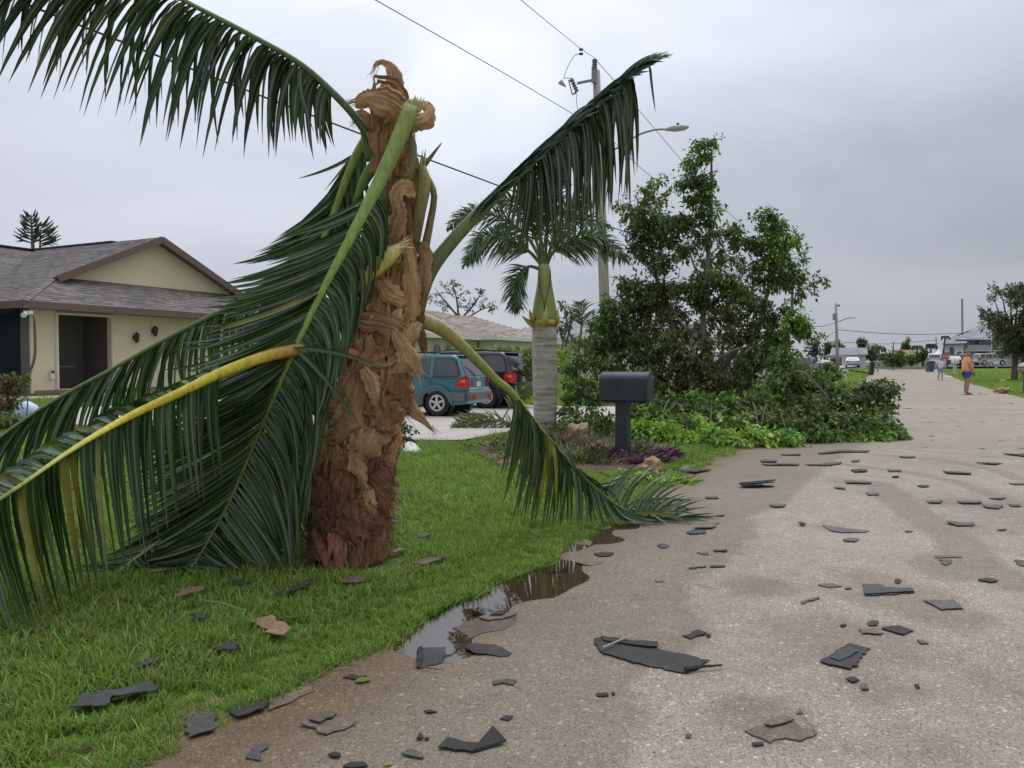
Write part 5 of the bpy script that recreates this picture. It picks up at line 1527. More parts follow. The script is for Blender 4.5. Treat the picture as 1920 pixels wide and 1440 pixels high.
def plant(name, label, cat, base, clumps, leaf, limbs=(), seed=1, bark=None, group=None, crown='crown', limbname='trunk', twigs=True, mat=None):
    t = thing(name, base, label, cat, group)
    V, F, C, TW = leaf_cloud(clumps, leaf, seed, twigs)
    link(crown, mesh(V, F, mat or M_LEAF2, False, {'lc': C}), t)
    if TW.v: TW.build('twigs', bark or M_BARKD, t)
    for k, (pts, rad) in enumerate(limbs):
        mb = MB(); c = catmull(pts, max(6, len(pts) * 4)); n = len(c)
        mb.tube([Vector(x) for x in c], [float(np.interp(i / (n - 1), np.linspace(0, 1, len(rad)), rad)) * (1 + .06 * math.sin(i * 1.7)) for i in range(n)], 8)
        mb.build(limbname if k == 0 else 'branch', bark or M_BARK, t, True)
    return t
# ---- the tall storm-wrecked tree (crop coordinates of the photo: origin 1080,240, 2.322 px per px)
def T(x, y, Y): return P(1080 + x / 2.322, 240 + y / 2.322, Y)
rg_ = random.Random(5)
def CL(x, y, rx, ry, Y, n, cols, droop=.5):
    s = Y / FPX / 2.322
    return (T(x, y, Y), (rx * s, max(rx, ry) * s * .95, ry * s), n, cols, droop)
TB = 15.2
tree_cl = []
for (x, y, rx, ry, n, cols, dy) in [
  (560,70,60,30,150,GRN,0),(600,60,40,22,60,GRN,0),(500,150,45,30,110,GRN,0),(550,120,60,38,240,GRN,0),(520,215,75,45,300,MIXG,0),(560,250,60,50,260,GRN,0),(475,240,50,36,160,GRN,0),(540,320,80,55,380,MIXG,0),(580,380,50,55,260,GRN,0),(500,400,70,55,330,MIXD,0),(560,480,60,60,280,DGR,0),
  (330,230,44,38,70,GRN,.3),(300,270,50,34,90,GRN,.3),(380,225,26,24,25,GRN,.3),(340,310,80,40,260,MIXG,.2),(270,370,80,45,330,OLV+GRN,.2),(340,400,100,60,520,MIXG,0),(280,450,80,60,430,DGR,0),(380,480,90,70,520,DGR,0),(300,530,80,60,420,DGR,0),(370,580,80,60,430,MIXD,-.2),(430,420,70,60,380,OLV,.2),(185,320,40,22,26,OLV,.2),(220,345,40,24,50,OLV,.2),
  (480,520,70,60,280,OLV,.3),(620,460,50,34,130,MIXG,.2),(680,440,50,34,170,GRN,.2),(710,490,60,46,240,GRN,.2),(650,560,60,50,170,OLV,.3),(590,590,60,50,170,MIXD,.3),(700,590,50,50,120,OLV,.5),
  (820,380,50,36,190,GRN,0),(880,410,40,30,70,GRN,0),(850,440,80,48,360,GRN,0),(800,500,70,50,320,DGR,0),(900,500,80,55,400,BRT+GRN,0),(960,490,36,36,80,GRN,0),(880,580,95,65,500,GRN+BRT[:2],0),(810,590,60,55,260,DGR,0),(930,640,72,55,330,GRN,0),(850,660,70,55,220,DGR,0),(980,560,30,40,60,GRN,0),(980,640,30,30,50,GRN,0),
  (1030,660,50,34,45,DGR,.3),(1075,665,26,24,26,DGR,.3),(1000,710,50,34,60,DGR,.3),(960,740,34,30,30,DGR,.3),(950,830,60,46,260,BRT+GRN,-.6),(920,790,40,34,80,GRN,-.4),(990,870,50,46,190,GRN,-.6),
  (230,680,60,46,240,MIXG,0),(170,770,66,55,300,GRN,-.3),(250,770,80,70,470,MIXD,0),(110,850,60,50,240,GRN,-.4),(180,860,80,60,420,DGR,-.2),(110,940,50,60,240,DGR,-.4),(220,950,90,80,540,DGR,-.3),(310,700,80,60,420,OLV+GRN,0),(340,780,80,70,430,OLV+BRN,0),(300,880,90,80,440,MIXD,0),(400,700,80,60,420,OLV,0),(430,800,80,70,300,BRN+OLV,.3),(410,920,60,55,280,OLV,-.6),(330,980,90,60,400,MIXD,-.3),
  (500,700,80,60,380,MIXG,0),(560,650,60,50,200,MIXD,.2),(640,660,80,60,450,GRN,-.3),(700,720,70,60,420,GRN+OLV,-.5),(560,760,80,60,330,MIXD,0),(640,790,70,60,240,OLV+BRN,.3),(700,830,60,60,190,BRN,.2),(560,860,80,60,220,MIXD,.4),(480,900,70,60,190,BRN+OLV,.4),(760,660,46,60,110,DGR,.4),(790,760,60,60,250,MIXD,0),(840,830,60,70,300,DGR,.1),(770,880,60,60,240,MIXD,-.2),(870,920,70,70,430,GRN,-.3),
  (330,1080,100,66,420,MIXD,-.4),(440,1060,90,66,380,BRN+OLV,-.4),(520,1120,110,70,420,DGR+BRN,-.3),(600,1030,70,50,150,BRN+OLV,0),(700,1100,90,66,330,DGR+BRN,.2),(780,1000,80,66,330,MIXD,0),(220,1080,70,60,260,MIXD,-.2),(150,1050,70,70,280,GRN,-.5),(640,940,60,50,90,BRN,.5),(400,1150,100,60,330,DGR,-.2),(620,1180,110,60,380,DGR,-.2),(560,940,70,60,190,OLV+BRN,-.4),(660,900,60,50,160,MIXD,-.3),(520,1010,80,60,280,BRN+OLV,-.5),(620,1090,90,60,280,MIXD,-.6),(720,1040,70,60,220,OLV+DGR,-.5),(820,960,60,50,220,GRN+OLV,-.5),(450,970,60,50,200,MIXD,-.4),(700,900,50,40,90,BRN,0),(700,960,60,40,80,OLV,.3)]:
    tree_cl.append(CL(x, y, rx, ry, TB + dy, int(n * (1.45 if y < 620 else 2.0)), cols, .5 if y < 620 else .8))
tb = L(15.0, -1.9); tb.z = HZ(tb.x, tb.y)
root = Vector((tb.x, tb.y, tb.z - .05))
limbs = [([root, T(585, 1100, TB), T(560, 960, TB), T(555, 800, TB), T(572, 600, TB), T(588, 330, TB), T(590, 95, TB)], (.20, .15, .12, .09, .075, .06, .03)),
  ([T(575, 1120, TB), T(450, 930, TB + .1), T(370, 730, TB + .1), T(330, 520, TB), T(320, 290, TB)], (.13, .09, .07, .05, .012)),
  ([T(590, 1120, TB), T(700, 960, TB), T(800, 860, TB - .1), T(835, 700, TB), T(850, 520, TB), T(860, 400, TB)], (.13, .10, .07, .055, .04, .012)),
  ([T(600, 1140, TB), T(850, 1020, TB), T(930, 880, TB), T(942, 700, TB), T(935, 560, TB)], (.10, .06, .05, .045, .02)),
  ([T(560, 1100, TB), T(400, 1050, TB - .3), T(330, 1042, TB - .4), T(240, 1020, TB - .2)], (.09, .05, .04, .02)),
  ([T(570, 1060, TB), T(640, 1000, TB - .5), T(680, 970, TB - .6), T(745, 952, TB - .6)], (.07, .055, .05, .03)),
  ([T(555, 900, TB), T(470, 860, TB - .2), T(400, 760, TB)], (.05, .04, .02)),
  ([T(560, 800, TB), T(640, 720, TB), T(720, 650, TB), T(735, 570, TB)], (.05, .045, .04, .02)),
  ([T(720, 640, TB), T(770, 600, TB), T(830, 560, TB)], (.04, .03, .015)),
  ([T(560, 700, TB), T(500, 560, TB), T(480, 430, TB)], (.045, .03, .015)),
  ([T(935, 760, TB), T(990, 700, TB), T(1060, 660, TB), T(1100, 640, TB)], (.02, .014, .01, .005)),
  ([T(600, 1120, TB - .3), T(540, 1020, TB - .5), T(500, 950, TB - .5), T(510, 900, TB - .5)], (.06, .045, .04, .02)),
  ([T(620, 1150, TB - .2), T(580, 1040, TB - .6), T(600, 980, TB - .7)], (.05, .04, .02)),
  ([T(650, 1150, TB - .4), T(700, 1080, TB - .6), T(640, 1110, TB - .8)], (.05, .04, .02)),
  ([T(560, 620, TB), T(520, 520, TB - .1), T(500, 480, TB)], (.03, .02, .01)), ([T(575, 560, TB), T(640, 500, TB), T(700, 450, TB)], (.03, .02, .008)),
  ([T(350, 640, TB), T(260, 560, TB), T(200, 500, TB)], (.03, .02, .01)), ([T(350, 700, TB), T(250, 680, TB), T(150, 760, TB)], (.03, .02, .01)),
  ([T(840, 600, TB), T(900, 540, TB), T(950, 500, TB)], (.03, .02, .01))]
limbs = [(a, tuple(r * .55 for r in b_)) for a, b_ in limbs]
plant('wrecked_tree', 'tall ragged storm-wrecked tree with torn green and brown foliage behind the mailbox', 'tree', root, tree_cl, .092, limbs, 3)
# fine bare stems seen in the gaps are the tree's own
# ---- fallen branches: the bright pile in front and the heap over the road
pile = []
for (x, y, rx, ry, n, cols, Y) in [
  (320,1190,80,50,300,MIXG,13.6),(430,1200,90,54,330,GRN,13.4),(540,1180,90,54,330,GRN+BRT,13.4),(640,1200,90,56,330,GRN+BRT,13.2),(250,1180,60,60,260,GRN,13.6),
  (260,1250,60,50,230,GRN,12.9),(300,1300,70,46,360,BRT,12.3),(380,1320,90,56,520,BRT,12.2),(350,1240,80,46,330,GRN+BRT,13),(480,1270,80,56,420,GRN+BRT,12.8),(470,1350,80,44,420,BRT,12),(560,1240,80,50,330,GRN,13),(600,1340,90,50,470,BRT,12.1),(560,1300,70,46,300,BRT,12.5),(690,1350,80,44,400,BRT,12.0),(680,1270,90,56,420,BRT+GRN,12.7),(700,1190,80,50,280,MIXG,13.3),(790,1340,80,46,360,BRT,12.1),(800,1260,90,56,420,GRN,12.8),(880,1340,70,46,330,BRT,12.1),(930,1350,60,40,260,BRT,12.1),(900,1270,90,56,360,GRN+OLV,12.8),(800,1180,80,56,340,GRN,13.4)]:
    pile.append(CL(x, y, rx, ry, Y, int(n * 2.0), cols, .9))
pb = L(12.2, -1.1); pb.z = HZ(pb.x, pb.y)
pl = []
for k in range(14):
    x = rg_.uniform(320, 900); a = T(x, rg_.uniform(1180, 1250), 13.3); b_ = T(x + rg_.uniform(-90, 60), rg_.uniform(1300, 1370), 12.2)
    pl.append(([a, (a + b_) / 2 + Vector((0, 0, .12)), b_], (.02, .014, .006)))
plant('fallen_branches', 'low heap of fresh bright green fallen branches in front of the wrecked tree', 'branches', pb, pile, .10, pl, 4, M_BARKD, crown='leaves', limbname='branch')
over = []
for (x, y, rx, ry, n, cols, Y) in [
  (900,1000,90,66,420,GRN,14.2),(960,1080,110,80,560,MIXG,13.8),(880,1130,100,70,480,GRN,13.7),(1050,1130,100,70,520,MIXG,13.7),(1110,1075,40,44,140,GRN,14),(1110,1030,24,24,36,GRN,14),(1150,1180,110,66,560,OLV+GRN,13.6),(1240,1160,80,46,330,DGR,13.8),(1290,1130,50,30,130,DGR,13.8),(1340,1145,60,34,150,DGR,13.8),(1400,1130,34,24,34,DGR,13.8),(1320,1095,30,18,22,DGR,13.9),(1330,1200,46,34,150,DGR,13.8),(1300,1250,90,56,420,GRN,13.5),(1220,1280,110,60,560,OLV+GRN,13.2),(1100,1260,110,66,560,MIXG,13.2),(1000,1220,110,80,560,OLV+GRN,13.2),(1010,1320,90,50,420,GRN,12.7),(1120,1330,90,40,360,GRN,12.9),(1370,1320,60,34,260,GRN,13.2),(1300,1330,80,36,330,BRT[:2]+GRN,13.0),(1410,1345,34,16,110,GRN,13.1),(1230,1350,80,24,260,BRT,12.9)]:
    over.append(CL(x, y, rx, ry, Y, int(n * 1.9), cols, .7))
ob = L(12.4, 1.2); ob.z = HZ(ob.x, ob.y)
olimbs = [([T(880, 1120, 14), T(965, 1058, 13.4), T(1040, 1110, 13.2), T(1110, 1190, 13.1)], (.025, .018, .016, .012)),
  ([T(860, 1150, 14), T(1000, 1180, 13.5), T(1180, 1190, 13.5), T(1330, 1150, 13.8), T(1410, 1130, 13.8)], (.06, .045, .03, .015, .004)),
  ([T(860, 1180, 14), T(1050, 1250, 13.2), T(1250, 1290, 13.2), T(1400, 1340, 13.2)], (.05, .04, .025, .01)),
  ([T(1200, 1190, 13.5), T(1280, 1130, 13.8), T(1330, 1090, 13.9)], (.02, .01, .004)), ([T(1000, 1180, 13.5), T(1080, 1100, 13.8), T(1115, 1020, 14)], (.03, .02, .006))]
plant('fallen_tree', 'broken tree crown sprawling across the road with olive and dark green leaves', 'branches', ob, over, .10, olimbs, 5, M_BARK, crown='leaves', limbname='branch')

def PC(px, py, rx, ry, Y, n, cols, droop=.3):
    s = Y / FPX
    return (P(px, py, Y), (rx * s, max(rx, ry) * s * .9, ry * s), n, cols, droop)
def gbase(px, py): 
    q = G(px, py); return q
# shrubs between the ringed palm and the wrecked tree
plant('shrub', 'tall leafy shrub just left of the mailbox', 'shrub', gbase(1105, 830), [PC(x, y, rx, ry, Y, n, c) for x, y, rx, ry, Y, n, c in [
  (1080,690,28,30,14.5,420,GRN),(1110,680,26,34,14.5,460,GRN),(1075,735,28,30,14.3,420,MIXG),(1110,740,30,34,14,520,DGR),(1090,790,34,30,13.6,520,MIXG),(1125,790,28,30,13.4,420,MIXG),(1060,770,20,30,14,240,OLV),(1130,830,26,16,13,240,OLV),(1095,650,22,24,15,220,GRN)]], .085, (), 6, crown='foliage')
plant('shrub', 'yellow-green bush in the bed right behind the ringed palm trunk', 'shrub', gbase(1060, 790), [PC(x, y, rx, ry, Y, n, c) for x, y, rx, ry, Y, n, c in [
  (1058,668,16,22,17,240,BRT+[(0.2,0.22,0.03)]),(1062,705,16,24,17,220,BRT),(1070,640,14,16,17,70,GRN)]], .08, (), 7, crown='foliage')
plant('shrub', 'small grey-green bush behind the broken palm trunk at the edge of the driveway', 'shrub', gbase(748, 828), [PC(x, y, rx, ry, Y, n, c) for x, y, rx, ry, Y, n, c in [
  (745,805,24,22,13,460,[(0.06,0.09,0.06),(0.09,0.11,0.08)]),(760,822,14,10,12.8,160,[(0.06,0.09,0.06),(0.05,0.06,0.04)]),(744,775,14,18,13.2,90,[(0.3,0.33,0.26),(0.13,0.16,0.1)])]], .07, (), 8, crown='foliage')
plant('shrub', 'reddish croton bush in front of the beige house at the left edge', 'shrub', gbase(15, 800), [PC(x, y, rx, ry, Y, n, c) for x, y, rx, ry, Y, n, c in [
  (22,722,26,20,16,420,[(0.16,0.10,0.07),(0.12,0.11,0.06),(0.2,0.14,0.1)]),(8,760,24,22,16,340,[(0.14,0.09,0.06),(0.12,0.12,0.05)]),(40,712,12,16,16,120,[(0.16,0.18,0.06)]),(20,790,30,16,15.6,300,OLV)]], .10, (([P(48, 800, 16), P(52, 750, 16), P(48, 715, 16)], (.015, .012, .01)),), 9, crown='foliage', limbname='stem')
# hedge
hs = []
for k in range(20):
    x = 850 + k * 11
    hs.append(PC(x, 668 + 3 * math.sin(k * 1.3), 12, 11, 30 + k * .2, 260, [(0.17,0.23,0.03),(0.12,0.19,0.03),(0.22,0.27,0.04)], 0))
    hs.append(PC(x, 688, 12, 14, 30.4 + k * .2, 230, GRN, 0))
for k in range(7): hs.append(PC(800 + 8 * k, 676, 9, 8, 32, 90, GRN, 0))
hb = P(900, 700, 31); hb.z = HZ(hb.x, hb.y)
plant('hedge', 'clipped yellow-green hedge behind the parked cars', 'hedge', hb, hs, .14, (), 10, crown='foliage', twigs=False)
plant('shrub', 'dark green bush beside the maroon car against the hedge', 'shrub', gbase(985, 745), [PC(x, y, rx, ry, Y, n, c) for x, y, rx, ry, Y, n, c in [
  (980,700,20,24,24,330,DGR),(995,665,16,20,24,220,GRN),(975,735,22,18,23.5,260,DGR)]], .13, (), 11, crown='foliage')
# thin leafy tree behind house 2 (bare crown)
bt = []
for (x, y, rx, ry) in [(815,560,18,22),(840,545,18,18),(862,560,18,18),(850,535,14,12),(885,555,18,16),(905,565,16,14),(925,575,12,10),(830,575,16,12),(880,575,16,10),(900,545,10,10)]:
    bt.append(PC(x, y, rx, ry, 62, 95, [(0.10,0.115,0.08),(0.13,0.135,0.10)], .2))
bb = P(870, 690, 62); bb.z = HZ(bb.x, bb.y)
plant('bare_tree', 'nearly bare thin-leaved tree rising behind the tan-roofed house', 'tree', bb, bt, .22, [([bb, P(868, 620, 62), P(860, 590, 62)], (.22, .18, .15)), ([P(860, 595, 62), P(835, 565, 62), P(815, 540, 62)], (.1, .06, .02)), ([P(860, 595, 62), P(856, 560, 62), P(848, 530, 62)], (.1, .06, .02)), ([P(862, 600, 62), P(888, 572, 62), P(905, 545, 62)], (.1, .06, .02)), ([P(864, 605, 62), P(900, 582, 62), P(930, 572, 62)], (.09, .05, .02)), ([P(845, 575, 62), P(828, 570, 62), P(806, 562, 62)], (.05, .03, .02))], 12, M_BARKD)
# right-hand tree
rt = []
rr2 = random.Random(9)
for k in range(60):
    a = rr2.uniform(-1.0, 1.3); r = rr2.uniform(.2, 1)
    x = 1908 + math.sin(a * 1.25) * 78 * r - 4; y = 668 - math.cos(a) * 130 * r ** .8
    if y > 690: continue
    if k % 5 == 0: y = min(690, y + 40)
    rt.append(PC(x, y, 15, 17, 50 + rr2.uniform(-1.5, 1.5), 200, [(0.10,0.12,0.05),(0.07,0.09,0.04),(0.13,0.13,0.07),(0.055,0.07,0.035)], .2))
rb = P(1902, 696, 50); rb.z = HZ(rb.x, rb.y)
rl = [([rb, P(1903, 660, 50), P(1900, 640, 50)], (.2, .17, .14))]
for k in range(11):
    a = -1.0 + k * .22
    rl.append(([P(1901, 655 - k, 50), P(1901 + math.sin(a) * 40, 640 - math.cos(a) * 45, 50), P(1903 + math.sin(a) * 75, 645 - math.cos(a) * 100, 50)], (.12, .06, .015)))
plant('street_tree', 'wind-stripped olive-green tree at the right edge of the photo', 'tree', rb, rt, .20, rl, 13, M_BARKD)
# uprooted tree lying at the far junction
ut = [PC(x, y, rx, ry, 92, n, c, 0) for x, y, rx, ry, n, c in [(1668,678,11,14,330,DGR),(1682,676,12,16,380,DGR),(1692,680,8,12,200,DGR),(1676,666,10,8,150,MIXD),(1690,664,8,8,120,GRN)]]
ub = P(1676, 694, 92); ub.z = HZ(ub.x, ub.y)
plant('toppled_tree', 'dark toppled tree lying at the far end of the street', 'tree', ub, ut, .34, (), 14, crown='crown')
# distant trees
def dist_tree(label, px, top, half, Y, cols=None, base=None, stem=True, group=None):
    bp = P(px, 690, Y); bp.z = HZ(bp.x, bp.y)
    yb = 680 - (bp.z - CAMH) / Y * FPX
    cl = []
    rr = random.Random(int(px * 7))
    h = yb - top
    for k in range(9):
        cl.append(PC(px + rr.uniform(-.6, .6) * half, top + h * rr.uniform(.12, .62), half * .5, h * .22, Y, 110, cols or MIXD, .2))
    lb = [([bp, P(px, top + h * .4, Y)], (Y * .0016, Y * .001))]
    plant('distant_tree', label, 'tree', bp, cl, Y * .0035, lb, int(px), M_BARKD, group, twigs=False)
for a in [('dark bushy tree standing behind the small white garage house, at its right corner', 1635, 648, 14, 128, DGR), ('rounded tree just right of the fallen crown, before the far houses', 1530, 620, 22, 66, [(0.045,0.07,0.045),(0.06,0.09,0.055)]),
          ('upright tree poking above the ridge of the white garage house', 1616, 638, 6, 150, DGR), ('little tree above the left part of the white garage house roof', 1573, 642, 8, 150, DGR), ('low tree left of the white garage house', 1553, 646, 6, 150, DGR),
          ('slim dark pine on the skyline left of the far palms', 1699, 638, 5, 170, DGR), ('bushy tree between the orange roof and the white two-storey house', 1730, 655, 20, 120, DGR), ('second bushy tree before the orange-roofed house', 1708, 668, 12, 118, GRN), ('grey-green small tree far behind the toppled one', 1660, 664, 7, 150, MIXD)]:
    dist_tree(*a[:5], cols=a[5])
# far belt of trees
cl = []
for k in range(90):
    x = -200 + k * 26 + random.uniform(-9, 9)
    Y = random.uniform(330, 420)
    cl.append(PC(x, 676 - random.uniform(0, 7), 20, random.uniform(3, 9), Y, 120, [(0.05,0.07,0.045),(0.07,0.085,0.06)], .1))
V, F, C, TW = leaf_cloud(cl, 1.6, 77, False)
tag(link('far_treeline', mesh(V, F, M_LEAF2, False, {'lc': C})), 'hazy belt of trees along the horizon', kind='stuff')

# Norfolk pine behind the beige house
NY = 62
nb = P(62, 690, NY); nb.z = HZ(nb.x, nb.y)
npine = thing('norfolk_pine', nb, 'storm-bent norfolk pine with upswept branches rising behind the beige house roof', 'tree')
M_PINE = simple('pine_needles', (0.035, 0.05, 0.035), (0.055, 0.075, 0.05), 30, .8)
mb = MB()
mb.tube([nb, P(60, 560, NY), P(62, 470, NY), P(58, 402, NY)], [.3, .22, .15, .04], 8)
mb.tube([P(60, 560, NY), P(74, 500, NY), P(76, 430, NY)], [.15, .1, .05], 6)
mb.build('trunk', M_BARKD, npine, True)
mb = MB()
for (sx, top, bot, dirs, ln) in ((60, 402, 480, (-1, 1), 46), (76, 418, 480, (1,), 50)):
    for k in range(9):
        y = top + (bot - top) * k / 13
        for d in dirs:
            for q in range(2):
                l = ln * (.35 + .65 * (k / 13) ** .6) * random.uniform(.6, 1.05) * (1 if d < 0 or sx > 70 else .6)
                a = P(sx, y + 6, NY); yy = random.uniform(-1.5, 1.5)
                e_ = P(sx + d * l, y - random.uniform(4, 16), NY + yy)
                m1 = a.lerp(e_, .5) + Vector((0, 0, -.1))
                mb.tube([a, m1, e_], [.04, .075, .03], 5)
                if d > 0 and random.random() < .4: continue
                mb.tube([m1, m1 + (e_ - a) * .35 + Vector((0, 0, -.35))], [.06, .02], 4)
mb.build('foliage', M_PINE, npine)
# ================================================================== houses
def stucco(name, c, v=.9, sc=14):
    return simple(name, c, tuple(x * v for x in c), sc, .9, .25, .004, lo=.3, hi=.7)
M_BEIGE = stucco('beige_stucco', (0.76, 0.66, 0.47))
M_CREAM = stucco('cream_stucco', (0.82, 0.73, 0.62))
M_WHITE = stucco('white_paint', (0.74, 0.75, 0.76))
M_TRIM = simple('brown_trim', (0.13, 0.09, 0.075), (0.16, 0.115, 0.095), 12, .6)
M_BASE = simple('brown_base', (0.20, 0.145, 0.10), (0.25, 0.19, 0.14), 10, .8)
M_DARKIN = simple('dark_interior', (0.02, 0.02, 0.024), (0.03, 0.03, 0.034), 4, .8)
M_SCREEN = simple('dark_screen', (0.018, 0.024, 0.036), (0.028, 0.034, 0.048), 2, .35)
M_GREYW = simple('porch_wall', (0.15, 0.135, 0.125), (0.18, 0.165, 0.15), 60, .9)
M_WTRIM = simple('white_trim', (0.72, 0.72, 0.70), (0.62, 0.62, 0.60), 8, .6)
M_GLASS = simple('window_glass', (0.03, 0.035, 0.045), (0.05, 0.055, 0.07), 2, .06, spec=.8)
M_FIX = simple('black_metal', (0.02, 0.02, 0.02), (0.03, 0.03, 0.03), 10, .4)
def roof_mat(name, c1, c2, c3):
    m, nt, b, out = new_mat(name)
    a = N(nt, 'ShaderNodeAttribute', attribute_name='tone')
    col = rampn(nt, a.outputs['Fac'], [(0, c1), (.5, c2), (1, c3)])
    g = noise(nt, 60, 3, .6, coords(nt)); f = noise(nt, .9, 5, .6, coords(nt))
    col = mix(nt, 1.0, col, rampn(nt, g, [(0.3, .75), (0.7, 1.25)]), 'MULTIPLY')
    col = mix(nt, 1.0, col, rampn(nt, f, [(0.3, .86), (0.7, 1.12)]), 'MULTIPLY')
    nt.links.new(col, b.inputs['Base Color']); b.inputs['Roughness'].default_value = .9
    return m
M_RBROWN = roof_mat('brown_shingles', (0.12, 0.106, 0.099), (0.165, 0.148, 0.138), (0.215, 0.197, 0.184))
M_RTAN = roof_mat('tan_shingles', (0.25, 0.205, 0.17), (0.34, 0.285, 0.24), (0.42, 0.36, 0.31))
M_RGREY = roof_mat('grey_shingles', (0.24, 0.25, 0.26), (0.30, 0.31, 0.32), (0.37, 0.38, 0.39))
M_RORNG = roof_mat('clay_tiles', (0.26, 0.15, 0.11), (0.32, 0.19, 0.14), (0.38, 0.24, 0.18))
def shingled(poly, course=.14, tab=.30, lap=.012, seed=0):
    """rows of shingle tabs over a sloping 3D polygon (first edge = eave); returns MB"""
    rg = random.Random(seed)
    p = [Vector(q) for q in poly]
    ex = (p[1] - p[0]).normalized()
    nrm = None
    for k in range(2, len(p)):
        c_ = ex.cross(p[k] - p[0])
        if c_.length > 1e-3: nrm = c_.normalized(); break
    if nrm.z < 0: nrm = -nrm
    ey = nrm.cross(ex).normalized()
    if ey.z < 0: ey = -ey
    q2 = [((q - p[0]).dot(ex), (q - p[0]).dot(ey)) for q in p]
    H_ = max(b for a, b in q2)
    mb = MB(); r = 0; y = 0.0
    while y < H_ - .01:
        y2 = min(y + course, H_)
        ym = (y + y2) / 2
        xs = []
        n = len(q2)
        for i in range(n):
            (x1, y1), (x2, yy2) = q2[i], q2[(i + 1) % n]
            if (y1 > ym) != (yy2 > ym): xs.append(x1 + (ym - y1) / (yy2 - y1) * (x2 - x1))
        xs.sort()
        if len(xs) >= 2:
            x = xs[0] - rg.uniform(0, tab) * 0; xe = xs[-1]
            first = tab * (.35 + .5 * (r % 2)) * rg.uniform(.8, 1.1)
            x1 = x
            while x1 < xe - 1e-4:
                x2_ = min(xe, x1 + first); first = tab * rg.uniform(.75, 1.25)
                th = lap * rg.uniform(.7, 1.3); yo = y - rg.uniform(0, .012)
                a = p[0] + ex * x1 + ey * yo + nrm * th; b_ = p[0] + ex * (x2_ - .006) + ey * yo + nrm * th
                c_ = p[0] + ex * (x2_ - .006) + ey * y2 + nrm * .001; d_ = p[0] + ex * x1 + ey * y2 + nrm * .001
                a0 = a - nrm * (th + .004); b0 = b_ - nrm * (th + .004)
                mb.add([a, b_, c_, d_, a0, b0], [(0, 1, 2, 3), (4, 5, 1, 0)], rg.random())
                x1 = x2_
        y = y2; r += 1
    return mb
def roofplane(parent, poly, mat, course=.14, tab=.30, lap=.012, th=.06, seed=0, deckmat=None):
    poly = [Vector(q) for q in poly]
    nrm = (poly[1] - poly[0]).cross(poly[-1] - poly[0]).normalized()
    if nrm.z < 0: nrm = -nrm
    mb = MB(); mb.prism([q - nrm * .004 for q in poly], -nrm * th)
    mb.build('roof_deck', deckmat or M_TRIM, parent)
    s = shingled(poly, course, tab, lap, seed).build('shingles', mat, parent)
    tag(s, kind='stuff'); return s
def LZ(u, v, z): 
    q = L(u, v); return Vector((q.x, q.y, z))
# ---- beige house on the left
hz = .33
h1 = thing('beige_house', LZ(21, -24, hz), 'beige stucco house with brown shingle roof and a street-facing gable, behind the palm fronds', 'house')
def wall(parent, u0, v0, u1, v1, z0, z1, mat, th=.2, holes=(), name='wall'):
    """wall in road coordinates; holes (a0,a1,z0,z1) along its length"""
    A, B = L(u0, v0), L(u1, v1); d = (B - A); Ln = d.length; d.normalize(); n_ = Vector((d.y, -d.x, 0))
    mb = MB()
    def piece(a0, a1, c0, c1):
        if a1 - a0 < .01 or c1 - c0 < .01: return
        poly = [A + d * a0 + Vector((0, 0, c0)), A + d * a1 + Vector((0, 0, c0)), A + d * a1 + Vector((0, 0, c1)), A + d * a0 + Vector((0, 0, c1))]
        mb.prism(poly, -n_ * th)
    x = 0
    for (a0, a1, c0, c1) in sorted(holes):
        piece(x, a0, z0, z1); piece(a0, a1, z0, c0); piece(a0, a1, c1, z1); x = a1
    piece(x, Ln, z0, z1)
    return mb.build(name, mat, parent)
ev = 3.08
# street wall with the porch opening
wall(h1, 16.2, -21.5, 27.0, -21.5, hz, ev - .1, M_BEIGE, .22, [(.82, 2.75, hz + .12, 2.80)])
wall(h1, 16.3, -21.44, 26.9, -21.44, hz - .4, hz + .10, M_BASE, .2, (), 'plinth')
wall(h1, 16.2, -36, 16.2, -24.2, hz, ev - .1, M_BEIGE, .2)
wall(h1, 27.0, -21.72, 27.0, -36, hz, ev - .1, M_BEIGE, .2)
wall(h1, 2.0, -23.95, 15.98, -23.95, hz, ev - .1, M_SCREEN, .1, (), 'screen')
# porch inside the opening
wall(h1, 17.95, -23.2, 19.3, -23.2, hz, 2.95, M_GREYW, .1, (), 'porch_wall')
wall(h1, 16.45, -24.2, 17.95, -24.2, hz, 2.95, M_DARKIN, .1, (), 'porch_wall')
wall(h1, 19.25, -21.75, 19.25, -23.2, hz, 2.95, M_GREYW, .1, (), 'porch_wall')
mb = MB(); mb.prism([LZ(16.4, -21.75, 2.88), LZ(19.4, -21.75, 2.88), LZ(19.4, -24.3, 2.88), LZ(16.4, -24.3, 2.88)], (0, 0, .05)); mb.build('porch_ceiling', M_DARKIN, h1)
mb = MB()
for a in (LZ(17.02, -21.47, 0), LZ(18.97, -21.47, 0)):
    mb.bar(Vector((a.x, a.y, hz + .12)), Vector((a.x, a.y, 2.84)), .07, .06)
mb.bar(LZ(17.02, -21.47, 2.82), LZ(18.97, -21.47, 2.82), .06, .07)
mb.build('door_frame', M_CREAM, h1)
mb = MB(); mb.bar(LZ(17.0, -22.3, 1.15), LZ(18.2, -22.3, 1.15), .04); mb.bar(LZ(17.6, -22.3, hz), LZ(17.6, -22.3, 1.15), .04); mb.build('porch_rail', M_GREYW, h1)
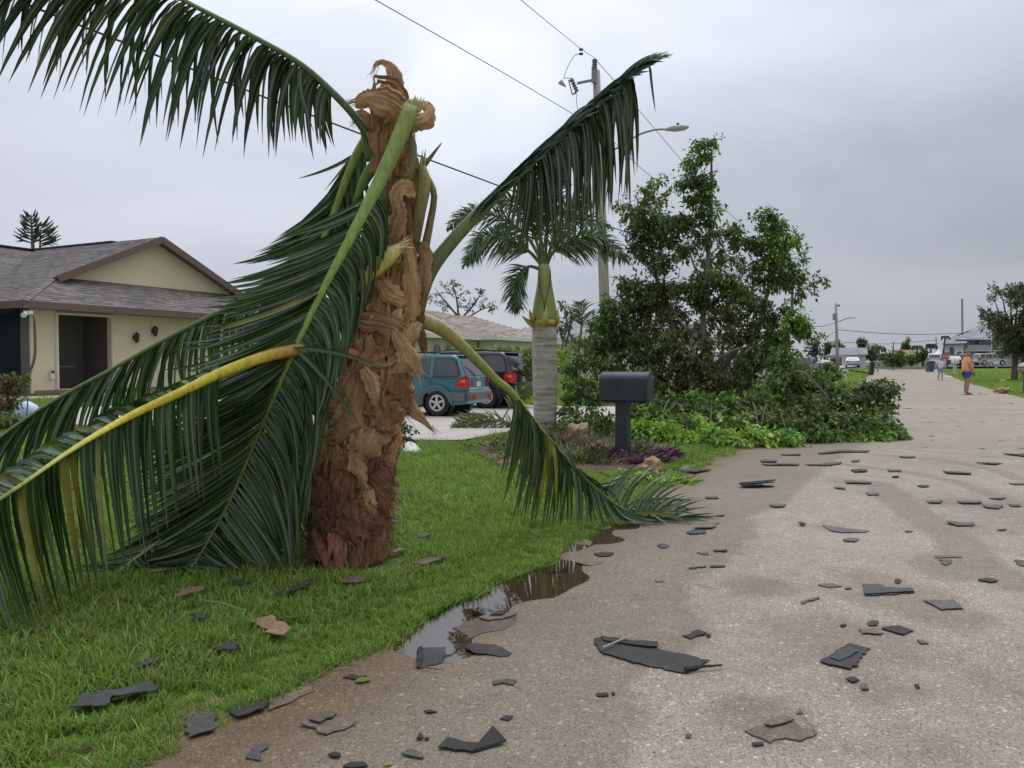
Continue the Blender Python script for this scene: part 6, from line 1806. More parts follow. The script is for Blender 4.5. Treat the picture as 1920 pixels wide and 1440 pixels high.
# left return: dark screened bay with the curved dark brown post
wall(h1, 16.2, -24.2, 16.2, -21.9, hz, ev - .1, M_SCREEN, .08, (), 'screen')
mb = MB(); mb.prism([LZ(16.17, -21.95, hz), LZ(16.17, -21.56, hz), LZ(16.17, -21.56, 2.98), LZ(16.17, -21.95, 2.98)], DU * .06); mb.build('pier', M_GREYW, h1)
cpts = [P(64, 590, 23.3), P(66, 640, 23.3), P(65, 668, 23.3), P(59, 690, 23.3), P(48, 706, 23.3), P(40, 716, 23.2)]
mb = MB(); mb.tube([Vector(x) for x in catmull(cpts, 16)], .04, 8); mb.build('curved_trim', M_TRIM, h1, True)
mb = MB(); mb.box(P(53, 586, 23.2), (.2, .14, .1)); mb.tube([P(50, 588, 23.2), P(44, 591, 23.0)], [.05, .08], 8); mb.build('flood_light', M_WTRIM, h1)
lo = LZ(0, 0, 0)
def on_wall(px, py, off=.06):
    r = ray(px, py); A = L(16.2, -21.5); n_ = DV
    t = (A - Vector((0, 0, 0))).dot(n_) / Vector((r.x, r.y, 0)).dot(n_)
    q = Vector((0, 0, CAMH)) + r * t
    return q + n_ * off
mb = MB(); mb.box(on_wall(95, 703), (.10, .14, .22), -AX); mb.build('meter_box', M_WTRIM, h1)
mb = MB(); mb.box(on_wall(95, 697.5, .08), (.08, .10, .07), -AX); mb.build('meter_face', M_FIX, h1)
for px, py in ((252, 634), (287, 622)):
    q = on_wall(px, py, .12)
    mb = MB(); mb.lathe(q, [(.02, .20), (.10, .12), (.075, -.10), (.02, -.17)], 8); mb.box(q + Vector((0, 0, .02)) - DV * .08, (.1, .16, .12), -AX); mb.build('wall_lamp', M_FIX, h1)
# roofs
uL, uR, vE, vG, zE, uC, zR = 15.6, 27.6, -20.9, -22.6, 3.1, 21.6, 5.85
zg = zE + (17.66 - uL) * .465; uGl, uGr = 17.66, 25.54
roofplane(h1, [LZ(uL, vE, zE), LZ(uR, vE, zE), LZ(uGr + .0, vG, zg), LZ(uGl, vG, zg)], M_RBROWN, seed=1)
# left slope of the wing and right slope (up to a ridge that overhangs the gable wall)
vo = vG + .42
zg2 = zg
roofplane(h1, [LZ(uL, -36, zE), LZ(uL, vE, zE), LZ(uGl, vG, zg), LZ(uGl - .02, vo, zg), LZ(uC, vo, zR), LZ(uC, -36, zR)], M_RBROWN, seed=2)
roofplane(h1, [LZ(uR, vE, zE), LZ(uR, -36, zE), LZ(uC, -36, zR), LZ(uC, vo, zR), LZ(uGr, vo, zg), LZ(uGr, vG, zg)], M_RBROWN, seed=3)
# main body roof behind
roofplane(h1, [LZ(0, -23.4, 3.1), LZ(16.6, -23.4, 3.1), LZ(21.6, -29.3, 5.8), LZ(0, -29.3, 5.8)], M_RBROWN, seed=4)
mb = MB(); mb.prism([LZ(uGl + .15, vG - .0, zg + .02), LZ(uGr - .15, vG - .0, zg + .02), LZ(uC, vG, zR - .10)], -DV * .15); mb.build('gable_wall', M_BEIGE, h1)
mb = MB()
for a, b_ in ((LZ(uGl - .1, vo + .01, zg - .08), LZ(uC, vo + .01, zR - .05)), (LZ(uGr + .1, vo + .01, zg - .08), LZ(uC, vo + .01, zR - .05))):
    mb.bar(a, b_, .06, .24)
mb.build('barge_board', M_TRIM, h1)
mb = MB(); mb.bar(LZ(uL - .02, vE + .02, zE - .10), LZ(uR, vE + .02, zE - .10), .05, .22); mb.bar(LZ(uL - .02, vE + .02, zE - .10), LZ(uL - .02, -23.4, zE - .10), .05, .22); mb.bar(LZ(0, -23.36, zE - .10), LZ(uL, -23.36, zE - .10), .05, .22); mb.build('fascia', M_TRIM, h1)
mb = MB(); mb.prism([LZ(uL, vE, zE - .2), LZ(uR, vE, zE - .2), LZ(uR, -21.45, zE - .2), LZ(uL, -21.45, zE - .2)], (0, 0, .02)); mb.prism([LZ(2, -23.4, zE - .2), LZ(16.3, -23.4, zE - .2), LZ(16.3, -24.1, zE - .2), LZ(2, -24.1, zE - .2)], (0, 0, .02)); mb.build('soffit', M_TRIM, h1)
mb = MB()
def caps(a, b_, w=.30, n=None):
    a, b_ = Vector(a), Vector(b_); d = b_ - a; k = n or max(2, int(d.length / .22))
    sd = d.cross(Vector((0, 0, 1))).normalized() * w / 2
    for i in range(k):
        s = a + d * (i / k) + Vector((0, 0, .03)); e_ = a + d * ((i + 1) / k) + Vector((0, 0, .018))
        mb.add([s - sd - Vector((0, 0, .04)), s, s + sd - Vector((0, 0, .04)), e_ - sd - Vector((0, 0, .04)), e_, e_ + sd - Vector((0, 0, .04))], [(0, 1, 4, 3), (1, 2, 5, 4)], random.random())
caps(LZ(uL, vE, zE), LZ(uGl, vG, zg)); mb.build('hip_caps', M_RBROWN, h1)
mb = MB(); caps(LZ(uC, vo, zR), LZ(uC, -30, zR)); mb.build('ridge_caps', M_RBROWN, h1)
mb = MB(); mb.bar(LZ(uC, -24.7, zR + .035), LZ(uC, -29.3, zR + .035), .34, .05); mb.bar(LZ(0, -29.3, 5.83), LZ(21.4, -29.3, 5.83), .34, .05); mb.build('ridge_vent', M_FIX, h1)
q = LZ(18.5, -28.2, 5.35); mb = MB(); mb.tube([q, q + Vector((0, 0, .35))], .06, 8); mb.build('vent_pipe', M_FIX, h1)

# ---- hipped houses
def hip_house(name, label, u0, u1, v0, v1, z0, ze, zr, wmat, rmat, over=.6, course=.3, tab=.6, trim=None):
    h = thing(name, LZ((u0 + u1) / 2, (v0 + v1) / 2, z0), label, 'house')
    mb = MB()
    A = [LZ(u0, v1, z0 - .3), LZ(u1, v1, z0 - .3), LZ(u1, v0, z0 - .3), LZ(u0, v0, z0 - .3)]
    mb.prism(A, (0, 0, ze - z0 + .25)); mb.build('wall', wmat, h)
    a0, a1, b0, b1 = u0 - over, u1 + over, v0 - over, v1 + over
    half = min(a1 - a0, b1 - b0) / 2
    if a1 - a0 > b1 - b0:
        r0, r1 = (a0 + half, (b0 + b1) / 2), (a1 - half, (b0 + b1) / 2)
    else:
        r0, r1 = ((a0 + a1) / 2, b0 + half), ((a0 + a1) / 2, b1 - half)
    c = {k: LZ(*uv, ze) for k, uv in dict(sw=(a0, b1), se=(a1, b1), nw=(a0, b0), ne=(a1, b0)).items()}
    R0, R1 = LZ(*r0, zr), LZ(*r1, zr)
    if a1 - a0 > b1 - b0:
        planes = [[c['sw'], c['se'], R1, R0], [c['ne'], c['nw'], R0, R1], [c['nw'], c['sw'], R0], [c['se'], c['ne'], R1]]
    else:
        planes = [[c['nw'], c['sw'], R1, R0], [c['se'], c['ne'], R0, R1], [c['sw'], c['se'], R1], [c['ne'], c['nw'], R0]]
    for i, pl_ in enumerate(planes): roofplane(h, pl_, rmat, course, tab, .02, .08, i, trim or M_WTRIM)
    mb = MB()
    for a, b_ in (('sw', 'se'), ('se', 'ne'), ('ne', 'nw'), ('nw', 'sw')):
        mb.bar(c[a] - Vector((0, 0, .1)), c[b_] - Vector((0, 0, .1)), .05, .2)
    mb.build('fascia', trim or M_WTRIM, h)
    return h
h2 = hip_house('tan_roof_house', 'low cream house with tan shingled hip roof and arched windows behind the hedge', 33.5, 50, -30, -18.4, -.05, 2.68, 4.55, M_CREAM, M_RTAN, .6, .28, .55)
# projecting hipped bay and arched windows
zc = 2.68
c0, c1, c2, c3 = LZ(38.4, -16.9, zc + .01), LZ(46.2, -16.9, zc + .01), LZ(46.2, -21.5, zc + 0.9), LZ(38.4, -21.5, zc + .9)
pk = LZ(42.3, -20.8, 4.1)
roofplane(h2, [LZ(38.4, -17.0, zc), LZ(46.2, -17.0, zc), pk], M_RTAN, .28, .55, .02, .06, 8, M_WTRIM)
roofplane(h2, [LZ(38.4, -23.5, zc), LZ(38.4, -17.0, zc), pk, LZ(42.3, -25, 4.1)], M_RTAN, .28, .55, .02, .06, 9, M_WTRIM)
roofplane(h2, [LZ(46.2, -17.0, zc), LZ(46.2, -23.5, zc), LZ(42.3, -25, 4.1), pk], M_RTAN, .28, .55, .02, .06, 10, M_WTRIM)
wall(h2, 38.9, -17.4, 45.7, -17.4, -.3, 2.6, M_CREAM, .9)
mb = MB(); mb.bar(LZ(38.4, -16.98, zc - .08), LZ(46.2, -16.98, zc - .08), .05, .2); mb.bar(LZ(38.38, -18, zc - .08), LZ(38.38, -16.98, zc - .08), .05, .2); mb.build('fascia', M_WTRIM, h2)
def arch_window(parent, u, v, z0, w, h, n=10, frame=M_WTRIM, gm=M_GLASS, face=1):
    """arched window on a street-facing wall"""
    def prof(w_, h_, off):
        pts = [(-w_ / 2, 0), (w_ / 2, 0), (w_ / 2, h_ - w_ / 2)]
        pts += [(w_ / 2 * math.cos(math.pi * i / n), h_ - w_ / 2 + w_ / 2 * math.sin(math.pi * i / n)) for i in range(1, n)]
        pts += [(-w_ / 2, h_ - w_ / 2)]
        return [LZ(u + a, v + off, z0 + b_) for a, b_ in pts]
    mb = MB(); mb.prism(prof(w + .16, h + .08, .015), DV * .03); wf = mb.build('window', frame, parent)
    mb = MB(); mb.prism(prof(w, h, .048), DV * .012); mb.build('pane', gm, wf)
    mb = MB(); mb.bar(LZ(u, v + .065, z0), LZ(u, v + .065, z0 + h - .05), .04); mb.bar(LZ(u - w / 2, v + .065, z0 + h * .45), LZ(u + w / 2, v + .065, z0 + h * .45), .04); mb.build('sash_bar', frame, wf)
for u in (34.6, 35.8): arch_window(h2, u, -18.4, .7, .8, 1.5, frame=M_CREAM)
for u in (39.6, 40.7, 41.8): arch_window(h2, u, -17.4, .7, .75, 1.5, frame=M_CREAM)
arch_window(h2, 48, -18.4, .8, 1.2, 1.4, frame=M_CREAM)
h3 = hip_house('grey_roof_house', 'pale grey-roofed house peeking out between the ringed palm and the wrecked tree', 53, 66, -25, -12, .0, 3.0, 5.5, M_CREAM, M_RGREY, .6, .4, .8)
arch_window(h3, 56, -12, .8, 1.2, 1.4, frame=M_WTRIM)
# ---- white garage house far up on the left
def pz(px, py, Y): return P(px, py, Y)
gY = 120
def front_block(parent, x0, x1, yt, yb, Y, depth, mat, name='wall'):
    a, b_ = P(x0, yb, Y), P(x1, yb, Y); t = P(x0, yt, Y)
    mb = MB(); k = max(.40, a.x / Y + .02); z0 = a.z - .3; mb.prism([Vector((a.x, Y, z0)), Vector((b_.x, Y, z0)), Vector((b_.x, Y, t.z)), Vector((a.x, Y, t.z))], (depth * k, depth, 0)); return mb.build(name, mat, parent)
gb = P(1590, 689, gY); 
h4 = thing('white_garage_house', gb, 'small white house with grey roof and garage door far up on the left side', 'house')
front_block(h4, 1572, 1623, 662, 689, gY, 9, M_WHITE)
front_block(h4, 1550, 1572, 668, 689, gY + 3, 6, M_WHITE)
a, b_ = P(1556, 664.5, gY - .6), P(1627, 664.5, gY - .6); c_, d_ = P(1625, 652, gY + 4), P(1560, 652, gY + 4)
roofplane(h4, [a, b_, c_, d_], M_RGREY, .35, .8, .02, .1, 2, M_WTRIM)
a, b_ = P(1548, 669, gY + 2), P(1573, 669, gY + 2); roofplane(h4, [a, b_, P(1573, 664, gY + 6), P(1552, 664, gY + 6)], M_RGREY, .35, .8, .02, .1, 3, M_WTRIM)
gd = MB(); q0, q1 = P(1583, 667, gY), P(1616, 688, gY)
gd.box(((q0.x + q1.x) / 2, gY - .04, (q0.z + q1.z) / 2), (q1.x - q0.x, .06, q0.z - q1.z)); gdo = gd.build('garage_door', M_WTRIM, h4)
gd = MB()
for k in range(1, 4): z = q1.z + (q0.z - q1.z) * k / 4; gd.bar(Vector((q0.x, gY - .08, z)), Vector((q1.x, gY - .08, z)), .02, .03)
gd.build('panel_joint', M_GREYW, gdo)
gd = MB(); q0, q1 = P(1574, 670, gY), P(1578, 688, gY); gd.box(((q0.x + q1.x) / 2, gY - .03, (q0.z + q1.z) / 2), (q1.x - q0.x, .05, q0.z - q1.z)); gd.build('door', M_GREYW, h4)
gd = MB(); q0, q1 = P(1555, 673, gY + 3), P(1566, 683, gY + 3); gd.box(((q0.x + q1.x) / 2, gY + 2.95, (q0.z + q1.z) / 2), (q1.x - q0.x, .06, q0.z - q1.z)); gd.build('window', M_GLASS, h4)
# ---- orange roofed house
oY = 150; ob_ = P(1697, 684, oY)
h5 = thing('orange_roof_house', ob_, 'house with faded orange hip roof half hidden behind dark bushes at the street end', 'house')
front_block(h5, 1666, 1728, 668, 686, oY, 10, M_CREAM)
a, b_, c_, d_ = P(1661, 669, oY - 1), P(1733, 669, oY - 1), P(1712, 656, oY + 5), P(1682, 656, oY + 5)
roofplane(h5, [a, b_, c_, d_], M_RORNG, .5, 1, .03, .1, 4, M_TRIM); roofplane(h5, [P(1661, 669, oY + 10), a, d_], M_RORNG, .5, 1, .03, .1, 5, M_TRIM); roofplane(h5, [b_, P(1733, 669, oY + 10), c_], M_RORNG, .5, 1, .03, .1, 6, M_TRIM)
for x in (1690, 1715):
    q = P(x, 676, oY - .05); mb = MB(); mb.box(q, (1.1, .08, 1.1)); mb.build('window', M_GLASS, h5)
# ---- white two-storey house at the right end
wY = 128
h6 = thing('two_storey_house', P(1830, 684, wY), 'white two-storey house with grey hip roof, balcony and arched windows at the street end', 'house')
front_block(h6, 1768, 1806, 643, 684, wY, 14, M_WHITE)
front_block(h6, 1806, 1934, 637, 684, wY + 3.5, 12, M_WHITE)
roofplane(h6, [P(1766, 644.5, wY - .6), P(1812, 643.5, wY - .6), P(1815, 632, wY + 4), P(1792, 629, wY + 5)], M_RGREY, .4, .9, .02, .1, 7, M_RGREY)
roofplane(h6, [P(1766, 642, wY + 14), P(1766, 644.5, wY - .6), P(1792, 629, wY + 5), P(1850, 606, wY + 9)], M_RGREY, .4, .9, .02, .1, 7, M_RGREY)
roofplane(h6, [P(1790, 636.5, wY + 1.0), P(1940, 636.5, wY + 1.0), P(1905, 608, wY + 9), P(1840, 608, wY + 9)], M_RGREY, .4, .9, .02, .1, 8, M_RGREY)
def wbox(name, x0, x1, y0, y1, Y, mat, parent, d=.08):
    a, b_ = P(x0, y0, Y), P(x1, y1, Y); mb = MB(); mb.box(((a.x + b_.x) / 2, Y, (a.z + b_.z) / 2), (abs(b_.x - a.x), d, abs(a.z - b_.z))); return mb.build(name, mat, parent)
def arch_px(parent, x0, x1, y0, y1, Y, gm=M_GLASS):
    a, b_ = P(x0, y0, Y), P(x1, y1, Y); w = b_.x - a.x; h_ = a.z - b_.z; cx = (a.x + b_.x) / 2
    pts = [(-w / 2, 0), (w / 2, 0), (w / 2, h_ - w / 2)] + [(w / 2 * math.cos(math.pi * i / 8), h_ - w / 2 + w / 2 * math.sin(math.pi * i / 8)) for i in range(1, 8)] + [(-w / 2, h_ - w / 2)]
    mb = MB(); mb.prism([Vector((cx + p_ * 1.15, Y - .03, b_.z + q_ * 1.04)) for p_, q_ in pts], (0, -.05, 0)); wf = mb.build('window', M_WTRIM, parent)
    mb = MB(); mb.prism([Vector((cx + p_, Y - .10, b_.z + q_)) for p_, q_ in pts], (0, -.03, 0)); mb.build('pane', gm, wf)
arch_px(h6, 1780, 1788, 650, 665, wY); arch_px(h6, 1794.5, 1803, 659, 675, wY); wbox('awning', 1780, 1791, 664.5, 669.5, wY - .3, simple('pale_awning', (.25, .38, .44), None, 4), h6, .5)
wbox('window', 1829, 1847, 639.5, 646, wY + 3.4, M_GLASS, h6); wbox('window', 1821, 1825, 641, 647, wY + 3.4, M_GLASS, h6)
wbox('window', 1806.5, 1814, 638, 646, wY + 3.4, M_GLASS, h6)
wbox('balcony_floor', 1806, 1930, 657, 658.5, wY + 2.2, M_WTRIM, h6, 2.4)
wbox('balcony_rail', 1814, 1862, 647, 656.5, wY + 1.1, M_GREYW if False else stucco('balcony_grey', (.42, .43, .45)), h6, .1)
wbox('door', 1831, 1847, 661, 676, wY + 3.4, M_DARKIN, h6); wbox('door', 1806.5, 1816, 660, 684, wY + 3.4, M_DARKIN, h6)
for x in (1859, 1863.5): 
    a, b_ = P(x, 637, wY + 1.1), P(x, 684, wY + 1.1); mb = MB(); mb.tube([b_, a], .13, 8); mb.build('column', M_WTRIM, h6)
hs_ = thing('white_shed', P(1754, 690, 140), 'low white building with grey roof just left of the two-storey house', 'house')
front_block(hs_, 1752, 1768, 664, 686, 134, 8, M_WHITE); roofplane(hs_, [P(1750, 665, 133), P(1769, 665, 133), P(1768, 656, 138), P(1759, 655, 138)], M_RGREY, .4, .9, .02, .1, 7, M_WTRIM)

# ================================================================== poles and wires
M_POLE = simple('weathered_pole', (0.30, 0.275, 0.24), (0.40, 0.375, 0.34), 14, .85, .3, .006, (1, 1, .12))
M_STEEL = simple('galvanised', (0.22, 0.23, 0.24), (0.30, 0.31, 0.32), 20, .45, metal=.3)
M_CER = simple('grey_ceramic', (0.13, 0.14, 0.155), (0.18, 0.19, 0.205), 10, .35)
M_LAMP = simple('lamp_shell', (0.42, 0.44, 0.43), (0.50, 0.52, 0.50), 10, .5)
M_WIRE = simple('wire', (0.10, 0.10, 0.11), (0.12, 0.12, 0.13), 10, .7)
M_CABLE = simple('black_cable', (0.03, 0.03, 0.035), (0.04, 0.04, 0.045), 10, .7)
KY = 25.0
kb = P(1141, 720, KY); kb.z = HZ(kb.x, kb.y) - .1
pole = thing('utility_pole', kb, 'tall weathered grey utility pole with insulator on top rising behind the ringed palm', 'utility pole')
ktop = P(1118, 133, KY)
mb = MB(); mb.tube([kb, kb.lerp(ktop, .5), ktop], [.185, .155, .115], 14); mb.build('shaft', M_POLE, pole, True)
def ins(c, axis, ln, n=5, r=.085, parent=pole, name='insulator'):
    c = Vector(c); axis = Vector(axis).normalized(); pr_ = []
    for i in range(n):
        z = ln * i / n; pr_ += [(r * .5, z), (r, z + ln / n * .25), (r, z + ln / n * .55), (r * .5, z + ln / n * .8)]
    mb = MB(); mb.lathe(c, [(.001, 0)] + pr_ + [(.03, ln), (.001, ln)], 10, axis); return mb.build(name, M_CER, parent, True)
ins(P(1115, 131, KY - .12), (0, 0, 1), .34)
mb = MB(); mb.box(P(1114, 140, KY - .12), (.16, .1, .5)); mb.build('bracket', M_STEEL, pole)
mb = MB(); mb.bar(P(1113, 150, KY - .1), P(1083, 156, KY - .3), .07); mb.build('cutout_arm', M_STEEL, pole)
ins(P(1082, 172, KY - .3), (P(1071, 147, KY - .3) - P(1082, 172, KY - .3)), .42, 5, .075, name='fuse_cutout')
mb = MB(); mb.tube([P(1066, 150, KY - .3), P(1073, 177, KY - .3)], .02, 6); mb.tube([P(1068, 152, KY - .3), P(1073, 146, KY - .3)], .025, 6); mb.tube([P(1073, 177, KY - .3), P(1081, 174, KY - .3)], .025, 6); mb.build('fuse_tube', M_STEEL, pole)
mb = MB(); mb.lathe(P(1049, 152, KY - .3), [(.001, 0), (.09, .02), (.07, .12), (.035, .2), (.03, .26), (.001, .26)], 10, P(1060, 162, KY - .3) - P(1049, 152, KY - .3)); mb.build('surge_arrester', M_LAMP, pole, True)
def curve_tube(name, pts, r, mat, parent=None, n=24, sides=6):
    c = catmull(pts, n); mb = MB(); mb.tube([Vector(x) for x in c], r, sides); return mb.build(name, mat, parent, True)
curve_tube('jumper_wire', [P(1089, 101, KY - .3), P(1078, 104, KY - .3), P(1066, 122, KY - .3), P(1057, 146, KY - .3), P(1062, 146, KY - .3), P(1072, 148, KY - .3)], .010, M_WIRE, pole)
curve_tube('jumper_wire', [P(1081, 176, KY - .3), P(1081, 190, KY - .3), P(1084, 210, KY - .25), P(1085, 226, KY - .2), P(1096, 226, KY - .2)], .009, M_WIRE, pole)
for y in (93, 101): 
    mb = MB(); mb.box(P(1089.5, y, KY - .3), (.12, .06, .06)); mb.build('clamp', M_FIX, pole)
mb = MB(); mb.lathe(P(1099, 300, KY - .3), [(.001, 0), (.27, .03), (.28, .12), (.28, .85), (.26, .95), (.10, 1.0), (.001, 1.0)], 16, Vector((0, 0, 1))); mb.build('transformer', M_LAMP, pole, True)
mb = MB()
for y in (287, 310, 330): mb.box(P(1124, y, KY - .05), (.42, .06, .06))
mb.build('crossbolt', M_FIX, pole)
curve_tube('lamp_arm', [P(1127, 290, KY), P(1165, 274, KY - .3), P(1195, 254, KY - .5), P(1225, 244, KY - .7), P(1248, 242, KY - .9)], .03, M_STEEL, pole)
lh = MB(); a, b_ = P(1246, 243, KY - .9), P(1291, 238, KY - 1.25); ax = (b_ - a)
lh.tube([a, a + ax * .12, a + ax * .4, a + ax * .8, b_], [.05, .085, .15, .14, .05], 12, True, .62, (0, 0, 1)); lh.build('lamp_head', M_LAMP, pole, True)
lh = MB(); lh.tube([P(1271, 236, KY - 1.1), P(1271, 231, KY - 1.1)], .045, 8); lh.build('photocell', M_FIX, pole)
def wire(label, pts, r=.011, mat=M_WIRE, cat='wire', group=None):
    o = curve_tube('overhead_wire', pts, r, mat, None, 40, 5); tag(o, label, cat, group); return o
wire('thin top wire running from the pole tip up to the upper edge of the sky', [P(1117, 110, KY), P(1090, 92, 22.8), P(1035, 48, 19.5), P(960, -14, 16)], .008)
wire('thin wire sloping from the pole tip down to the right behind the wrecked tree', [P(1117, 112, KY), P(1152, 152, 27), P(1205, 215, 30), P(1280, 303, 34), P(1345, 378, 39), P(1395, 425, 44)], .011)
wire('thin wire from the upper left that meets the pole below the fuse', [P(1122, 242, KY), P(1070, 211, 22.5), P(960, 146, 19), P(840, 77, 16), P(690, -8, 13.5)], .009)
wire('thin wire sloping right from the middle of the pole over the tree', [P(1125, 240, KY), P(1175, 290, 27), P(1220, 330, 30), P(1290, 380, 34)], .010)
wire('thick black cable crossing behind the broken palm from upper left to the pole', [P(1134, 420, KY), P(1060, 396, 24), P(945, 352, 22), P(785, 292, 19.5), P(600, 222, 17.2), P(400, 145, 15), P(200, 67, 13.2), P(40, 4, 12.2)], .020, M_CABLE, 'cable')
wire('dark cable dipping right from the pole behind the wrecked tree', [P(1134, 422, KY), P(1180, 436, 27), P(1260, 455, 31), P(1400, 490, 40)], .018, M_CABLE, 'cable')
# second pole, far
Y2 = 100
kb2 = P(1571, 690, Y2); kt2 = P(1567, 569, Y2)
pole2 = thing('utility_pole', kb2, 'smaller distant utility pole with long lamp arm before the white garage house', 'utility pole')
mb = MB(); mb.tube([kb2 - Vector((0, 0, .5)), kt2], [.23, .15], 10); mb.build('shaft', M_POLE, pole2, True)
curve_tube('lamp_arm', [P(1569, 604, Y2), P(1580, 600, Y2), P(1592, 596, Y2), P(1601, 596, Y2)], .07, M_STEEL, pole2)
mb = MB(); mb.tube([P(1599, 596, Y2), P(1604, 595.5, Y2)], [.12, .16], 8, True, .5); mb.build('lamp_head', M_LAMP, pole2)
mb = MB(); mb.lathe(P(1565, 600, Y2), [(.001, 0), (.25, .02), (.25, .8), (.001, .85)], 10); mb.build('transformer', M_STEEL, pole2)
mb = MB(); mb.box(P(1571, 573, Y2), (.5, .1, .25)); mb.build('insulator', M_CER, pole2)
wire('faint wire running left from the distant utility pole', [P(1568, 604, Y2), P(1540, 612, 92), P(1500, 610, 84)], .04, group=None)
wire('faint long wire running right from the distant utility pole over the street end', [P(1569, 618, Y2), P(1640, 624, 108), P(1720, 627, 118), P(1830, 624, 130)], .045)
wire('lower faint wire over the trees at the street end', [P(1560, 640, 140), P(1660, 645, 140), P(1760, 637, 140)], .045)
wire('slack service wire hanging left from the distant pole', [P(1568, 620, Y2), P(1556, 628, 98), P(1530, 640, 95)], .035)
for px, top, lab in ((1804, 560, 'tall bare far pole sticking up behind the white two-storey house'), (1755, 632, 'short far utility pole among the wind-torn palms'), (1675, 641, 'faint far pole above the toppled tree')):
    Y = 150 if px != 1804 else 145; b0 = P(px + 1, 686, Y); mb = MB(); mb.tube([b0, P(px, top, Y)], [.2 if px == 1804 else .12, .16 if px == 1804 else .09], 8)
    if px == 1755: mb.bar(P(px - 5, 645, Y), P(px + 5, 645, Y), .12)
    tag(mb.build('distant_pole', M_STEEL if px != 1675 else M_WIRE, None), lab, 'pole')

# ================================================================== vehicles
def paint(name, c, rough=.28, coat=.5):
    return simple(name, c, tuple(x * .92 for x in c), 3, rough, coat=coat)
M_TEAL = paint('teal_paint', (0.045, 0.185, 0.235)); M_TEALD = simple('grey_cladding', (0.11, 0.125, 0.13), (0.13, 0.145, 0.15), 6, .5)
M_MAROON = paint('maroon_paint', (0.030, 0.012, 0.016)); M_WCAR = paint('white_paint_car', (0.60, 0.60, 0.60)); M_SILV = paint('silver_paint', (0.42, 0.45, 0.49)); M_BLUEC = paint('dark_blue_paint', (0.05, 0.07, 0.10)); M_GOLD = paint('champagne_paint', (0.50, 0.48, 0.42)); M_BLK = paint('black_paint', (0.02, 0.02, 0.025))
M_CGLASS = simple('tinted_glass', (0.035, 0.038, 0.045), (0.06, 0.065, 0.075), 2, .05, spec=.9)
M_TYRE = simple('tyre', (0.018, 0.018, 0.019), (0.025, 0.025, 0.026), 20, .85)
M_RIM = simple('alloy', (0.50, 0.50, 0.50), (0.60, 0.60, 0.60), 10, .35, metal=.4)
M_REDL = simple('red_lens', (0.50, 0.02, 0.02), (0.40, 0.015, 0.015), 10, .15); M_AMB = simple('amber_lens', (0.75, 0.30, 0.03), (0.65, 0.22, 0.02), 10, .15)
M_BLKP = simple('black_plastic', (0.02, 0.02, 0.022), (0.03, 0.03, 0.032), 20, .6)
M_PLATE = simple('plate', (0.62, 0.63, 0.62), (0.45, 0.48, 0.50), 40, .5)
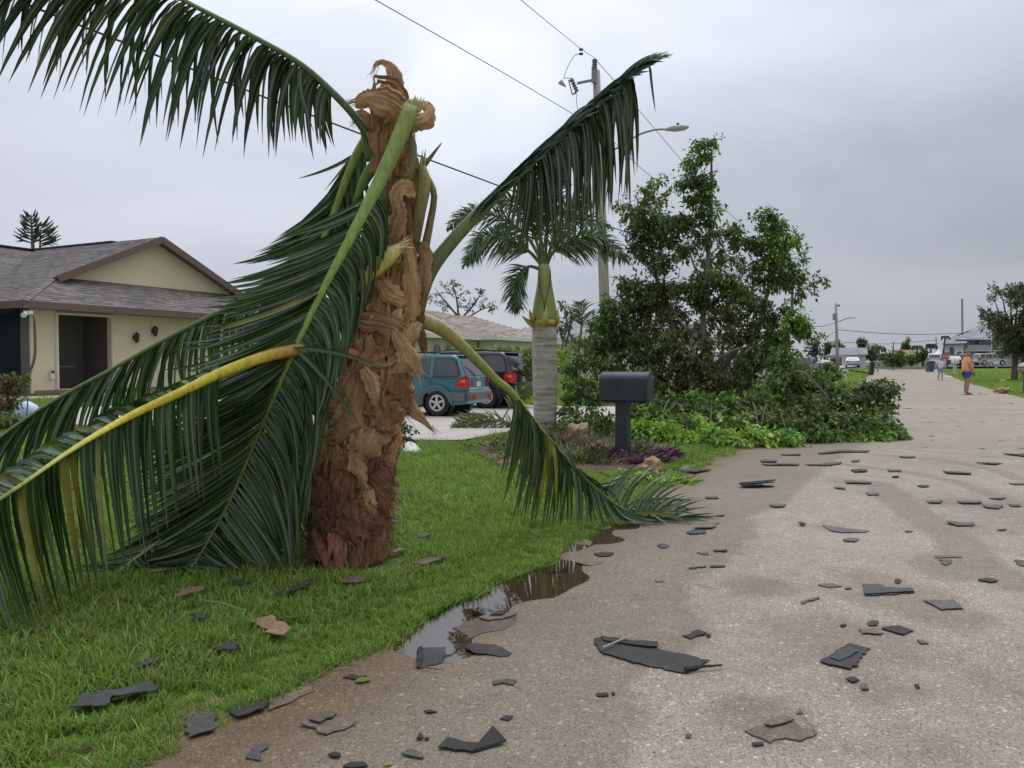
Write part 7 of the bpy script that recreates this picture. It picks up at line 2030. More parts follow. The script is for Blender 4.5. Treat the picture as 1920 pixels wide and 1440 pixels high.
def car(name, label, loc, rz, body, lower=None, kind='suv', s=1.0, detail=True, group=None, rear_only=False, z=None):
    t = thing(name, loc, label, 'car', group, rz)
    t.scale = (s, s, s)
    lower = lower or body
    W = .90
    if kind == 'suv':
        prof = [(-2.22, .48), (-2.26, .62), (-2.24, .74), (-2.17, .80), (-2.16, 1.02), (1.05, 1.04), (1.35, 1.02), (2.0, .88), (2.20, .74), (2.24, .5), (2.18, .32)]
        gh = [(-2.14, 1.02), (1.12, 1.04)]; top = [(-1.86, 1.60), (-1.66, 1.67), (.15, 1.70), (.40, 1.64)]; ax = 1.33; wr = .36
    else:
        prof = [(-2.20, .45), (-2.24, .62), (-2.20, .90), (-2.10, .96), (-1.4, .98), (1.0, .98), (2.0, .80), (2.20, .66), (2.22, .45), (2.16, .28)]
        gh = [(-1.75, .97), (1.15, .97)]; top = [(-1.05, 1.36), (-.85, 1.41), (.15, 1.43), (.35, 1.38)]; ax = 1.33; wr = .33
    zb = .30
    bot = []
    for cx in (ax, -ax):
        R_ = wr + .07
        a0 = math.acos(max(-1, min(1, (zb - wr) / -R_))) if False else math.asin((wr - zb) / R_)
        for k in range(9):
            a = -a0 + (math.pi + 2 * a0) * k / 8
            bot.append((cx + R_ * math.cos(a), wr + R_ * math.sin(a)))
    full = prof + bot + [(-2.18, .34)]
    def side_y(z): return W - max(0, z - .55) ** 2 * .10 - max(0, .5 - z) * .12
    # body shell: side faces + lateral skin, with narrowing ends
    def yw(x, z): return side_y(z) - max(0, abs(x) - 1.85) ** 2 * .9
    bm = bmesh.new()
    Lh = [bm.verts.new((x, yw(x, z_), z_)) for x, z_ in full]; Rh = [bm.verts.new((x, -yw(x, z_), z_)) for x, z_ in full]
    n = len(full)
    fL = bm.faces.new(Lh); fR = bm.faces.new(Rh[::-1])
    for i in range(n): bm.faces.new((Lh[i], Rh[i], Rh[(i + 1) % n], Lh[(i + 1) % n]))
    bmesh.ops.triangulate(bm, faces=[fL, fR])
    bmesh.ops.recalc_face_normals(bm, faces=bm.faces)
    me = bpy.data.meshes.new('m'); bm.to_mesh(me); bm.free(); me.materials.append(body)
    bo = link('body', me, t, False)
    bv = bo.modifiers.new('b', 'BEVEL'); bv.width = .035; bv.segments = 2; bv.limit_method = 'ANGLE'; bv.angle_limit = R(35)
    # cabin
    yb, yt = side_y(1.0) - .015, side_y(1.0) - .20
    gp_ = [gh[0]] + top + [gh[1]]
    bm = bmesh.new()
    def hw(z_): return yb + (yt - yb) * (z_ - 1.0) / (top[1][1] - 1.0)
    Lh = [bm.verts.new((x, hw(z_), z_)) for x, z_ in gp_]; Rh = [bm.verts.new((x, -hw(z_), z_)) for x, z_ in gp_]
    n = len(gp_); bm.faces.new(Lh); bm.faces.new(Rh[::-1])
    for i in range(n): bm.faces.new((Lh[i], Rh[i], Rh[(i + 1) % n], Lh[(i + 1) % n]))
    bmesh.ops.recalc_face_normals(bm, faces=bm.faces)
    me = bpy.data.meshes.new('m'); bm.to_mesh(me); bm.free(); me.materials.append(body)
    ca = link('cabin', me, t, False); bv = ca.modifiers.new('b', 'BEVEL'); bv.width = .05; bv.segments = 3; bv.limit_method = 'ANGLE'; bv.angle_limit = R(25)
    def panel(nm, pts, off, mat, sgn=1, parent=t, th=.01):
        mb = MB(); q = [Vector((x, sgn * (hw(z_) + off if z_ > .98 else side_y(z_) + off), z_)) for x, z_ in pts]
        mb.prism(q, (0, sgn * th, 0)); return mb.build(nm, mat, parent, world=False)
    tz = top[1][1]
    if kind == 'suv':
        wins = [[(-1.93, 1.10), (-1.20, 1.08), (-1.20, 1.56), (-1.66, 1.57), (-1.82, 1.50), (-1.93, 1.22)], [(-1.08, 1.08), (-.12, 1.08), (-.12, 1.58), (-1.08, 1.57)], [(-.02, 1.08), (.90, 1.09), (.42, 1.52), (.22, 1.58), (-.02, 1.58)]]
        doors = [-1.14, -.07, .95]
    else:
        wins = [[(-1.35, 1.02), (-.55, 1.02), (-.55, 1.34), (-.95, 1.33)], [(-.47, 1.02), (.88, 1.02), (.30, 1.33), (-.47, 1.35)]]; doors = [-.51, .8]
    for sg in (1, -1):
        for w in wins: panel('side_window', w, .004, M_CGLASS, sg)
    if detail:
        for sg in (1, -1):
            w = wins[0]; c = (sum(x for x, _ in w) / len(w), sum(z_ for _, z_ in w) / len(w))
            panel('window_seal', [(c[0] + (x - c[0]) * 1.09 - .02, c[1] + (z_ - c[1]) * 1.09) for x, z_ in w], -.004, M_BLKP, sg, th=.006)
            for x in doors: panel('door_seam', [(x - .006, .45), (x + .006, .45), (x + .006, 1.02), (x - .006, 1.02)], .012, M_BLKP, sg, th=.002)
            for x in (-.95, .02): panel('door_handle', [(x - .13, .93), (x + .02, .93), (x + .02, .97), (x - .13, .97)], .02, M_TEALD if kind == 'suv' else body, sg, th=.02)
            # lower cladding and arch flares
            panel('cladding', [(-ax + .42, .32), (ax - .42, .32), (ax - .44, .60), (-ax + .44, .60)], .012, lower, sg, th=.02)
            panel('cladding', [(-2.16, .42), (-ax - .36, .42), (-ax - .36, .66), (-2.16, .66)], .005, lower, sg, th=.02)
            for cx in (ax, -ax):
                mb = MB(); pts = []
                for k in range(15):
                    a = -.1 + (math.pi + .2) * k / 14; pts.append(Vector((cx + (wr + .085) * math.cos(a), sg * (side_y(.55) + .012), wr + (wr + .085) * math.sin(a))))
                mb.tube(pts, .032, 6); mb.build('wheel_arch', lower, t, world=False)
                mb = MB(); mb.lathe((cx, sg * .60, wr), [(.001, 0), (wr + .06, 0), (wr + .06, .26), ], 20, Vector((0, sg, 0))); mb.build('wheel_well', M_BLKP, t, world=False)
    # rear glass, lights, bumper, plate
    sl = math.atan2(top[0][0] - gh[0][0], top[0][1] - gh[0][1])
    def rear(nm, y0, y1, z0_, z1_, off, mat, th=.012):
        def xr(z_): return gh[0][0] + (top[0][0] - gh[0][0]) * (z_ - gh[0][1]) / (top[0][1] - gh[0][1]) if z_ > 1.0 else -2.165
        mb = MB(); q = [Vector((xr(z0_) - off, y0, z0_)), Vector((xr(z0_) - off, y1, z0_)), Vector((xr(z1_) - off, y1 * (.86 if z1_ > 1.2 else 1), z1_)), Vector((xr(z1_) - off, y0 * (.86 if z1_ > 1.2 else 1), z1_))]
        mb.prism(q, (-th, 0, 0)); return mb.build(nm, mat, t, world=False)
    if kind == 'suv':
        rear('rear_window', -.70, .70, 1.10, 1.53, .004, M_CGLASS)
        if detail:
            rear('plate_recess', -.42, .42, .76, .98, .012, lower if body is not M_TEAL else M_TEALD); rear('number_plate', -.16, .16, .79, .94, .03, M_PLATE)
            rear('tailgate_seam', -.74, -.725, .60, 1.05, .01, M_BLKP); rear('tailgate_seam', .725, .74, .60, 1.05, .01, M_BLKP)
            mb = MB(); mb.tube([(-2.13, .05, 1.08), (-2.08, .2, 1.20), (-2.0, .50, 1.34)], .012, 5); mb.build('wiper', M_BLKP, t, world=False)
            mb = MB(); mb.box((-2.19, 0, 1.03), (.03, .12, .06)); mb.build('badge', M_RIM, t, world=False)
            mb = MB(); mb.box((-1.84, 0, 1.645), (.16, 1.1, .03)); mb.build('spoiler', body, t, world=False, bevel=.01)
            mb = MB()
            for sg in (1, -1): mb.tube([(-1.5, sg * .62, 1.70), (-1.2, sg * .62, 1.74), (.0, sg * .62, 1.75), (.25, sg * .62, 1.71)], .018, 6)
            mb.build('roof_rail', M_BLKP, t, world=False)
    else:
        rear('rear_window', -.62, .62, 1.02, 1.32, .004, M_CGLASS)
        rear('number_plate', -.16, .16, .62, .76, .07, M_PLATE)
    mb = MB(); mb.box((-2.20, 0, .56), (.20, 1.66, .26)); mb.build('rear_bumper', lower, t, world=False, bevel=.05)
    mb = MB(); mb.box((2.16, 0, .50), (.20, 1.60, .28)); mb.build('front_bumper', lower, t, world=False, bevel=.05)
    for sg in (1, -1):
        mb = MB()
        if kind == 'suv':
            mb.prism([Vector((-2.19, sg * .68, .76)), Vector((-2.19, sg * .70, 1.06)), Vector((-2.11, sg * .86, 1.10)), Vector((-1.93, sg * .905, 1.00)), Vector((-1.91, sg * .915, .80)), Vector((-2.13, sg * .88, .76))], (-.03, sg * .012, 0))
        else: mb.box((-2.17, sg * .66, .80), (.12, .34, .14))
        tl = mb.build('taillight', M_REDL, t, world=False)
        if detail and kind == 'suv':
            mb = MB(); mb.box((-2.09, sg * .893, .955), (.14, .04, .085), rz=-sg * .5); mb.build('indicator', M_AMB, tl, world=False)
            mb = MB(); mb.box((-2.315, sg * .58, .52), (.03, .20, .10)); mb.build('reflector', M_REDL, t, world=False)
        mb = MB(); mb.box((2.14, sg * .62, .74), (.14, .36, .14)); mb.build('headlight', M_PLATE, t, world=False)
        if detail: mb = MB(); mb.box((.78, sg * .98, 1.06), (.12, .18, .14)); mb.build('mirror', body, t, world=False, bevel=.03)
    # windscreen
    mb = MB(); x0, x1 = 1.10, top[-1][0] + .01
    mb.prism([Vector((x0, -.70, 1.07)), Vector((x0, .70, 1.07)), Vector((x1 + .03, .58, top[-1][1] - .02)), Vector((x1 + .03, -.58, top[-1][1] - .02))], (.03, 0, .02)); mb.build('windscreen', M_CGLASS, t, world=False)
    for cx in (ax, -ax):
        for sg in (1, -1):
            mb = MB(); mb.lathe((cx, sg * .67, wr), [(.001, 0), (wr - .03, 0), (wr, .03), (wr, .19), (wr - .03, .22), (wr * .62, .22), (wr * .60, .20), (.001, .20)], 28, Vector((0, sg, 0))); wh = mb.build('wheel', M_TYRE, t, True, world=False)
            mb = MB(); yc = sg * .895
            mb.lathe((cx, sg * .872, wr), [(wr * .50, 0), (wr * .63, 0), (wr * .63, .022), (wr * .52, .022), (wr * .50, 0)], 24, Vector((0, sg, 0)))
            if detail:
                for k in range(5):
                    a = 6.283 * k / 5 + .3
                    mb.bar((cx + math.cos(a) * .03, yc, wr + math.sin(a) * .03), (cx + math.cos(a) * wr * .56, yc, wr + math.sin(a) * wr * .56), .065, .02, Vector((0, 1, 0)))
                mb.lathe((cx, sg * .88, wr), [(.001, .03), (.055, .03), (.06, 0)], 12, Vector((0, sg, 0)))
            else:
                mb.lathe((cx, sg * .87, wr), [(.001, .03), (wr * .5, .01)], 12, Vector((0, sg, 0)))
            mb.build('rim', M_RIM, wh, world=False)
    return t
# teal SUV: its rear left wheel stands on the driveway at picture point (818, 785)
w_ = G(820, 784)
hd = math.atan2(0.42, -0.907) + R(6)
hdv = Vector((math.cos(hd), math.sin(hd), 0)); lft = Vector((-hdv.y, hdv.x, 0))
sc_ = .93
cpos = w_ + hdv * 1.33 * sc_ - lft * .86 * sc_
cpos.z = HZ(cpos.x, cpos.y) + .05
car('parked_suv', 'teal blue SUV with grey lower cladding parked on the driveway, rear facing the road', cpos, hd, M_TEAL, M_TEALD, 'suv', sc_)
c2_ = cpos + lft * -0.0 + Vector((1.15, 3.6, 0)); c2_.z = HZ(c2_.x, c2_.y) + .05
car('parked_suv', 'dark maroon SUV parked on the far side of the teal one', c2_, hd - R(4), M_MAROON, M_BLKP, 'suv', 1.0)
def far_car(label, px, py, rz, mat, kind='sedan', lower=None, Y=None, s=1.0):
    q = G(px, py) if Y is None else P(px, py, Y)
    return car('parked_car', label, q, R(rz), mat, lower, kind, s, detail=False)
far_car('silver car parked tail-on before the white garage house', 1598, 689, 68, M_SILV, Y=108)
far_car('gold-white SUV parked side-on before the two-storey house, partly behind the tree', 1855, 685, 4, M_GOLD, 'suv', Y=112)
far_car('white SUV parked behind the blue trash bin', 1751, 687, 64, M_WCAR, 'suv', Y=104)
far_car('dark blue car seen from behind right of the stop sign', 1788, 687, 62, M_BLUEC, Y=106)
far_car('dark car parked right of the blue one, half hidden by the man', 1808, 686, 61, M_MAROON, 'suv', Y=108)
far_car('dark blue car with red tail lamp at the far left verge behind leaves', 1509, 708, 60, M_BLUEC, 'suv', Y=64)
far_car('black car with a number plate parked beyond the fallen crown', 1537, 700, 75, M_BLK, Y=70)
far_car('white car half hidden inside the foliage of the wrecked tree', 1382, 730, 30, M_WCAR, 'suv', Y=34)

# ================================================================== mailboxes, signs, bin
M_MBOX = simple('slate_paint', (0.028, 0.033, 0.045), (0.04, 0.045, 0.058), 5, .42, .1, .003)
mq = G(1168, 862)
mbx = thing('mailbox', mq, 'large dark slate-blue mailbox on a square post in the flower bed', 'mailbox')
my = mq.y
mb = MB(); mb.box((mq.x, mq.y, mq.z + .40), (.165, .165, .95), rz=-.42); mb.build('post', M_MBOX, mbx, bevel=.006)
bd = Vector((math.cos(-.42), math.sin(-.42), 0)); bs_ = Vector((-bd.y, bd.x, 0))
zc_ = P(1177, 750, my).z; zt_ = P(1177, 697, my).z; hh = zt_ - zc_
cx_ = P(1174, 720, my)
def mprof(w, h): 
    r = w / 2; pts = [(-r, 0), (r, 0), (r, h - r * .62)]
    pts += [(r * math.cos(math.pi * k / 12), h - r * .62 + r * .62 * math.sin(math.pi * k / 12)) for k in range(1, 12)] + [(-r, h - r * .62)]
    return pts
c0_ = Vector((cx_.x, my, zc_))
mb = MB(); mb.prism([c0_ - bd * .31 + bs_ * a + Vector((0, 0, b_)) for a, b_ in mprof(.32, hh)], bd * .60); mb.build('box', M_MBOX, mbx, bevel=.004)
mb = MB(); mb.prism([c0_ + bd * .291 + bs_ * a + Vector((0, 0, b_ - .005)) for a, b_ in mprof(.34, hh + .012)], bd * .03); dr = mb.build('door', M_MBOX, mbx, bevel=.004)
mb = MB(); mb.box(c0_ + bd * .335 + Vector((0, 0, hh * .8)), (.03, .05, .02), rz=-.42); mb.build('latch', M_STEEL, dr)
mb = MB(); mb.prism([c0_ - bd * .30 + bs_ * a - Vector((0, 0, .03)) for a in (-.1, .1)] + [c0_ + bd * .28 + bs_ * a - Vector((0, 0, .03)) for a in (.1, -.1)], (0, 0, .028)); mb.build('shelf', M_MBOX, mbx)
# right-hand mailbox
q = G(1924, 740)
mbr = thing('mailbox', q, 'pale weathered mailbox box on a green-grey wooden post at the right edge', 'mailbox')
M_MOSS = simple('mossy_wood', (0.09, 0.11, 0.09), (0.14, 0.15, 0.12), 20, .9)
mb = MB(); mb.box((q.x + .05, q.y, q.z + .45), (.24, .24, .95)); mb.build('post', M_MOSS, mbr)
z0 = P(1912, 691, q.y).z
mb = MB(); mb.box((q.x + .1, q.y, z0), (.62, .5, .14)); mb.build('shelf', simple('grey_wood', (.22, .20, .18), (.3, .28, .25), 20, .9), mbr)
mb = MB(); mb.prism([Vector((q.x - .22, q.y - .25, z0 + .075)) + Vector((a + .16 + .18, 0, b_)) for a, b_ in mprof(.66, .17)], (0, .5, 0)); mb.build('box', stucco('pale_box', (.45, .42, .36)), mbr)
# leaning black mailbox with fallen bar, white posts
q = G(1633, 703)
lm = thing('mailbox', q, 'black leaning mailbox post with a fallen black rail far up the left verge', 'mailbox')
mb = MB(); mb.bar(q, q + Vector((.12, 0, 1.15)), .38, .3); mb.build('post', M_BLKP, lm)
mb = MB(); mb.bar(q + Vector((0, 0, .12)), q + Vector((-2.2, -.4, .45)), .10); mb.build('rail', M_BLKP, lm)
for (px, yb, yt, lab, lean, w) in ((1525, 716, 690, 'white post standing among leaves left of the tilted white one', 0, .16), (1587, 716, 697, 'tilted white mailbox post with a bent white box beyond the fallen crown', -.22, .16)):
    q = G(px, yb); top_ = q + Vector((lean, 0, (yb - yt) / FPX * q.y))
    wp = thing('white_post', q, lab, 'post'); mb = MB(); mb.bar(q, top_, w); mb.build('post', M_WTRIM, wp)
    if lean: mb = MB(); mb.bar(top_ + Vector((-.35, 0, .14)), top_ + Vector((.3, 0, -.02)), .3, .2); mb.build('box', M_WTRIM, wp, bevel=.03)
for (px, yb, lab, w, h_) in ((1790.5, 704, 'white mailbox on a pale post left of the man on the right verge', .50, .34), (1868, 690, 'small white mailbox before the gold-white SUV', .5, .34)):
    q = G(px, yb); wp = thing('mailbox', q, lab, 'mailbox')
    H_ = 26 / FPX * q.y if px < 1800 else 9 / FPX * q.y
    mb = MB(); mb.box((q.x, q.y, q.z + H_ / 2 - .1), (.22, .22, H_)); mb.build('post', stucco('pale_post', (.5, .48, .44)), wp)
    mb = MB(); mb.box((q.x - .1 * 0, q.y, q.z + H_ - .02), (w, .5, h_)); mb.build('box', M_WTRIM, wp, bevel=.05)
q = G(1646, 697); wp = thing('mailbox', q, 'grey mailbox on a thin post right of the leaning black one', 'mailbox'); mb = MB(); mb.bar(q, q + Vector((0, 0, .8)), .1); mb.build('post', M_STEEL, wp); mb = MB(); mb.box((q.x, q.y, q.z + .95), (.7, .4, .32)); mb.build('box', M_STEEL, wp, bevel=.04)
# stop sign
SY = 84
sb = P(1774, 691, SY); st = P(1774, 668.5, SY)
ss_ = thing('stop_sign', sb, 'red STOP sign on a post at the far junction under a green street name blade', 'sign')
mb = MB(); mb.tube([sb, P(1774, 661.5, SY)], .04, 6); mb.build('post', M_STEEL, ss_)
mb = MB(); rr = .37; mb.prism([Vector((st.x + rr * math.cos(R(22.5 + 45 * k)), SY - .05, st.z + rr * math.sin(R(22.5 + 45 * k)))) for k in range(8)], (0, -.01, 0)); mb.build('border', M_WTRIM, ss_)
mb = MB(); rr = .345; mb.prism([Vector((st.x + rr * math.cos(R(22.5 + 45 * k)), SY - .063, st.z + rr * math.sin(R(22.5 + 45 * k)))) for k in range(8)], (0, -.006, 0)); mb.build('plate', simple('sign_red', (.50, .025, .04), (.42, .02, .035), 6, .4), ss_)
tcu = bpy.data.curves.new('t', 'FONT'); tcu.body = 'STOP'; tcu.size = .27; tcu.align_x = 'CENTER'; tcu.align_y = 'CENTER'; tcu.extrude = .003; tcu.offset = .006
tob = bpy.data.objects.new('t', tcu); me = bpy.data.meshes.new_from_object(tob); bpy.data.objects.remove(tob); me.materials.append(M_WTRIM)
me.transform(Matrix.Translation((st.x, SY - .074, st.z)) @ Matrix.Rotation(R(90), 4, 'X')); link('lettering', me, ss_)
mb = MB(); g0 = P(1776, 662.3, SY); mb.box((g0.x, SY, g0.z), (.75, .02, .17)); mb.build('street_name_blade', simple('sign_green', (.02, .16, .09), (.02, .13, .07), 6, .4), ss_)
# trash bin
q = G(1744, 697.5)
tb_ = thing('trash_bin', q, 'dark blue wheeled trash bin standing at the road edge beside the woman', 'bin')
M_BIN = simple('bin_plastic', (0.05, 0.07, 0.11), (0.06, 0.08, 0.125), 6, .5)
S = 20.5 / FPX * q.y
bmx = MB(); bmx.box((q.x, q.y, q.z + S * .48), (S * .44, S * .5, S * .9), taper=1.14); bmx.build('body', M_BIN, tb_, bevel=.03)
bmx = MB(); bmx.box((q.x, q.y - .02, q.z + S * .97), (S * .54, S * .66, S * .08)); bmx.build('lid', M_BIN, tb_, bevel=.03)
for sx in (-1, 1): bmx = MB(); bmx.lathe((q.x + sx * S * .19, q.y + S * .3, q.z + .12), [(.001, 0), (.12, 0), (.12, .05), (.001, .05)], 12, Vector((1, 0, 0))); bmx.build('wheel', M_TYRE, tb_)
# bits on the right lawn
for px, py, w, lab in ((1880, 717, 26, 'bright white bent scrap on the right lawn beside the mailbox'), (1897, 710, 24, 'long white strip lying on the right lawn'), (1842, 698, 7, 'small dark scrap on the right lawn, nearer the mailbox'), (1859, 698.5, 8, 'small dark and white scrap on the right lawn'), (1778, 708, 12, 'white strip at the right road edge beyond the man'), (1604, 703, 9, 'white plastic bag on the far left verge')):
    q = G(px, py); s = w / FPX * q.y; bmx = MB()
    if 'strip' in lab: bmx.prism([q + Vector((-s / 2, -.06, .05)), q + Vector((s / 2, -.16, .05)), q + Vector((s / 2, -.02, .07)), q + Vector((-s / 2, .1, .07))], (0, 0, .02))
    else: bmx.add([q + Vector((-s / 2, -.1, .02)), q + Vector((0, -.2, .03)), q + Vector((s / 2, 0, .02)), q + Vector((-.1, .25, .03)), q + Vector((0, 0, .03 + s * .22))], [(0, 1, 4), (1, 2, 4), (2, 3, 4), (3, 0, 4), (3, 2, 1, 0)])
    tag(bmx.build('scrap', M_BAG if 'white' in lab else SM['grey']), lab, 'debris')
# ================================================================== ringed palm (bottle-like trunk, crownshaft)
FY = 14.0
fb = P(1022, 828, FY); fb.z = HZ(fb.x, fb.y)
fp = thing('ringed_palm', fb, 'shorter palm with pale ringed trunk and yellow-green crownshaft in the flower bed', 'palm tree')
m, nt, b, out = new_mat('ringed_bark')
v = coords(nt, (1.2, 1.2, 17)); f = noise(nt, 1, 5, .6, v, .25); g = noise(nt, 12, 5, .65, coords(nt))
col = rampn(nt, f, [(.34, (0.22, 0.185, 0.15)), (.48, (0.42, 0.365, 0.31)), (.62, (0.50, 0.45, 0.39))])
col = mix(nt, 1.0, col, rampn(nt, g, [(.3, .75), (.7, 1.15)]), 'MULTIPLY')
nt.links.new(col, b.inputs['Base Color']); b.inputs['Roughness'].default_value = .9; bump(nt, b, f, .5, .01)
M_RING = m
vs, fs = [], []
NSg, NR = 20, 120
for i in range(NR):
    t = i / (NR - 1); py = 832 - t * 232
    w = float(np.interp(py, [600, 640, 700, 750, 800, 835], [22.5, 23.5, 23.5, 22.5, 21, 24])) / FPX * FY
    ringp = (i * 1.0) % 5
    w *= 1 + (.014 if ringp == 0 else 0) + random.uniform(-.003, .003)
    c = P(1022 - (835 - py) * .004, py, FY)
    for k in range(NSg):
        a = 6.283 * k / NSg; rr = w * (1 + .015 * math.sin(a * 3 + t * 4))
        vs.append((c.x + rr * math.cos(a), c.y + rr * math.sin(a), c.z + .006 * math.sin(a * 2 + i)))
for i in range(NR - 1):
    for k in range(NSg): fs.append((i * NSg + k, i * NSg + (k + 1) % NSg, (i + 1) * NSg + (k + 1) % NSg, (i + 1) * NSg + k))
fs.append(tuple((NR - 1) * NSg + k for k in range(NSg)))
link('trunk', mesh(vs, fs, M_RING, True), fp)
M_SHAFT = simple('crownshaft', (0.24, 0.29, 0.06), (0.36, 0.36, 0.12), 2.2, .35, stretch=(1, 1, 1), lo=.35, hi=.62)
M_SHAFT2 = simple('crownshaft_yellow', (0.42, 0.36, 0.08), (0.36, 0.33, 0.09), 5, .4)
mb = MB(); mb.tube([P(1021, y, FY) for y in (606, 596, 585, 565, 545, 525, 508, 495)], [w / FPX * FY for w in (22, 23.5, 23, 20, 16, 13, 12, 9)], 20); mb.build('crownshaft', M_SHAFT, fp, True)
mb = MB()
for sx, top in ((-1, 512), (1, 512)):
    mb.tube([P(1021, 578, FY - .36), P(1021 + sx * 3, 560, FY - .31), P(1021 + sx * 9, 535, FY - .22), P(1021 + sx * 11, 512, FY - .15)], .010, 5)
mb.tube([P(1021, 606, FY - .35), P(1021, 578, FY - .36)], .012, 5); mb.build('sheath_seam', M_HUSKR, fp)
# flower-bud spurs round the shaft base
for (x, y, x2, y2, w, dy) in ((1002, 612, 978, 592, 9, -.1), (1000, 602, 992, 580, 8, -.15), (1021, 612, 1024, 574, 10, -.36), (1044, 608, 1046, 578, 8, -.1), (1000, 612, 986, 598, 8, .1)):
    mb = MB(); a, b_ = P(x, y, FY + dy), P(x2, y2, FY + dy); mb.tube([a, a.lerp(b_, .4), b_], [w / FPX * FY * .5, w / FPX * FY * .6, .005], 8); mb.build('bud_spur', M_SHAFT2 if x != 1002 else M_SHAFT, fp, True)
mb = MB(); mb.tube([P(1021, 612, FY), P(1021, 600, FY)], [24.5 / FPX * FY, 24 / FPX * FY], 20); mb.build('old_leaf_scar', M_SHAFT2, fp, True)
def small_frond(parent, pts, nl, ln, lw, cols, w0=.03, plume=True, droop=.5, t0=.2, Yj=.2, seed=0):
    rr = random.Random(seed)
    n = 40; c = catmull(pts, n); pos = [Vector(x) for x in c]
    V, F, C, Mm = [], [], [], []
    mb = MB(); mb.tube(pos, [w0 * (1 - .85 * i / n) for i in range(n)], 6)
    V += [Vector(x) for x in mb.v]; F += mb.f; C += [np.array((0.13, 0.18, 0.05))] * len(mb.v); Mm += [0] * len(mb.v)
    for k in range(nl):
        t = t0 + (1 - t0) * (k + rr.random()) / nl
        x = t * (n - 1); i = min(int(x), n - 2); p = pos[i].lerp(pos[i + 1], x - i)
        T = (pos[i + 1] - pos[i]).normalized()
        a = rr.uniform(0, 6.283)
        s1 = T.cross(Vector((0, 1, .2))).normalized(); s2 = T.cross(s1).normalized()
        if plume: sd = s1 * math.cos(a) + s2 * math.sin(a)
        else: sd = s1 * rr.choice((-1, 1)) + s2 * rr.uniform(-.5, .5)
        l = ln * rr.uniform(.7, 1.1) * (math.sin(math.pi * min(1, .18 + .85 * t)) ** .6 + .15)
        d = (T * .7 + sd * .9).normalized()
        cp = p + d * l * .5; e_ = p + d * l + Vector((0, 0, -l * droop * rr.uniform(.3, 1)))
        v_, f_, lc_, m_ = leaflet(p, e_, cp, lw, np.array(rr.choice(cols)) * rr.uniform(.7, 1.4), 0, 3)
        n0 = len(V); V += v_; F += [tuple(q + n0 for q in ff_) for ff_ in f_]; C += lc_; Mm += m_
    return link('frond', mesh(V, F, M_LEAF, False, {'lc': C, 'mid': Mm}), parent)
FC = [(0.08, 0.13, 0.055), (0.05, 0.095, 0.045), (0.12, 0.165, 0.075)]
for k, (pp, nl, ln, dr, yy) in enumerate([
   ([(1018, 500), (990, 470), (950, 450), (905, 448), (868, 500)], 190, .36, .55, -.4), ([(1020, 498), (985, 440), (930, 405), (880, 400), (838, 430)], 190, .34, .4, .5),
   ([(1024, 498), (1040, 470), (1080, 452), (1125, 448), (1180, 492)], 210, .38, .55, -.4), ([(1026, 498), (1035, 460), (1060, 420), (1100, 410), (1150, 430)], 110, .30, .4, .7),
   ([(1014, 505), (990, 500), (970, 520), (965, 555), (968, 585)], 130, .30, .4, -.5), ([(1020, 500), (1005, 450), (990, 400), (960, 375), (925, 372)], 130, .32, .4, .2),
   ([(1022, 500), (1025, 440), (1030, 390), (1040, 350), (1062, 330)], 150, .34, .2, 0), ([(1021, 500), (1012, 430), (1005, 380), (1000, 345), (985, 325)], 140, .32, .2, .3), ([(1023, 500), (1040, 440), (1062, 395), (1085, 380), (1110, 385)], 110, .3, .3, .3)]):
    c = [P(x, y, FY + yy * i / (len(pp) - 1)) for i, (x, y) in enumerate(pp)]
    small_frond(fp, c, int(nl * 1.7), ln * 1.12, .026, FC, .035, True, dr, .22, seed=k)
# cut frond lying on the driveway
cf = thing('cut_frond', G(905, 808), 'dead dry green-brown frond lying on the driveway behind the SUV', 'palm frond')
c = [G(970, 806) + Vector((0, 0, .10)), G(920, 806) + Vector((0, 0, .16)), G(880, 806) + Vector((0, 0, .12)), G(848, 806) + Vector((0, 0, .06))]
for s in range(2): small_frond(cf, [q + Vector((0, .15 * s, .02)) for q in c], 110, .42, .03, [(0.10, 0.12, 0.05), (0.16, 0.15, 0.07), (0.07, 0.09, 0.04)], .015, True, .3, .02, seed=40 + s)
for (pp, ln, lab) in (([(955, 765), (975, 735), (1000, 725)], .3, 'bent pale green frond stub poking up by the maroon car'),):
    o = thing('frond_stub', G(955, 790), lab, 'palm frond'); small_frond(o, [P(x, y, 15.5) for x, y in [(940, 790)] + pp], 26, ln, .04, [(0.2, 0.28, 0.08), (0.13, 0.2, 0.06)], .02, False, .5, .3, seed=50)
# tall slender plants behind the bed
dr_ = thing('dracaena', P(1075, 800, 17), 'tall thin-stemmed plant with a spiky tuft on top, right of the ringed palm', 'plant')
dr_.location.z = HZ(dr_.location.x, 17)
mb = MB(); mb.tube([P(1082, 780, 17), P(1080, 700, 17), P(1087, 640, 17), P(1092, 600, 17)], [.04, .035, .03, .02], 7); mb.build('stem', M_BARK, dr_, True)
small_frond(dr_, [P(1092, 612, 17), P(1092, 600, 17), P(1090, 580, 17), P(1088, 566, 17)], 80, .42, .03, [(0.10, 0.15, 0.06), (0.14, 0.19, 0.09)], .02, True, .35, .0, seed=60)
fr_ = thing('frangipani', P(1070, 800, 18), 'bare forked pale stems of a stripped shrub behind the ringed palm', 'shrub')
fr_.location.z = HZ(fr_.location.x, 18)
for pts in ([(1048, 690), (1056, 640), (1064, 610), (1058, 575)], [(1060, 650), (1068, 620), (1072, 585)], [(1085, 690), (1080, 660), (1066, 620), (1062, 600)], [(1080, 640), (1066, 625)], [(1095, 700), (1098, 650), (1110, 620)], [(1056, 640), (1048, 612)]):
    mb = MB(); mb.tube([P(x, y, 18) for x, y in pts], [.035 - .006 * i for i in range(len(pts))], 6); mb.build('stem', M_BARK, fr_, True)
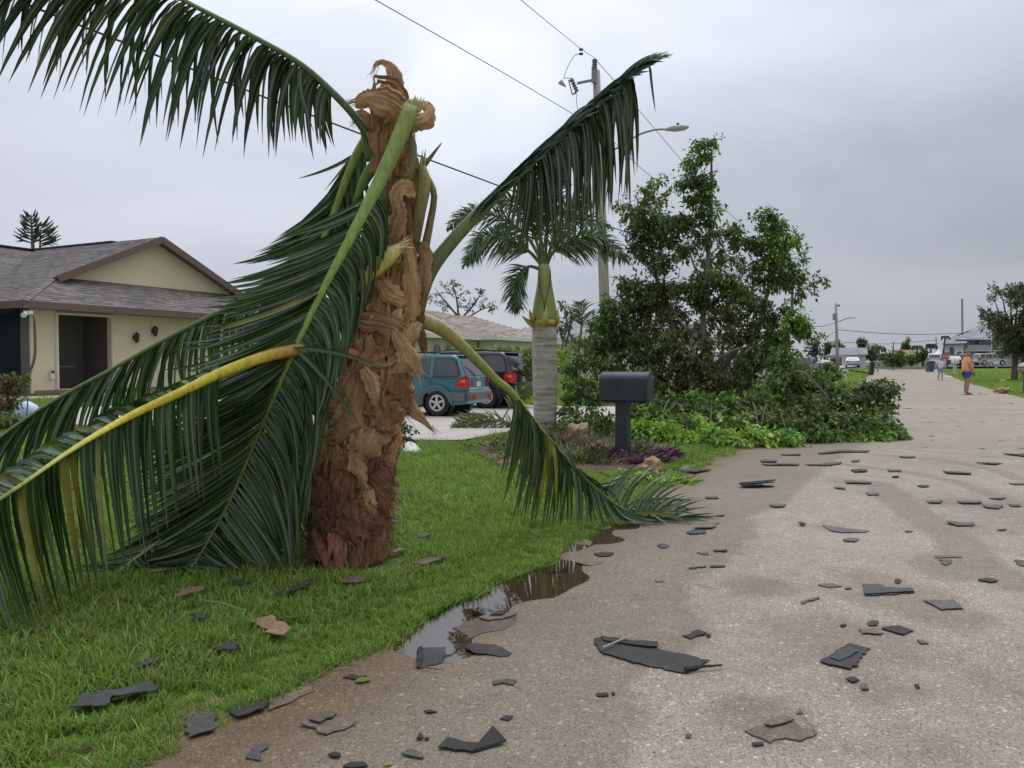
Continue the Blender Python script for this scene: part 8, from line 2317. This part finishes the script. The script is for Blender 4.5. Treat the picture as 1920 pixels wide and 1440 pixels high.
V, F, C, TW = leaf_cloud([PC(x, y, 9, 9, 18, 26, [(0.10, 0.14, 0.07)], .1) for x, y in ((1058, 577), (1072, 590), (1048, 615), (1064, 610), (1110, 625), (1112, 640))], .14, 61, False)
link('leaves', mesh(V, F, M_LEAF2, False, {'lc': C}), fr_)
# purple plants at the mailbox foot
def spiky(name, label, cat, base, n, ln, w, cols, spread, seed, up=.8, off=.15):
    rr = random.Random(seed); V, F, C, Mm = [], [], [], []
    t = thing(name, base, label, cat)
    for k in range(n):
        a = rr.uniform(0, 6.283); r = off * math.sqrt(rr.random()); p = Vector(base) + Vector((math.cos(a) * r * 1.4, math.sin(a) * r, 0))
        d = Vector((math.cos(a) * spread + rr.gauss(0, .25), math.sin(a) * spread + rr.gauss(0, .25), up * rr.uniform(.5, 1.2))).normalized(); l = ln * rr.uniform(.5, 1.15)
        v_, f_, lc_, m_ = leaflet(p, p + d * l - Vector((0, 0, l * .25)), p + d * l * .6, w, np.array(rr.choice(cols)) * rr.uniform(.6, 1.4), 0, 4)
        n0 = len(V); V += v_; F += [tuple(q + n0 for q in ff_) for ff_ in f_]; C += lc_; Mm += [0] * len(m_)
    link('leaves', mesh(V, F, M_LEAF2, True, {'lc': C}), t); return t
PUR = [(0.10, 0.025, 0.11), (0.17, 0.06, 0.17), (0.05, 0.015, 0.06), (0.25, 0.13, 0.24), (0.07, 0.09, 0.06)]
spiky('purple_plant', 'clump of purple-leaved plants right of the mailbox post', 'plant', G(1204, 862), 420, .28, .035, PUR, .7, 1, off=.26)
spiky('purple_plant', 'drooping violet leaves at the front of the purple clump, beside the mailbox post', 'plant', G(1184, 872), 60, .22, .03, [(0.28, 0.08, 0.36), (0.16, 0.05, 0.2)], .7, 2, off=.08)
spiky('purple_plant', 'dark red-leaved plant left of the mailbox post', 'plant', G(1140, 855), 160, .28, .03, [(0.09, 0.05, 0.05), (0.06, 0.07, 0.035), (0.14, 0.09, 0.07)], .7, 3, off=.24)
spiky('bedding_plant', 'bright green small plant in front of the purple ones', 'plant', G(1180, 893), 90, .14, .03, BRT, .8, 4, off=.14)
spiky('bedding_plant', 'grey-green tangle of stalks between the ringed palm and the mailbox', 'plant', G(1095, 862), 700, .32, .02, [(0.12, 0.10, 0.06), (0.10, 0.12, 0.06), (0.18, 0.14, 0.09), (0.07, 0.09, 0.05)], .8, 5, off=.62)
spiky('bedding_plant', 'reddish brown spiky plant at the foot of the ringed palm, right side', 'plant', G(1052, 838), 130, .40, .025, [(0.13, 0.08, 0.06), (0.10, 0.09, 0.05), (0.2, 0.15, 0.11)], .6, 6, off=.15)
spiky('bedding_plant', 'small green plants at the edge of the bed nearest the road', 'plant', G(1235, 905), 160, .14, .022, BRT + OLV, .8, 7, off=.28)
spiky('bedding_plant', 'dark tuft of leaves by the left side of the ringed palm', 'plant', G(985, 850), 120, .2, .02, OLV, .8, 8, off=.3)
gc = []
for k in range(60):
    u_, v_ = random.uniform(9.6, 15), random.uniform(-3.6, -.9)
    if u_ < 10.6 and v_ < -2.6: continue
    q = L(u_, v_); z = HZ(q.x, q.y)
    gc.append((Vector((q.x, q.y, z + .07)), (.32, .3, .11), 70, random.choice((OLV + DGR, DGR, BRN + OLV)), .3))
V, F, C, TW = leaf_cloud(gc, .075, 91)
tag(link('ground_cover', mesh(V, F, M_LEAF2, False, {'lc': C})), 'low tangled ground cover in the flower bed', kind='stuff')
# stones
M_ROCK = simple('coral_rock', (0.33, 0.20, 0.115), (0.47, 0.33, 0.22), 9, .95, .8, .03)
def rock(px, py, w, h_, lab, seed, mat=M_ROCK, dz=0, grp='coral rocks edging the flower bed'):
    rr = random.Random(seed); q = G(px, py); r = w / FPX * q.y / 2; hh_ = h_ / FPX * q.y
    bm = bmesh.new(); bmesh.ops.create_icosphere(bm, subdivisions=3, radius=1)
    ph = [rr.uniform(0, 6) for _ in range(6)]
    for v_ in bm.verts:
        c = v_.co; k = 1 + .16 * math.sin(c.x * 4 + ph[0]) * math.cos(c.y * 3.5 + ph[1]) + .12 * math.sin(c.z * 5 + ph[2]) + .06 * math.sin(c.x * 11 + ph[3]) * math.sin(c.y * 12 + ph[4]) + rr.uniform(-.03, .03)
        v_.co = Vector((c.x * r * k, c.y * r * .8 * k, (c.z * .5 + .42) * hh_ * k + dz))
    me = bpy.data.meshes.new('m'); bm.to_mesh(me); bm.free(); me.materials.append(mat)
    o = link('rock', me); o.location = q; o.rotation_euler = (0, 0, rr.uniform(0, 3)); tag(o, lab, 'rock', grp)
rock(1222, 886, 34, 30, 'larger orange coral rock in front of the purple plants', 1)
rock(1207, 890, 20, 24, 'smaller orange coral rock leaning on the larger one at left', 2)
rock(1230, 893, 14, 12, 'little orange stone at the right foot of the larger coral rock', 3)
rock(1253, 903, 20, 12, 'grey-brown stone at the corner of the bed nearest the road', 4, simple('grey_stone', (.20, .18, .13), (.28, .25, .2), 12, .9))
rock(1085, 826, 46, 34, 'big tan boulder in the bed behind the mailbox, left one', 5, simple('tan_stone', (.30, .22, .13), (.38, .29, .18), 8, .9))
rock(1262, 912, 12, 7, 'small pale stone at the wet road edge by the bed', 6)
for i, (x, y) in enumerate(((925, 872), (938, 868), (950, 874), (962, 870), (975, 876), (990, 874), (1004, 880), (1020, 882), (944, 880), (1040, 888), (1060, 892))):
    rock(x, y, 20 + 6 * (i % 3), 16, 'low brown edging stone in the row along the front of the flower bed', 20 + i, simple('brown_stone%d' % i, (.16, .115, .075), (.24, .18, .12), 12, .95) if i < 2 else MATS['brown_stone%d' % (i % 2)], 0, 'edging stones along the flower bed')
rock(1880, 738, 22, 16, 'orange-brown rough rock at the right road edge left of the mailbox', 8, grp=None)
rock(1895, 738, 14, 10, 'grey stone beside the orange-brown rock at the right road edge', 9, MATS['grey_stone'], grp=None)
rock(1868, 736, 12, 7, 'pale flat stone left of the orange-brown rock', 10, MATS['tan_stone'], grp=None)
# pale blue plastic object by the beige house
q = P(50, 778, 17); q.z = HZ(q.x, q.y)
mb = MB(); mb.tube([q, q + Vector((0, 0, .25)), q + Vector((.02, 0, .42)), q + Vector((.03, 0, .5))], [.22, .27, .2, .05], 16)
tag(mb.build('plastic_tub', simple('pale_blue_plastic', (.38, .48, .68), (.5, .58, .72), 5, .35), None, True), 'pale blue rounded plastic tub on the ground by the beige house', 'tub')
# far palms
def far_palm(label, px, top, Y, size, lean, seed, n=9):
    bp = P(px, 688, Y); bp.z = HZ(bp.x, bp.y); tp = P(px + lean, top, Y)
    t = thing('distant_palm', bp, label, 'palm tree')
    mb = MB(); mb.tube([bp, tp], [.16, .12], 7); mb.build('trunk', M_BARKD, t)
    rr = random.Random(seed)
    for k in range(n):
        a = 6.283 * k / n; s = size / FPX * Y
        dx = math.cos(a) * s + lean * .02 * s; dy = math.sin(a) * s
        pts = [tp, tp + Vector((dx * .4, dy * .4, s * .35)), tp + Vector((dx * .8, dy * .8, s * rr.uniform(.0, .3))), tp + Vector((dx * 1.05, dy, -s * rr.uniform(.2, .6)))]
        small_frond(t, pts, 26, s * .35, Y * .0016, DGR, Y * .0007, False, .6, .1, seed=seed + k)
far_palm('wind-torn palm with ragged fronds right of the orange roof', 1720, 653, 130, 10, 0, 70)
far_palm('second wind-torn palm, left of the white two-storey house', 1744, 650, 126, 10, 2, 80)
far_palm('bent palm leaning over the left end of the two-storey house roof', 1766, 634, 124, 8, 6, 90, 6)
far_palm('far palm with drooping mop of fronds right of the white garage house', 1648, 655, 118, 12, 0, 100)
far_palm('palm fronds showing right of the wrecked tree', 1478, 628, 48, 24, 0, 110)

# ================================================================== people
def skinned(name, nodes, edges, mat, parent, sub=1, root=None):
    """one continuous surface over a skeleton: nodes {name: (x,y,z,rx,ry)}"""
    keys = list(nodes); me = bpy.data.meshes.new(name)
    me.from_pydata([nodes[k][:3] for k in keys], [(keys.index(a), keys.index(b_)) for a, b_ in edges], [])
    o = bpy.data.objects.new(name, me)
    COL.objects.link(o); o.parent = parent
    sk = o.modifiers.new('skin', 'SKIN'); sk.use_smooth_shade = True
    for i, k in enumerate(keys):
        d = me.skin_vertices[0].data[i]; nd = nodes[k]; d.radius = (nd[3], nd[4] if len(nd) > 4 else nd[3]); d.use_root = (k == (root or keys[0]))
    sb = o.modifiers.new('sub', 'SUBSURF'); sb.levels = sub; sb.render_levels = sub
    me.materials.append(mat)
    return o
M_SKIN = simple('skin', (0.42, 0.23, 0.16), (0.36, 0.18, 0.12), 8, .55); M_SKIN2 = simple('skin_fair', (0.50, 0.32, 0.25), (0.46, 0.28, 0.21), 8, .55)
M_ORANGE = simple('orange_cloth', (0.85, 0.43, 0.21), (0.78, 0.37, 0.17), 9, .85, .3, .01); M_NAVY = simple('navy_cloth', (0.012, 0.014, 0.03), (0.02, 0.02, 0.04), 9, .85); M_BLUE = simple('blue_cloth', (0.03, 0.06, 0.33), (0.04, 0.08, 0.4), 9, .8)
M_WSHIRT = simple('white_cloth', (0.70, 0.70, 0.75), (0.62, 0.62, 0.68), 9, .85, .3, .01); M_LILAC = simple('lilac_cloth', (0.22, 0.20, 0.36), (0.3, 0.28, 0.45), 20, .85); M_HAIRB = simple('fair_hair', (0.42, 0.33, 0.22), (0.3, 0.22, 0.14), 30, .7); M_HAIRS = simple('short_hair', (0.30, 0.17, 0.11), (0.25, 0.15, 0.10), 40, .8)
M_SHOE = simple('sandal', (0.10, 0.06, 0.04), (0.14, 0.09, 0.06), 20, .8)
def person(label, loc, rz, H, skin, shirt, shorts, hair, legL, legR, armL, armR, belly=0.0, hairlong=False, waist=None, phone=None):
    """x forward, y left; limbs given as joint lists"""
    t = thing('person', loc, label, 'person', None, rz); t.scale = (H / 1.8,) * 3
    n = {'pel': (0, 0, .95, .14, .16), 'bel': (.02, 0, 1.12, .13, .155), 'che': (.0, 0, 1.36, .125, .175), 'neckb': (-.01, 0, 1.50, .065, .075), 'neck': (.0, 0, 1.555, .052, .055), 'head0': (.015, 0, 1.63, .075, .068), 'head1': (.02, 0, 1.70, .095, .078), 'head2': (.01, 0, 1.765, .07, .062)}
    e = [('pel', 'bel'), ('bel', 'che'), ('che', 'neckb'), ('neckb', 'neck'), ('neck', 'head0'), ('head0', 'head1'), ('head1', 'head2')]
    for s, leg, nm in ((1, legL, 'l'), (-1, legR, 'r')):
        hx, kn, an, to = leg
        n[nm + 'hip'] = (0, s * .095, .86, .098); n[nm + 'kn'] = (kn[0], s * .11 + kn[1], kn[2], .062); n[nm + 'ca'] = ((kn[0] * .6 + an[0] * .4) - .015, s * .11 + kn[1], kn[2] * .6 + an[2] * .4, .062); n[nm + 'an'] = (an[0], s * .11 + an[1], an[2], .040); n[nm + 'to'] = (an[0] + .15 + to, s * .125 + an[1], max(.03, an[2] - .05), .04, .032)
        e += [('pel', nm + 'hip'), (nm + 'hip', nm + 'kn'), (nm + 'kn', nm + 'ca'), (nm + 'ca', nm + 'an'), (nm + 'an', nm + 'to')]
    for s, arm, nm in ((1, armL, 'l'), (-1, armR, 'r')):
        el, wr_, hd_ = arm
        n[nm + 'sh'] = (-.01, s * .19, 1.44, .062); n[nm + 'el'] = (el[0], s * el[1], el[2], .042); n[nm + 'wr'] = (wr_[0], s * wr_[1], wr_[2], .029); n[nm + 'ha'] = (hd_[0], s * hd_[1], hd_[2], .036, .022)
        e += [('che', nm + 'sh'), (nm + 'sh', nm + 'el'), (nm + 'el', nm + 'wr'), (nm + 'wr', nm + 'ha')]
        # five fingers
        w = Vector(n[nm + 'wr'][:3]); h_ = Vector(n[nm + 'ha'][:3]); d = (h_ - w).normalized(); sd = d.cross(Vector((0, 1, 0)));
        if sd.length < .1: sd = Vector((1, 0, 0))
        sd.normalize(); pl_ = sd.cross(d)
        for k, (o_, L_) in enumerate(((-.028, .06), (-.010, .075), (.010, .07), (.026, .055))):
            a = h_ + sd * o_; b_ = a + d * L_ * .7 ; c_ = b_ + (d * .6 + pl_ * s * .5) * L_ * .5
            for q, pnt, r_ in ((0, a, .011), (1, b_, .010), (2, c_, .008)): n['%sf%d%d' % (nm, k, q)] = (pnt.x, pnt.y, pnt.z, r_)
            e += [(nm + 'ha', '%sf%d0' % (nm, k)), ('%sf%d0' % (nm, k), '%sf%d1' % (nm, k)), ('%sf%d1' % (nm, k), '%sf%d2' % (nm, k))]
        a = w.lerp(h_, .5) - sd * .03; b_ = a + (d * .5 - sd * .7) * .05; n[nm + 't0'] = (a.x, a.y, a.z, .013); n[nm + 't1'] = (b_.x, b_.y, b_.z, .011)
        e += [(nm + 'ha', nm + 't0'), (nm + 't0', nm + 't1')]
    skinned('body', n, e, skin, t, 2, 'pel')
    # head details
    mb = MB(); mb.tube([(.10, 0, 1.71), (.125, 0, 1.675), (.10, 0, 1.665)], [.010, .016, .008], 6); mb.build('nose', skin, t, True, world=False)
    for s in (1, -1):
        mb = MB(); mb.lathe((.0, s * .072, 1.68), [(.001, .012), (.026, .012), (.022, 0)], 10, Vector((0, s, 0))); mb.build('ear', skin, t, world=False)
        mb = MB(); mb.lathe((.096, s * .030, 1.70), [(.001, .008), (.012, .004), (.014, 0)], 8, Vector((1, 0, 0))); mb.build('eye', M_FIX, t, world=False)
    mb = MB(); mb.box((.106, 0, 1.632), (.01, .045, .008)); mb.build('mouth', M_REDL if False else M_SHOE, t, world=False)
    # hair cap
    vs, fs = [], []; a_n, b_n = 8, 16
    for i in range(a_n):
        th_ = i / (a_n - 1) * (1.75 if not hairlong else 2.3)
        for k in range(b_n):
            ph = 6.283 * k / b_n; fx = math.cos(ph)
            th2 = th_ * (1 - .42 * max(0, fx)); r = .105 if not hairlong else .115
            vs.append((.0 + math.sin(th2) * fx * r * 1.03, math.sin(th2) * math.sin(ph) * r * .82, 1.70 + math.cos(th2) * r * 1.12))
    for i in range(a_n - 1):
        for k in range(b_n): fs.append((i * b_n + k, i * b_n + (k + 1) % b_n, (i + 1) * b_n + (k + 1) % b_n, (i + 1) * b_n + k))
    link('hair', mesh(vs, fs, hair, True), t, False)
    # shirt
    g = {'hem': (.0 + belly * .3, 0, .88, .185 + belly * .6, .22), 'b': (.02 + belly * .4, 0, 1.10, .185 + belly, .22), 'c': (.0, 0, 1.36, .150, .205), 'n': (-.01, 0, 1.49, .075, .10)}
    ge = [('hem', 'b'), ('b', 'c'), ('c', 'n')]
    for s, nm in ((1, 'l'), (-1, 'r')):
        sh, el = Vector(n[nm + 'sh'][:3]), Vector(n[nm + 'el'][:3]); m_ = sh.lerp(el, .72)
        g[nm + 's'] = (sh.x, sh.y, sh.z, .082); g[nm + 'e'] = (m_.x, m_.y, m_.z, .075); ge += [('c', nm + 's'), (nm + 's', nm + 'e')]
    skinned('shirt', g, ge, shirt, t, 2, 'c')
    g = {'w': (.0, 0, .98, .145, .175), 'p': (0, 0, .86, .15, .185)}; ge = [('w', 'p')]
    for s, nm in ((1, 'l'), (-1, 'r')):
        kn = Vector(n[nm + 'kn'][:3]); hp = Vector(n[nm + 'hip'][:3]); m_ = hp.lerp(kn, .62); g[nm + 'a'] = (hp.x, hp.y, .78, .118); g[nm + 'b'] = (m_.x, m_.y * 1.02, m_.z, .115); ge += [('p', nm + 'a'), (nm + 'a', nm + 'b')]
    skinned('shorts', g, ge, shorts, t, 2, 'p')
    if waist: mb = MB(); mb.tube([(.0, 0, .78), (.0, 0, .90)], [.150, .150], 16, False, 1.2); mb.build('waist_panel', waist, t, True, world=False)
    for s, nm in ((1, 'l'), (-1, 'r')):
        a = n[nm + 'an']; mb = MB(); mb.box((a[0] + .07, a[1] + s * .01, max(.012, a[2] - .085)), (.27, .10, .022)); mb.build('sandal', M_SHOE, t, world=False, bevel=.008)
    if phone: mb = MB(); mb.box(phone, (.02, .075, .14)); mb.build('phone', M_FIX, t, world=False)
    return t
q = G(1812, 740)
person('man in orange T-shirt and blue shorts standing at the right side of the road', q, R(-12), 1.80, M_SKIN, M_ORANGE, M_BLUE, M_HAIRS,
       (0, (.02, -.02, .50), (-.02, -.03, .09), 0), (0, (.02, .0, .50), (.0, .01, .09), 0), ((.03, .235, 1.16), (.12, .22, .94), (.15, .21, .88)), ((.02, .245, 1.15), (.16, .20, .93), (.19, .18, .86)), .05, waist=M_NAVY, phone=(.21, -.17, .80))
q = G(1763, 713)
person('woman with fair hair in white T-shirt and lilac shorts walking towards the camera', q, R(-92), 1.66, M_SKIN2, M_WSHIRT, M_LILAC, M_HAIRB,
       (0, (.10, -.02, .50), (.10, -.02, .09), 0), (0, (.02, .0, .50), (-.12, .02, .12), 0), ((-.03, .32, 1.20), (.08, .30, 1.02), (.10, .27, .97)), ((-.05, .33, 1.20), (.02, .36, .98), (.04, .35, .91)), .0, True)
for o in COL.objects:
    if o.name.startswith('twigs'): o['kind'] = 'stuff'
